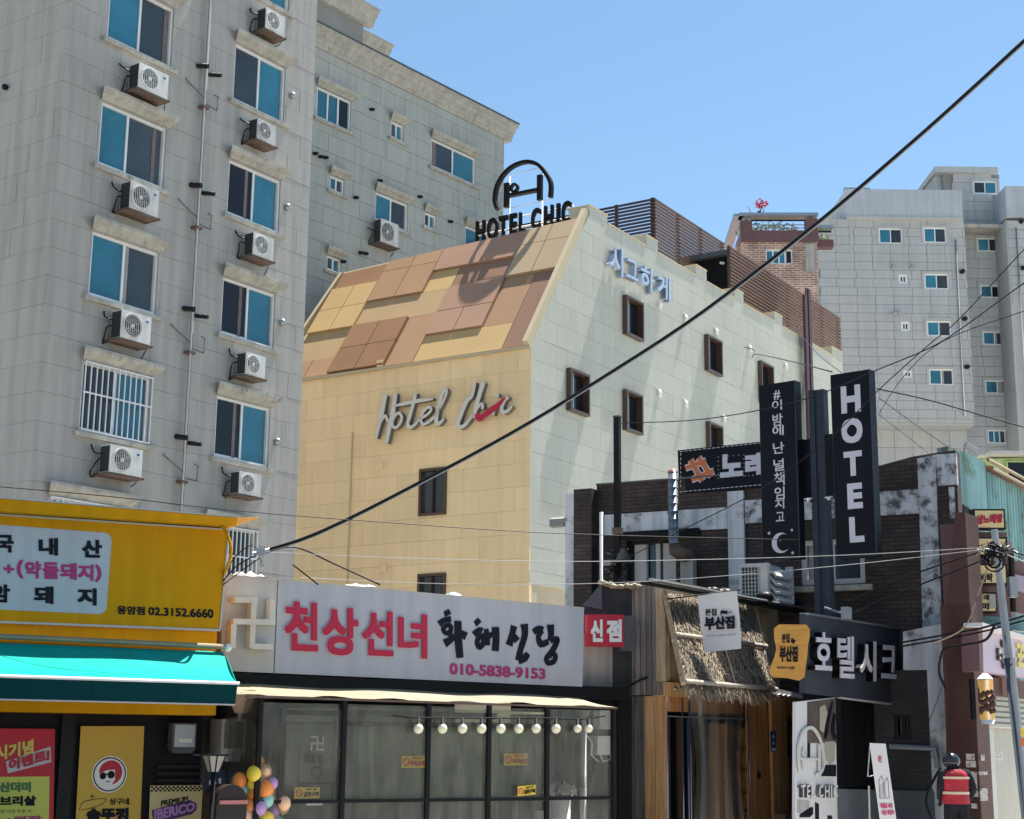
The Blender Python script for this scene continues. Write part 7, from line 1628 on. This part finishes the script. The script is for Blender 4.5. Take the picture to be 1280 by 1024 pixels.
c = PU.uv(1276, 917); put('yellow_tag', MB().box(c[0] - .03, c[0] + .12, .08, .09, c[1] - .04, c[1] + .07).box(c[0] - .04, c[0] + .12, .08, .089, c[1] - .18, c[1] - .06, 1), ['poster_yellow2', 'orange_sign'], t, PU)
t = thing('cable_tangle', PU, (pt[0], .1, pt[1] - .5), 'tangled bundle of black and grey cables around the leaning pole', 'cables'); rng = random.Random(4); mb = MB(); c = PU.uv(1244, 690)
for k in range(34):
    P = [(c[0] + rng.gauss(0, .13), rng.uniform(-.1, .15), c[1] + rng.gauss(0, .07)) for _ in range(4)]; mb.tube(smooth(P), rng.choice([.005, .007, .010]), 4, mi=rng.choice([0, 0, 1]))
for k in range(5): a = rng.uniform(.08, .16); mb.tube([(c[0] - .05 + a * cos(q_ / 5 * pi), .08, c[1] - .15 + a * sin(q_ / 5 * pi)) for q_ in range(11)], .01, 4)
put('cables', mb, ['rubber', 'metal_grey'], t, PU, kind='stuff')

# ---------------------------------------------------------------- worker with his back to us
PE = Fr(1195, 985, 23.0, 90); pc0 = PE.uv(1195, 1000); hx0 = pc0[0]; hz0 = PE.uv(1191, 945)[1]
person = thing('person', PE, (hx0, 0, 0), 'worker seen from behind in a red vest with cream bands and dark helmet', 'person')
def skin(name, joints, edges, m, lv=2, parent=person):
    me = bpy.data.meshes.new(name); me.from_pydata([(j[0], -j[1], j[2]) for j in joints], edges, []); o = bpy.data.objects.new(name, me); SC.collection.objects.link(o)
    sk = o.modifiers.new('s', 'SKIN'); sk.use_smooth_shade = True
    for v, j in zip(me.skin_vertices[0].data, joints): v.radius = (j[3], j[4] if len(j) > 4 else j[3]); 
    me.skin_vertices[0].data[0].use_root = True
    sb = o.modifiers.new('u', 'SUBSURF'); sb.levels = lv; sb.render_levels = lv
    bpy.context.view_layer.update(); m2 = bpy.data.meshes.new_from_object(o.evaluated_get(bpy.context.evaluated_depsgraph_get())); m2.name = name
    bpy.data.objects.remove(o); bpy.data.meshes.remove(me); m2.materials.clear(); m2.materials.append(MATS[m])
    for p in m2.polygons: p.use_smooth = True; p.material_index = 0
    return put(name, m2, m, parent, PE, (hx0, 0, 0), rel=True)
H = hz0 # helmet top
s = H / 1.62
J = [(0, 0, .92 * s, .16, .12), (0, 0, 1.12 * s, .15, .115), (-.0, .0, 1.30 * s, .17, .12), (0, -.02, 1.40 * s, .10, .09), (-.01, -.05, 1.47 * s, .055), (-.02, -.08, 1.535 * s, .085, .095),
     (-.19, 0, 1.345 * s, .075), (-.235, .03, 1.12 * s, .055), (-.20, -.14, .98 * s, .042), (-.17, -.2, .95 * s, .03), (.19, 0, 1.345 * s, .075), (.265, .02, 1.12 * s, .055), (.23, -.14, .96 * s, .042), (.20, -.2, .93 * s, .03),
     (-.10, 0, .86 * s, .10), (-.11, -.02, .48 * s, .07), (-.12, .02, .10 * s, .05), (-.13, -.10, .04, .045), (.10, 0, .86 * s, .10), (.12, -.02, .48 * s, .07), (.13, .02, .10 * s, .05), (.14, -.10, .04, .045)]
E_ = [(0, 1), (1, 2), (2, 3), (3, 4), (4, 5), (2, 6), (6, 7), (7, 8), (8, 9), (2, 10), (10, 11), (11, 12), (12, 13), (0, 14), (14, 15), (15, 16), (16, 17), (0, 18), (18, 19), (19, 20), (20, 21)]
skin('body', J, E_, 'cloth_black')
put('helmet', MB().ball((-.02, -.08, 1.545 * s), .125, 18, 12, sz=.95).tube([(-.02, -.08, 1.53 * s), (-.02, -.08, 1.52 * s)], .135, 18), 'helmet_dark', person, PE, (hx0, 0, 0), rel=True)
put('neck', MB().tube([(-.01, -.03, 1.37 * s), (-.015, -.055, 1.475 * s)], [.068, .062], 12), 'skin', person, PE, (hx0, 0, 0), rel=True)
put('helmet_band', MB().tube([(-.02, -.08, 1.515 * s), (-.02, -.08, 1.53 * s)], .128, 18), 'banner_white', person, PE, (hx0, 0, 0), rel=True)
put('hair', MB().ball((-.02, -.065, 1.49 * s), .098, 14, 8, sz=.8), 'cloth_black', person, PE, (hx0, 0, 0), rel=True)
# vest: rings round the trunk
vest = []; prof_ = [(.90, .20, .155), (.98, .195, .15), (1.10, .19, .145), (1.22, .205, .145), (1.32, .21, .14), (1.385, .17, .12), (1.42, .10, .09)]
mb = MB(); nn = 24; V = []
for z, a, b in prof_:
    for k in range(nn): t_ = 2 * pi * k / nn; V.append((a * cos(t_) * (1 + .02 * sin(5 * t_ + z * 9)), b * sin(t_) * (1 + .03 * sin(4 * t_ + z * 7)), z * s))
mb.add(V, [(j * nn + k, j * nn + (k + 1) % nn, (j + 1) * nn + (k + 1) % nn, (j + 1) * nn + k) for j in range(len(prof_) - 1) for k in range(nn)], smooth=True)
put('vest', mb, 'vest_red', person, PE, (hx0, 0, 0), rel=True)
for z0_, z1_3, a, b in ((1.275, 1.31, .216, .152), (1.045, 1.085, .198, .154)):
    mb = MB(); V = []
    for z in (z0_, z1_3):
        for k in range(nn): t_ = 2 * pi * k / nn; V.append((a * cos(t_) * 1.01, b * sin(t_) * 1.02, z * s))
    mb.add(V, [(k, (k + 1) % nn, nn + (k + 1) % nn, nn + k) for k in range(nn)], smooth=True); put('reflective_band', mb, 'reflect_cream', person, PE, (hx0, 0, 0), rel=True)
for sx3 in (-1, 1):
    for k, (dx_, ln_) in enumerate(((-.02, .075), (-.006, .085), (.008, .08), (.02, .065))):
        hx3 = (-.17 if sx3 < 0 else .20) + dx_; mbx_ = MB().tube([(hx3, -.21, .94 * s), (hx3, -.24, .94 * s - ln_ * .5), (hx3, -.23, .94 * s - ln_)], [.009, .008, .006], 6); put('finger', mbx_, 'cloth_black', person, PE, (hx0, 0, 0), rel=True)

# ---------------------------------------------------------------- overhead cables
def cable(pts, r, label, m='rubber', cat='cable', group=None):
    P = [at(*p) for p in pts]
    if len(P) > 2:
        Q = []
        for i in range(len(P) - 1):
            p0, p1, p2, p3 = P[max(i - 1, 0)], P[i], P[i + 1], P[min(i + 2, len(P) - 1)]
            for k in range(5):
                t_ = k / 5; Q.append(.5 * ((2 * p1) + (p2 - p0) * t_ + (2 * p0 - 5 * p1 + 4 * p2 - p3) * t_ ** 2 + (3 * p1 - p0 - 3 * p2 + p3) * t_ ** 3))
        P = Q + [P[-1]]
    o0 = P[0]; mb = MB().tube([(p.x, -p.y, p.z) for p in P], r, 6)
    return put('overhead_cable', mb, m, None, G0, (o0.x, -o0.y, o0.z), label=label, cat=cat, group=group)
cable([(325, 690, 20.6), (372, 676, 20.3), (420, 656, 20), (500, 616, 19.4), (640, 541, 18.4), (760, 468, 17.4), (880, 389, 16.4), (1024, 277, 15), (1138, 180, 13.8), (1210, 116, 13), (1280, 52, 12.3), (1340, 0, 11.8)], .021, 'thickest black cable sweeping up across the whole scene to the top right')
cable([(325, 691, 20.6), (372, 678.5, 20.3), (420, 658.5, 20), (500, 618.5, 19.4), (640, 543.5, 18.4), (760, 470.5, 17.4), (880, 391.5, 16.4), (1024, 280, 15), (1138, 183, 13.8), (1210, 119, 13), (1280, 55, 12.3), (1340, 3, 11.8)], .008, 'thin grey messenger wire lashed under the thickest cable', 'metal_grey')
cable([(-20, 607, 19), (140, 621, 19), (300, 639, 19.4), (480, 653, 20), (700, 667, 21), (1000, 675, 23)], .006, 'thin dark wire crossing just above the yellow shop')
cable([(330, 690, 20.6), (480, 697, 21), (700, 702, 22), (900, 699, 23), (1080, 693, 23), (1238, 684, 22.6)], .005, 'thin pale wire running level past the moon sign to the leaning pole', 'wire_pale')
cable([(375, 722, 22), (560, 730, 22.5), (760, 729, 23), (930, 718, 23), (1090, 703, 23), (1238, 686, 22.6)], .005, 'pale wire passing just above the thatched pub roof', 'wire_pale')
cable([(330, 692, 20.6), (368, 684, 20.8), (420, 706, 21.2), (475, 731, 21.4)], .012, 'short black cable dropping behind the white sign')
cable([(366, 706, 21), (398, 731, 21.2)], .010, 'shortest black cable end beside the grey block corner')
cable([(1330, 262, 18), (1280, 312, 19), (1200, 398, 21), (1160, 432, 22), (1100, 486, 23), (1040, 545, 23.4), (950, 612, 23.8), (850, 664, 24.5), (775, 702, 26.5)], .008, 'dark wire falling from the right edge past HOTEL to the steel post')
cable([(1330, 322, 18), (1280, 354, 19), (1200, 412, 21), (1160, 436, 22), (1095, 463, 23), (1000, 501, 24.5), (880, 524, 26.5), (777, 529, 29)], .009, 'black cable curving from the right edge to the top of the steel post')
cable([(1330, 372, 19), (1280, 389, 20), (1180, 426, 22), (1130, 470, 24), (1098, 518, 26)], .006, 'thin wire bending sharply down beside the HOTEL sign')
cable([(1096, 486, 25.2), (1160, 500, 24), (1230, 520, 23), (1330, 548, 22)], .011, 'black cable leaving the HOTEL sign towards the right edge')
cable([(1098, 497, 25.4), (1150, 535, 27), (1190, 562, 28.5)], .006, 'thin wire from the HOTEL sign down to the teal wall corner')
cable([(1098, 518, 25.4), (1160, 566, 28.2)], .005, 'thin lower wire from the HOTEL sign to the peeling wall top')
cable([(930, 434, 46), (943, 438, 45), (940, 447, 44), (946, 443, 43), (990, 452, 34), (1040, 465, 25.6)], .012, 'looped dark cable from the hotel wall to the HOTEL sign')
cable([(982, 398, 48), (1020, 440, 36), (1052, 466, 26)], .008, 'thin wire slanting from the hotel parapet behind the brown column')
cable([(1060, 752, 26), (1130, 722, 24.5), (1225, 690, 22.8)], .014, 'upper of two black cables slanting across the dark bricks')
cable([(1060, 768, 26), (1140, 735, 24.5), (1230, 700, 22.8)], .014, 'lower of two black cables slanting across the dark bricks')
cable([(1128, 803, 25), (1190, 792, 24), (1235, 783, 23), (1330, 755, 21.5)], .016, 'upper thick cable leaving the grey sign towards the right edge')
cable([(1128, 808, 25), (1190, 797, 24), (1235, 788, 23), (1330, 762, 21.5)], .014, 'lower thick cable leaving the grey sign towards the right edge')
cable([(1250, 684, 22.5), (1290, 697, 22), (1330, 705, 21.6)], .012, 'black cable leaving the leaning pole to the right edge')
cable([(1250, 690, 22.5), (1290, 706, 22), (1330, 718, 21.6)], .008, 'grey cable leaving the leaning pole to the right edge', 'metal_grey')
cable([(1238, 700, 22.6), (1222, 745, 22.8), (1205, 785, 23), (1165, 805, 23.6)], .010, 'pale twisted guy cable slanting down left from the leaning pole', 'canopy')
cable([(1243, 782, 23), (1232, 800, 23), (1205, 806, 23.3), (1180, 812, 23.8), (1174, 840, 24), (1182, 860, 24)], .022, 'fat black hose curling down beside the red brown pillar')
cable([(1178, 858, 24), (1170, 880, 24.2), (1160, 905, 24.4)], .006, 'thin black wire crossing the white pilaster')
cable([(1176, 960, 23.6), (1162, 985, 23.5), (1158, 1005, 23.4), (1168, 1030, 23.3)], .022, 'black hose looping down beside the worker')
cable([(279, 726, 20.25), (298, 706, 20.5), (325, 692, 20.6)], .010, 'first black service cable fanning out left of the clamp')
cable([(279, 718, 20.25), (296, 694, 20.5), (314, 682, 20.6), (326, 690, 20.6)], .008, 'second black service cable arching left of the clamp')
cable([(279, 731, 20.25), (304, 712, 20.5), (330, 694, 20.6)], .008, 'third black service cable left of the clamp')
cable([(272, 650, 20.1), (284, 668, 20.0), (289, 690, 20.0), (283, 712, 20.2), (276, 722, 20.4)], .022, 'yellow flexible conduit bowing out at the yellow sign end', 'yellow')
t = put('cable_clamp', MB().box(-.06, .06, -.03, .03, -.05, .05).tube([(-.1, 0, -.03), (.12, 0, .03)], .03, 8).tube([(0, 0, -.05), (.02, .0, -.2), (.05, 0, -.16)], .015, 5), 'metal_grey', None, G0, (at(326, 690, 20.5).x, -20.5, at(326, 690, 20.5).z), rel=True, label='grey metal clamp where the thick cable splits above the white sign', cat='clamp')
# unseen row across the street, added to block low sky and bounce warm light
for i, (x0, x1, h, c) in enumerate(((-34, -16, 8, 'opposite_wall'), (-15.8, -3, 9, 'opposite_wall'), (-2.8, 9, 7, 'concrete'), (9.2, 24, 8, 'opposite_wall'), (24.2, 42, 8, 'concrete'))):
    t = thing('unseen_building', G0, ((x0 + x1) / 2, 14, 0), ['unseen cream building across the street, far left', 'unseen taller cream building across the street, left of the viewer', 'unseen low concrete shop across the street behind the viewer', 'unseen cream building across the street, right of the viewer', 'unseen concrete building across the street, far right'][i], 'building')
    put('wall', MB().box(x0, x1, 14, 24, 0, h), c, t, G0)
    for k in range(int((x1 - x0) / 3)):
        for j in range(int(h / 3)): put('window', MB().box(0, 1.6, -.05, 0, 0, 1.4), 'pane_dark', t, G0, (x0 + .8 + 3 * k, 14, 1 + 3 * j), rel=True)
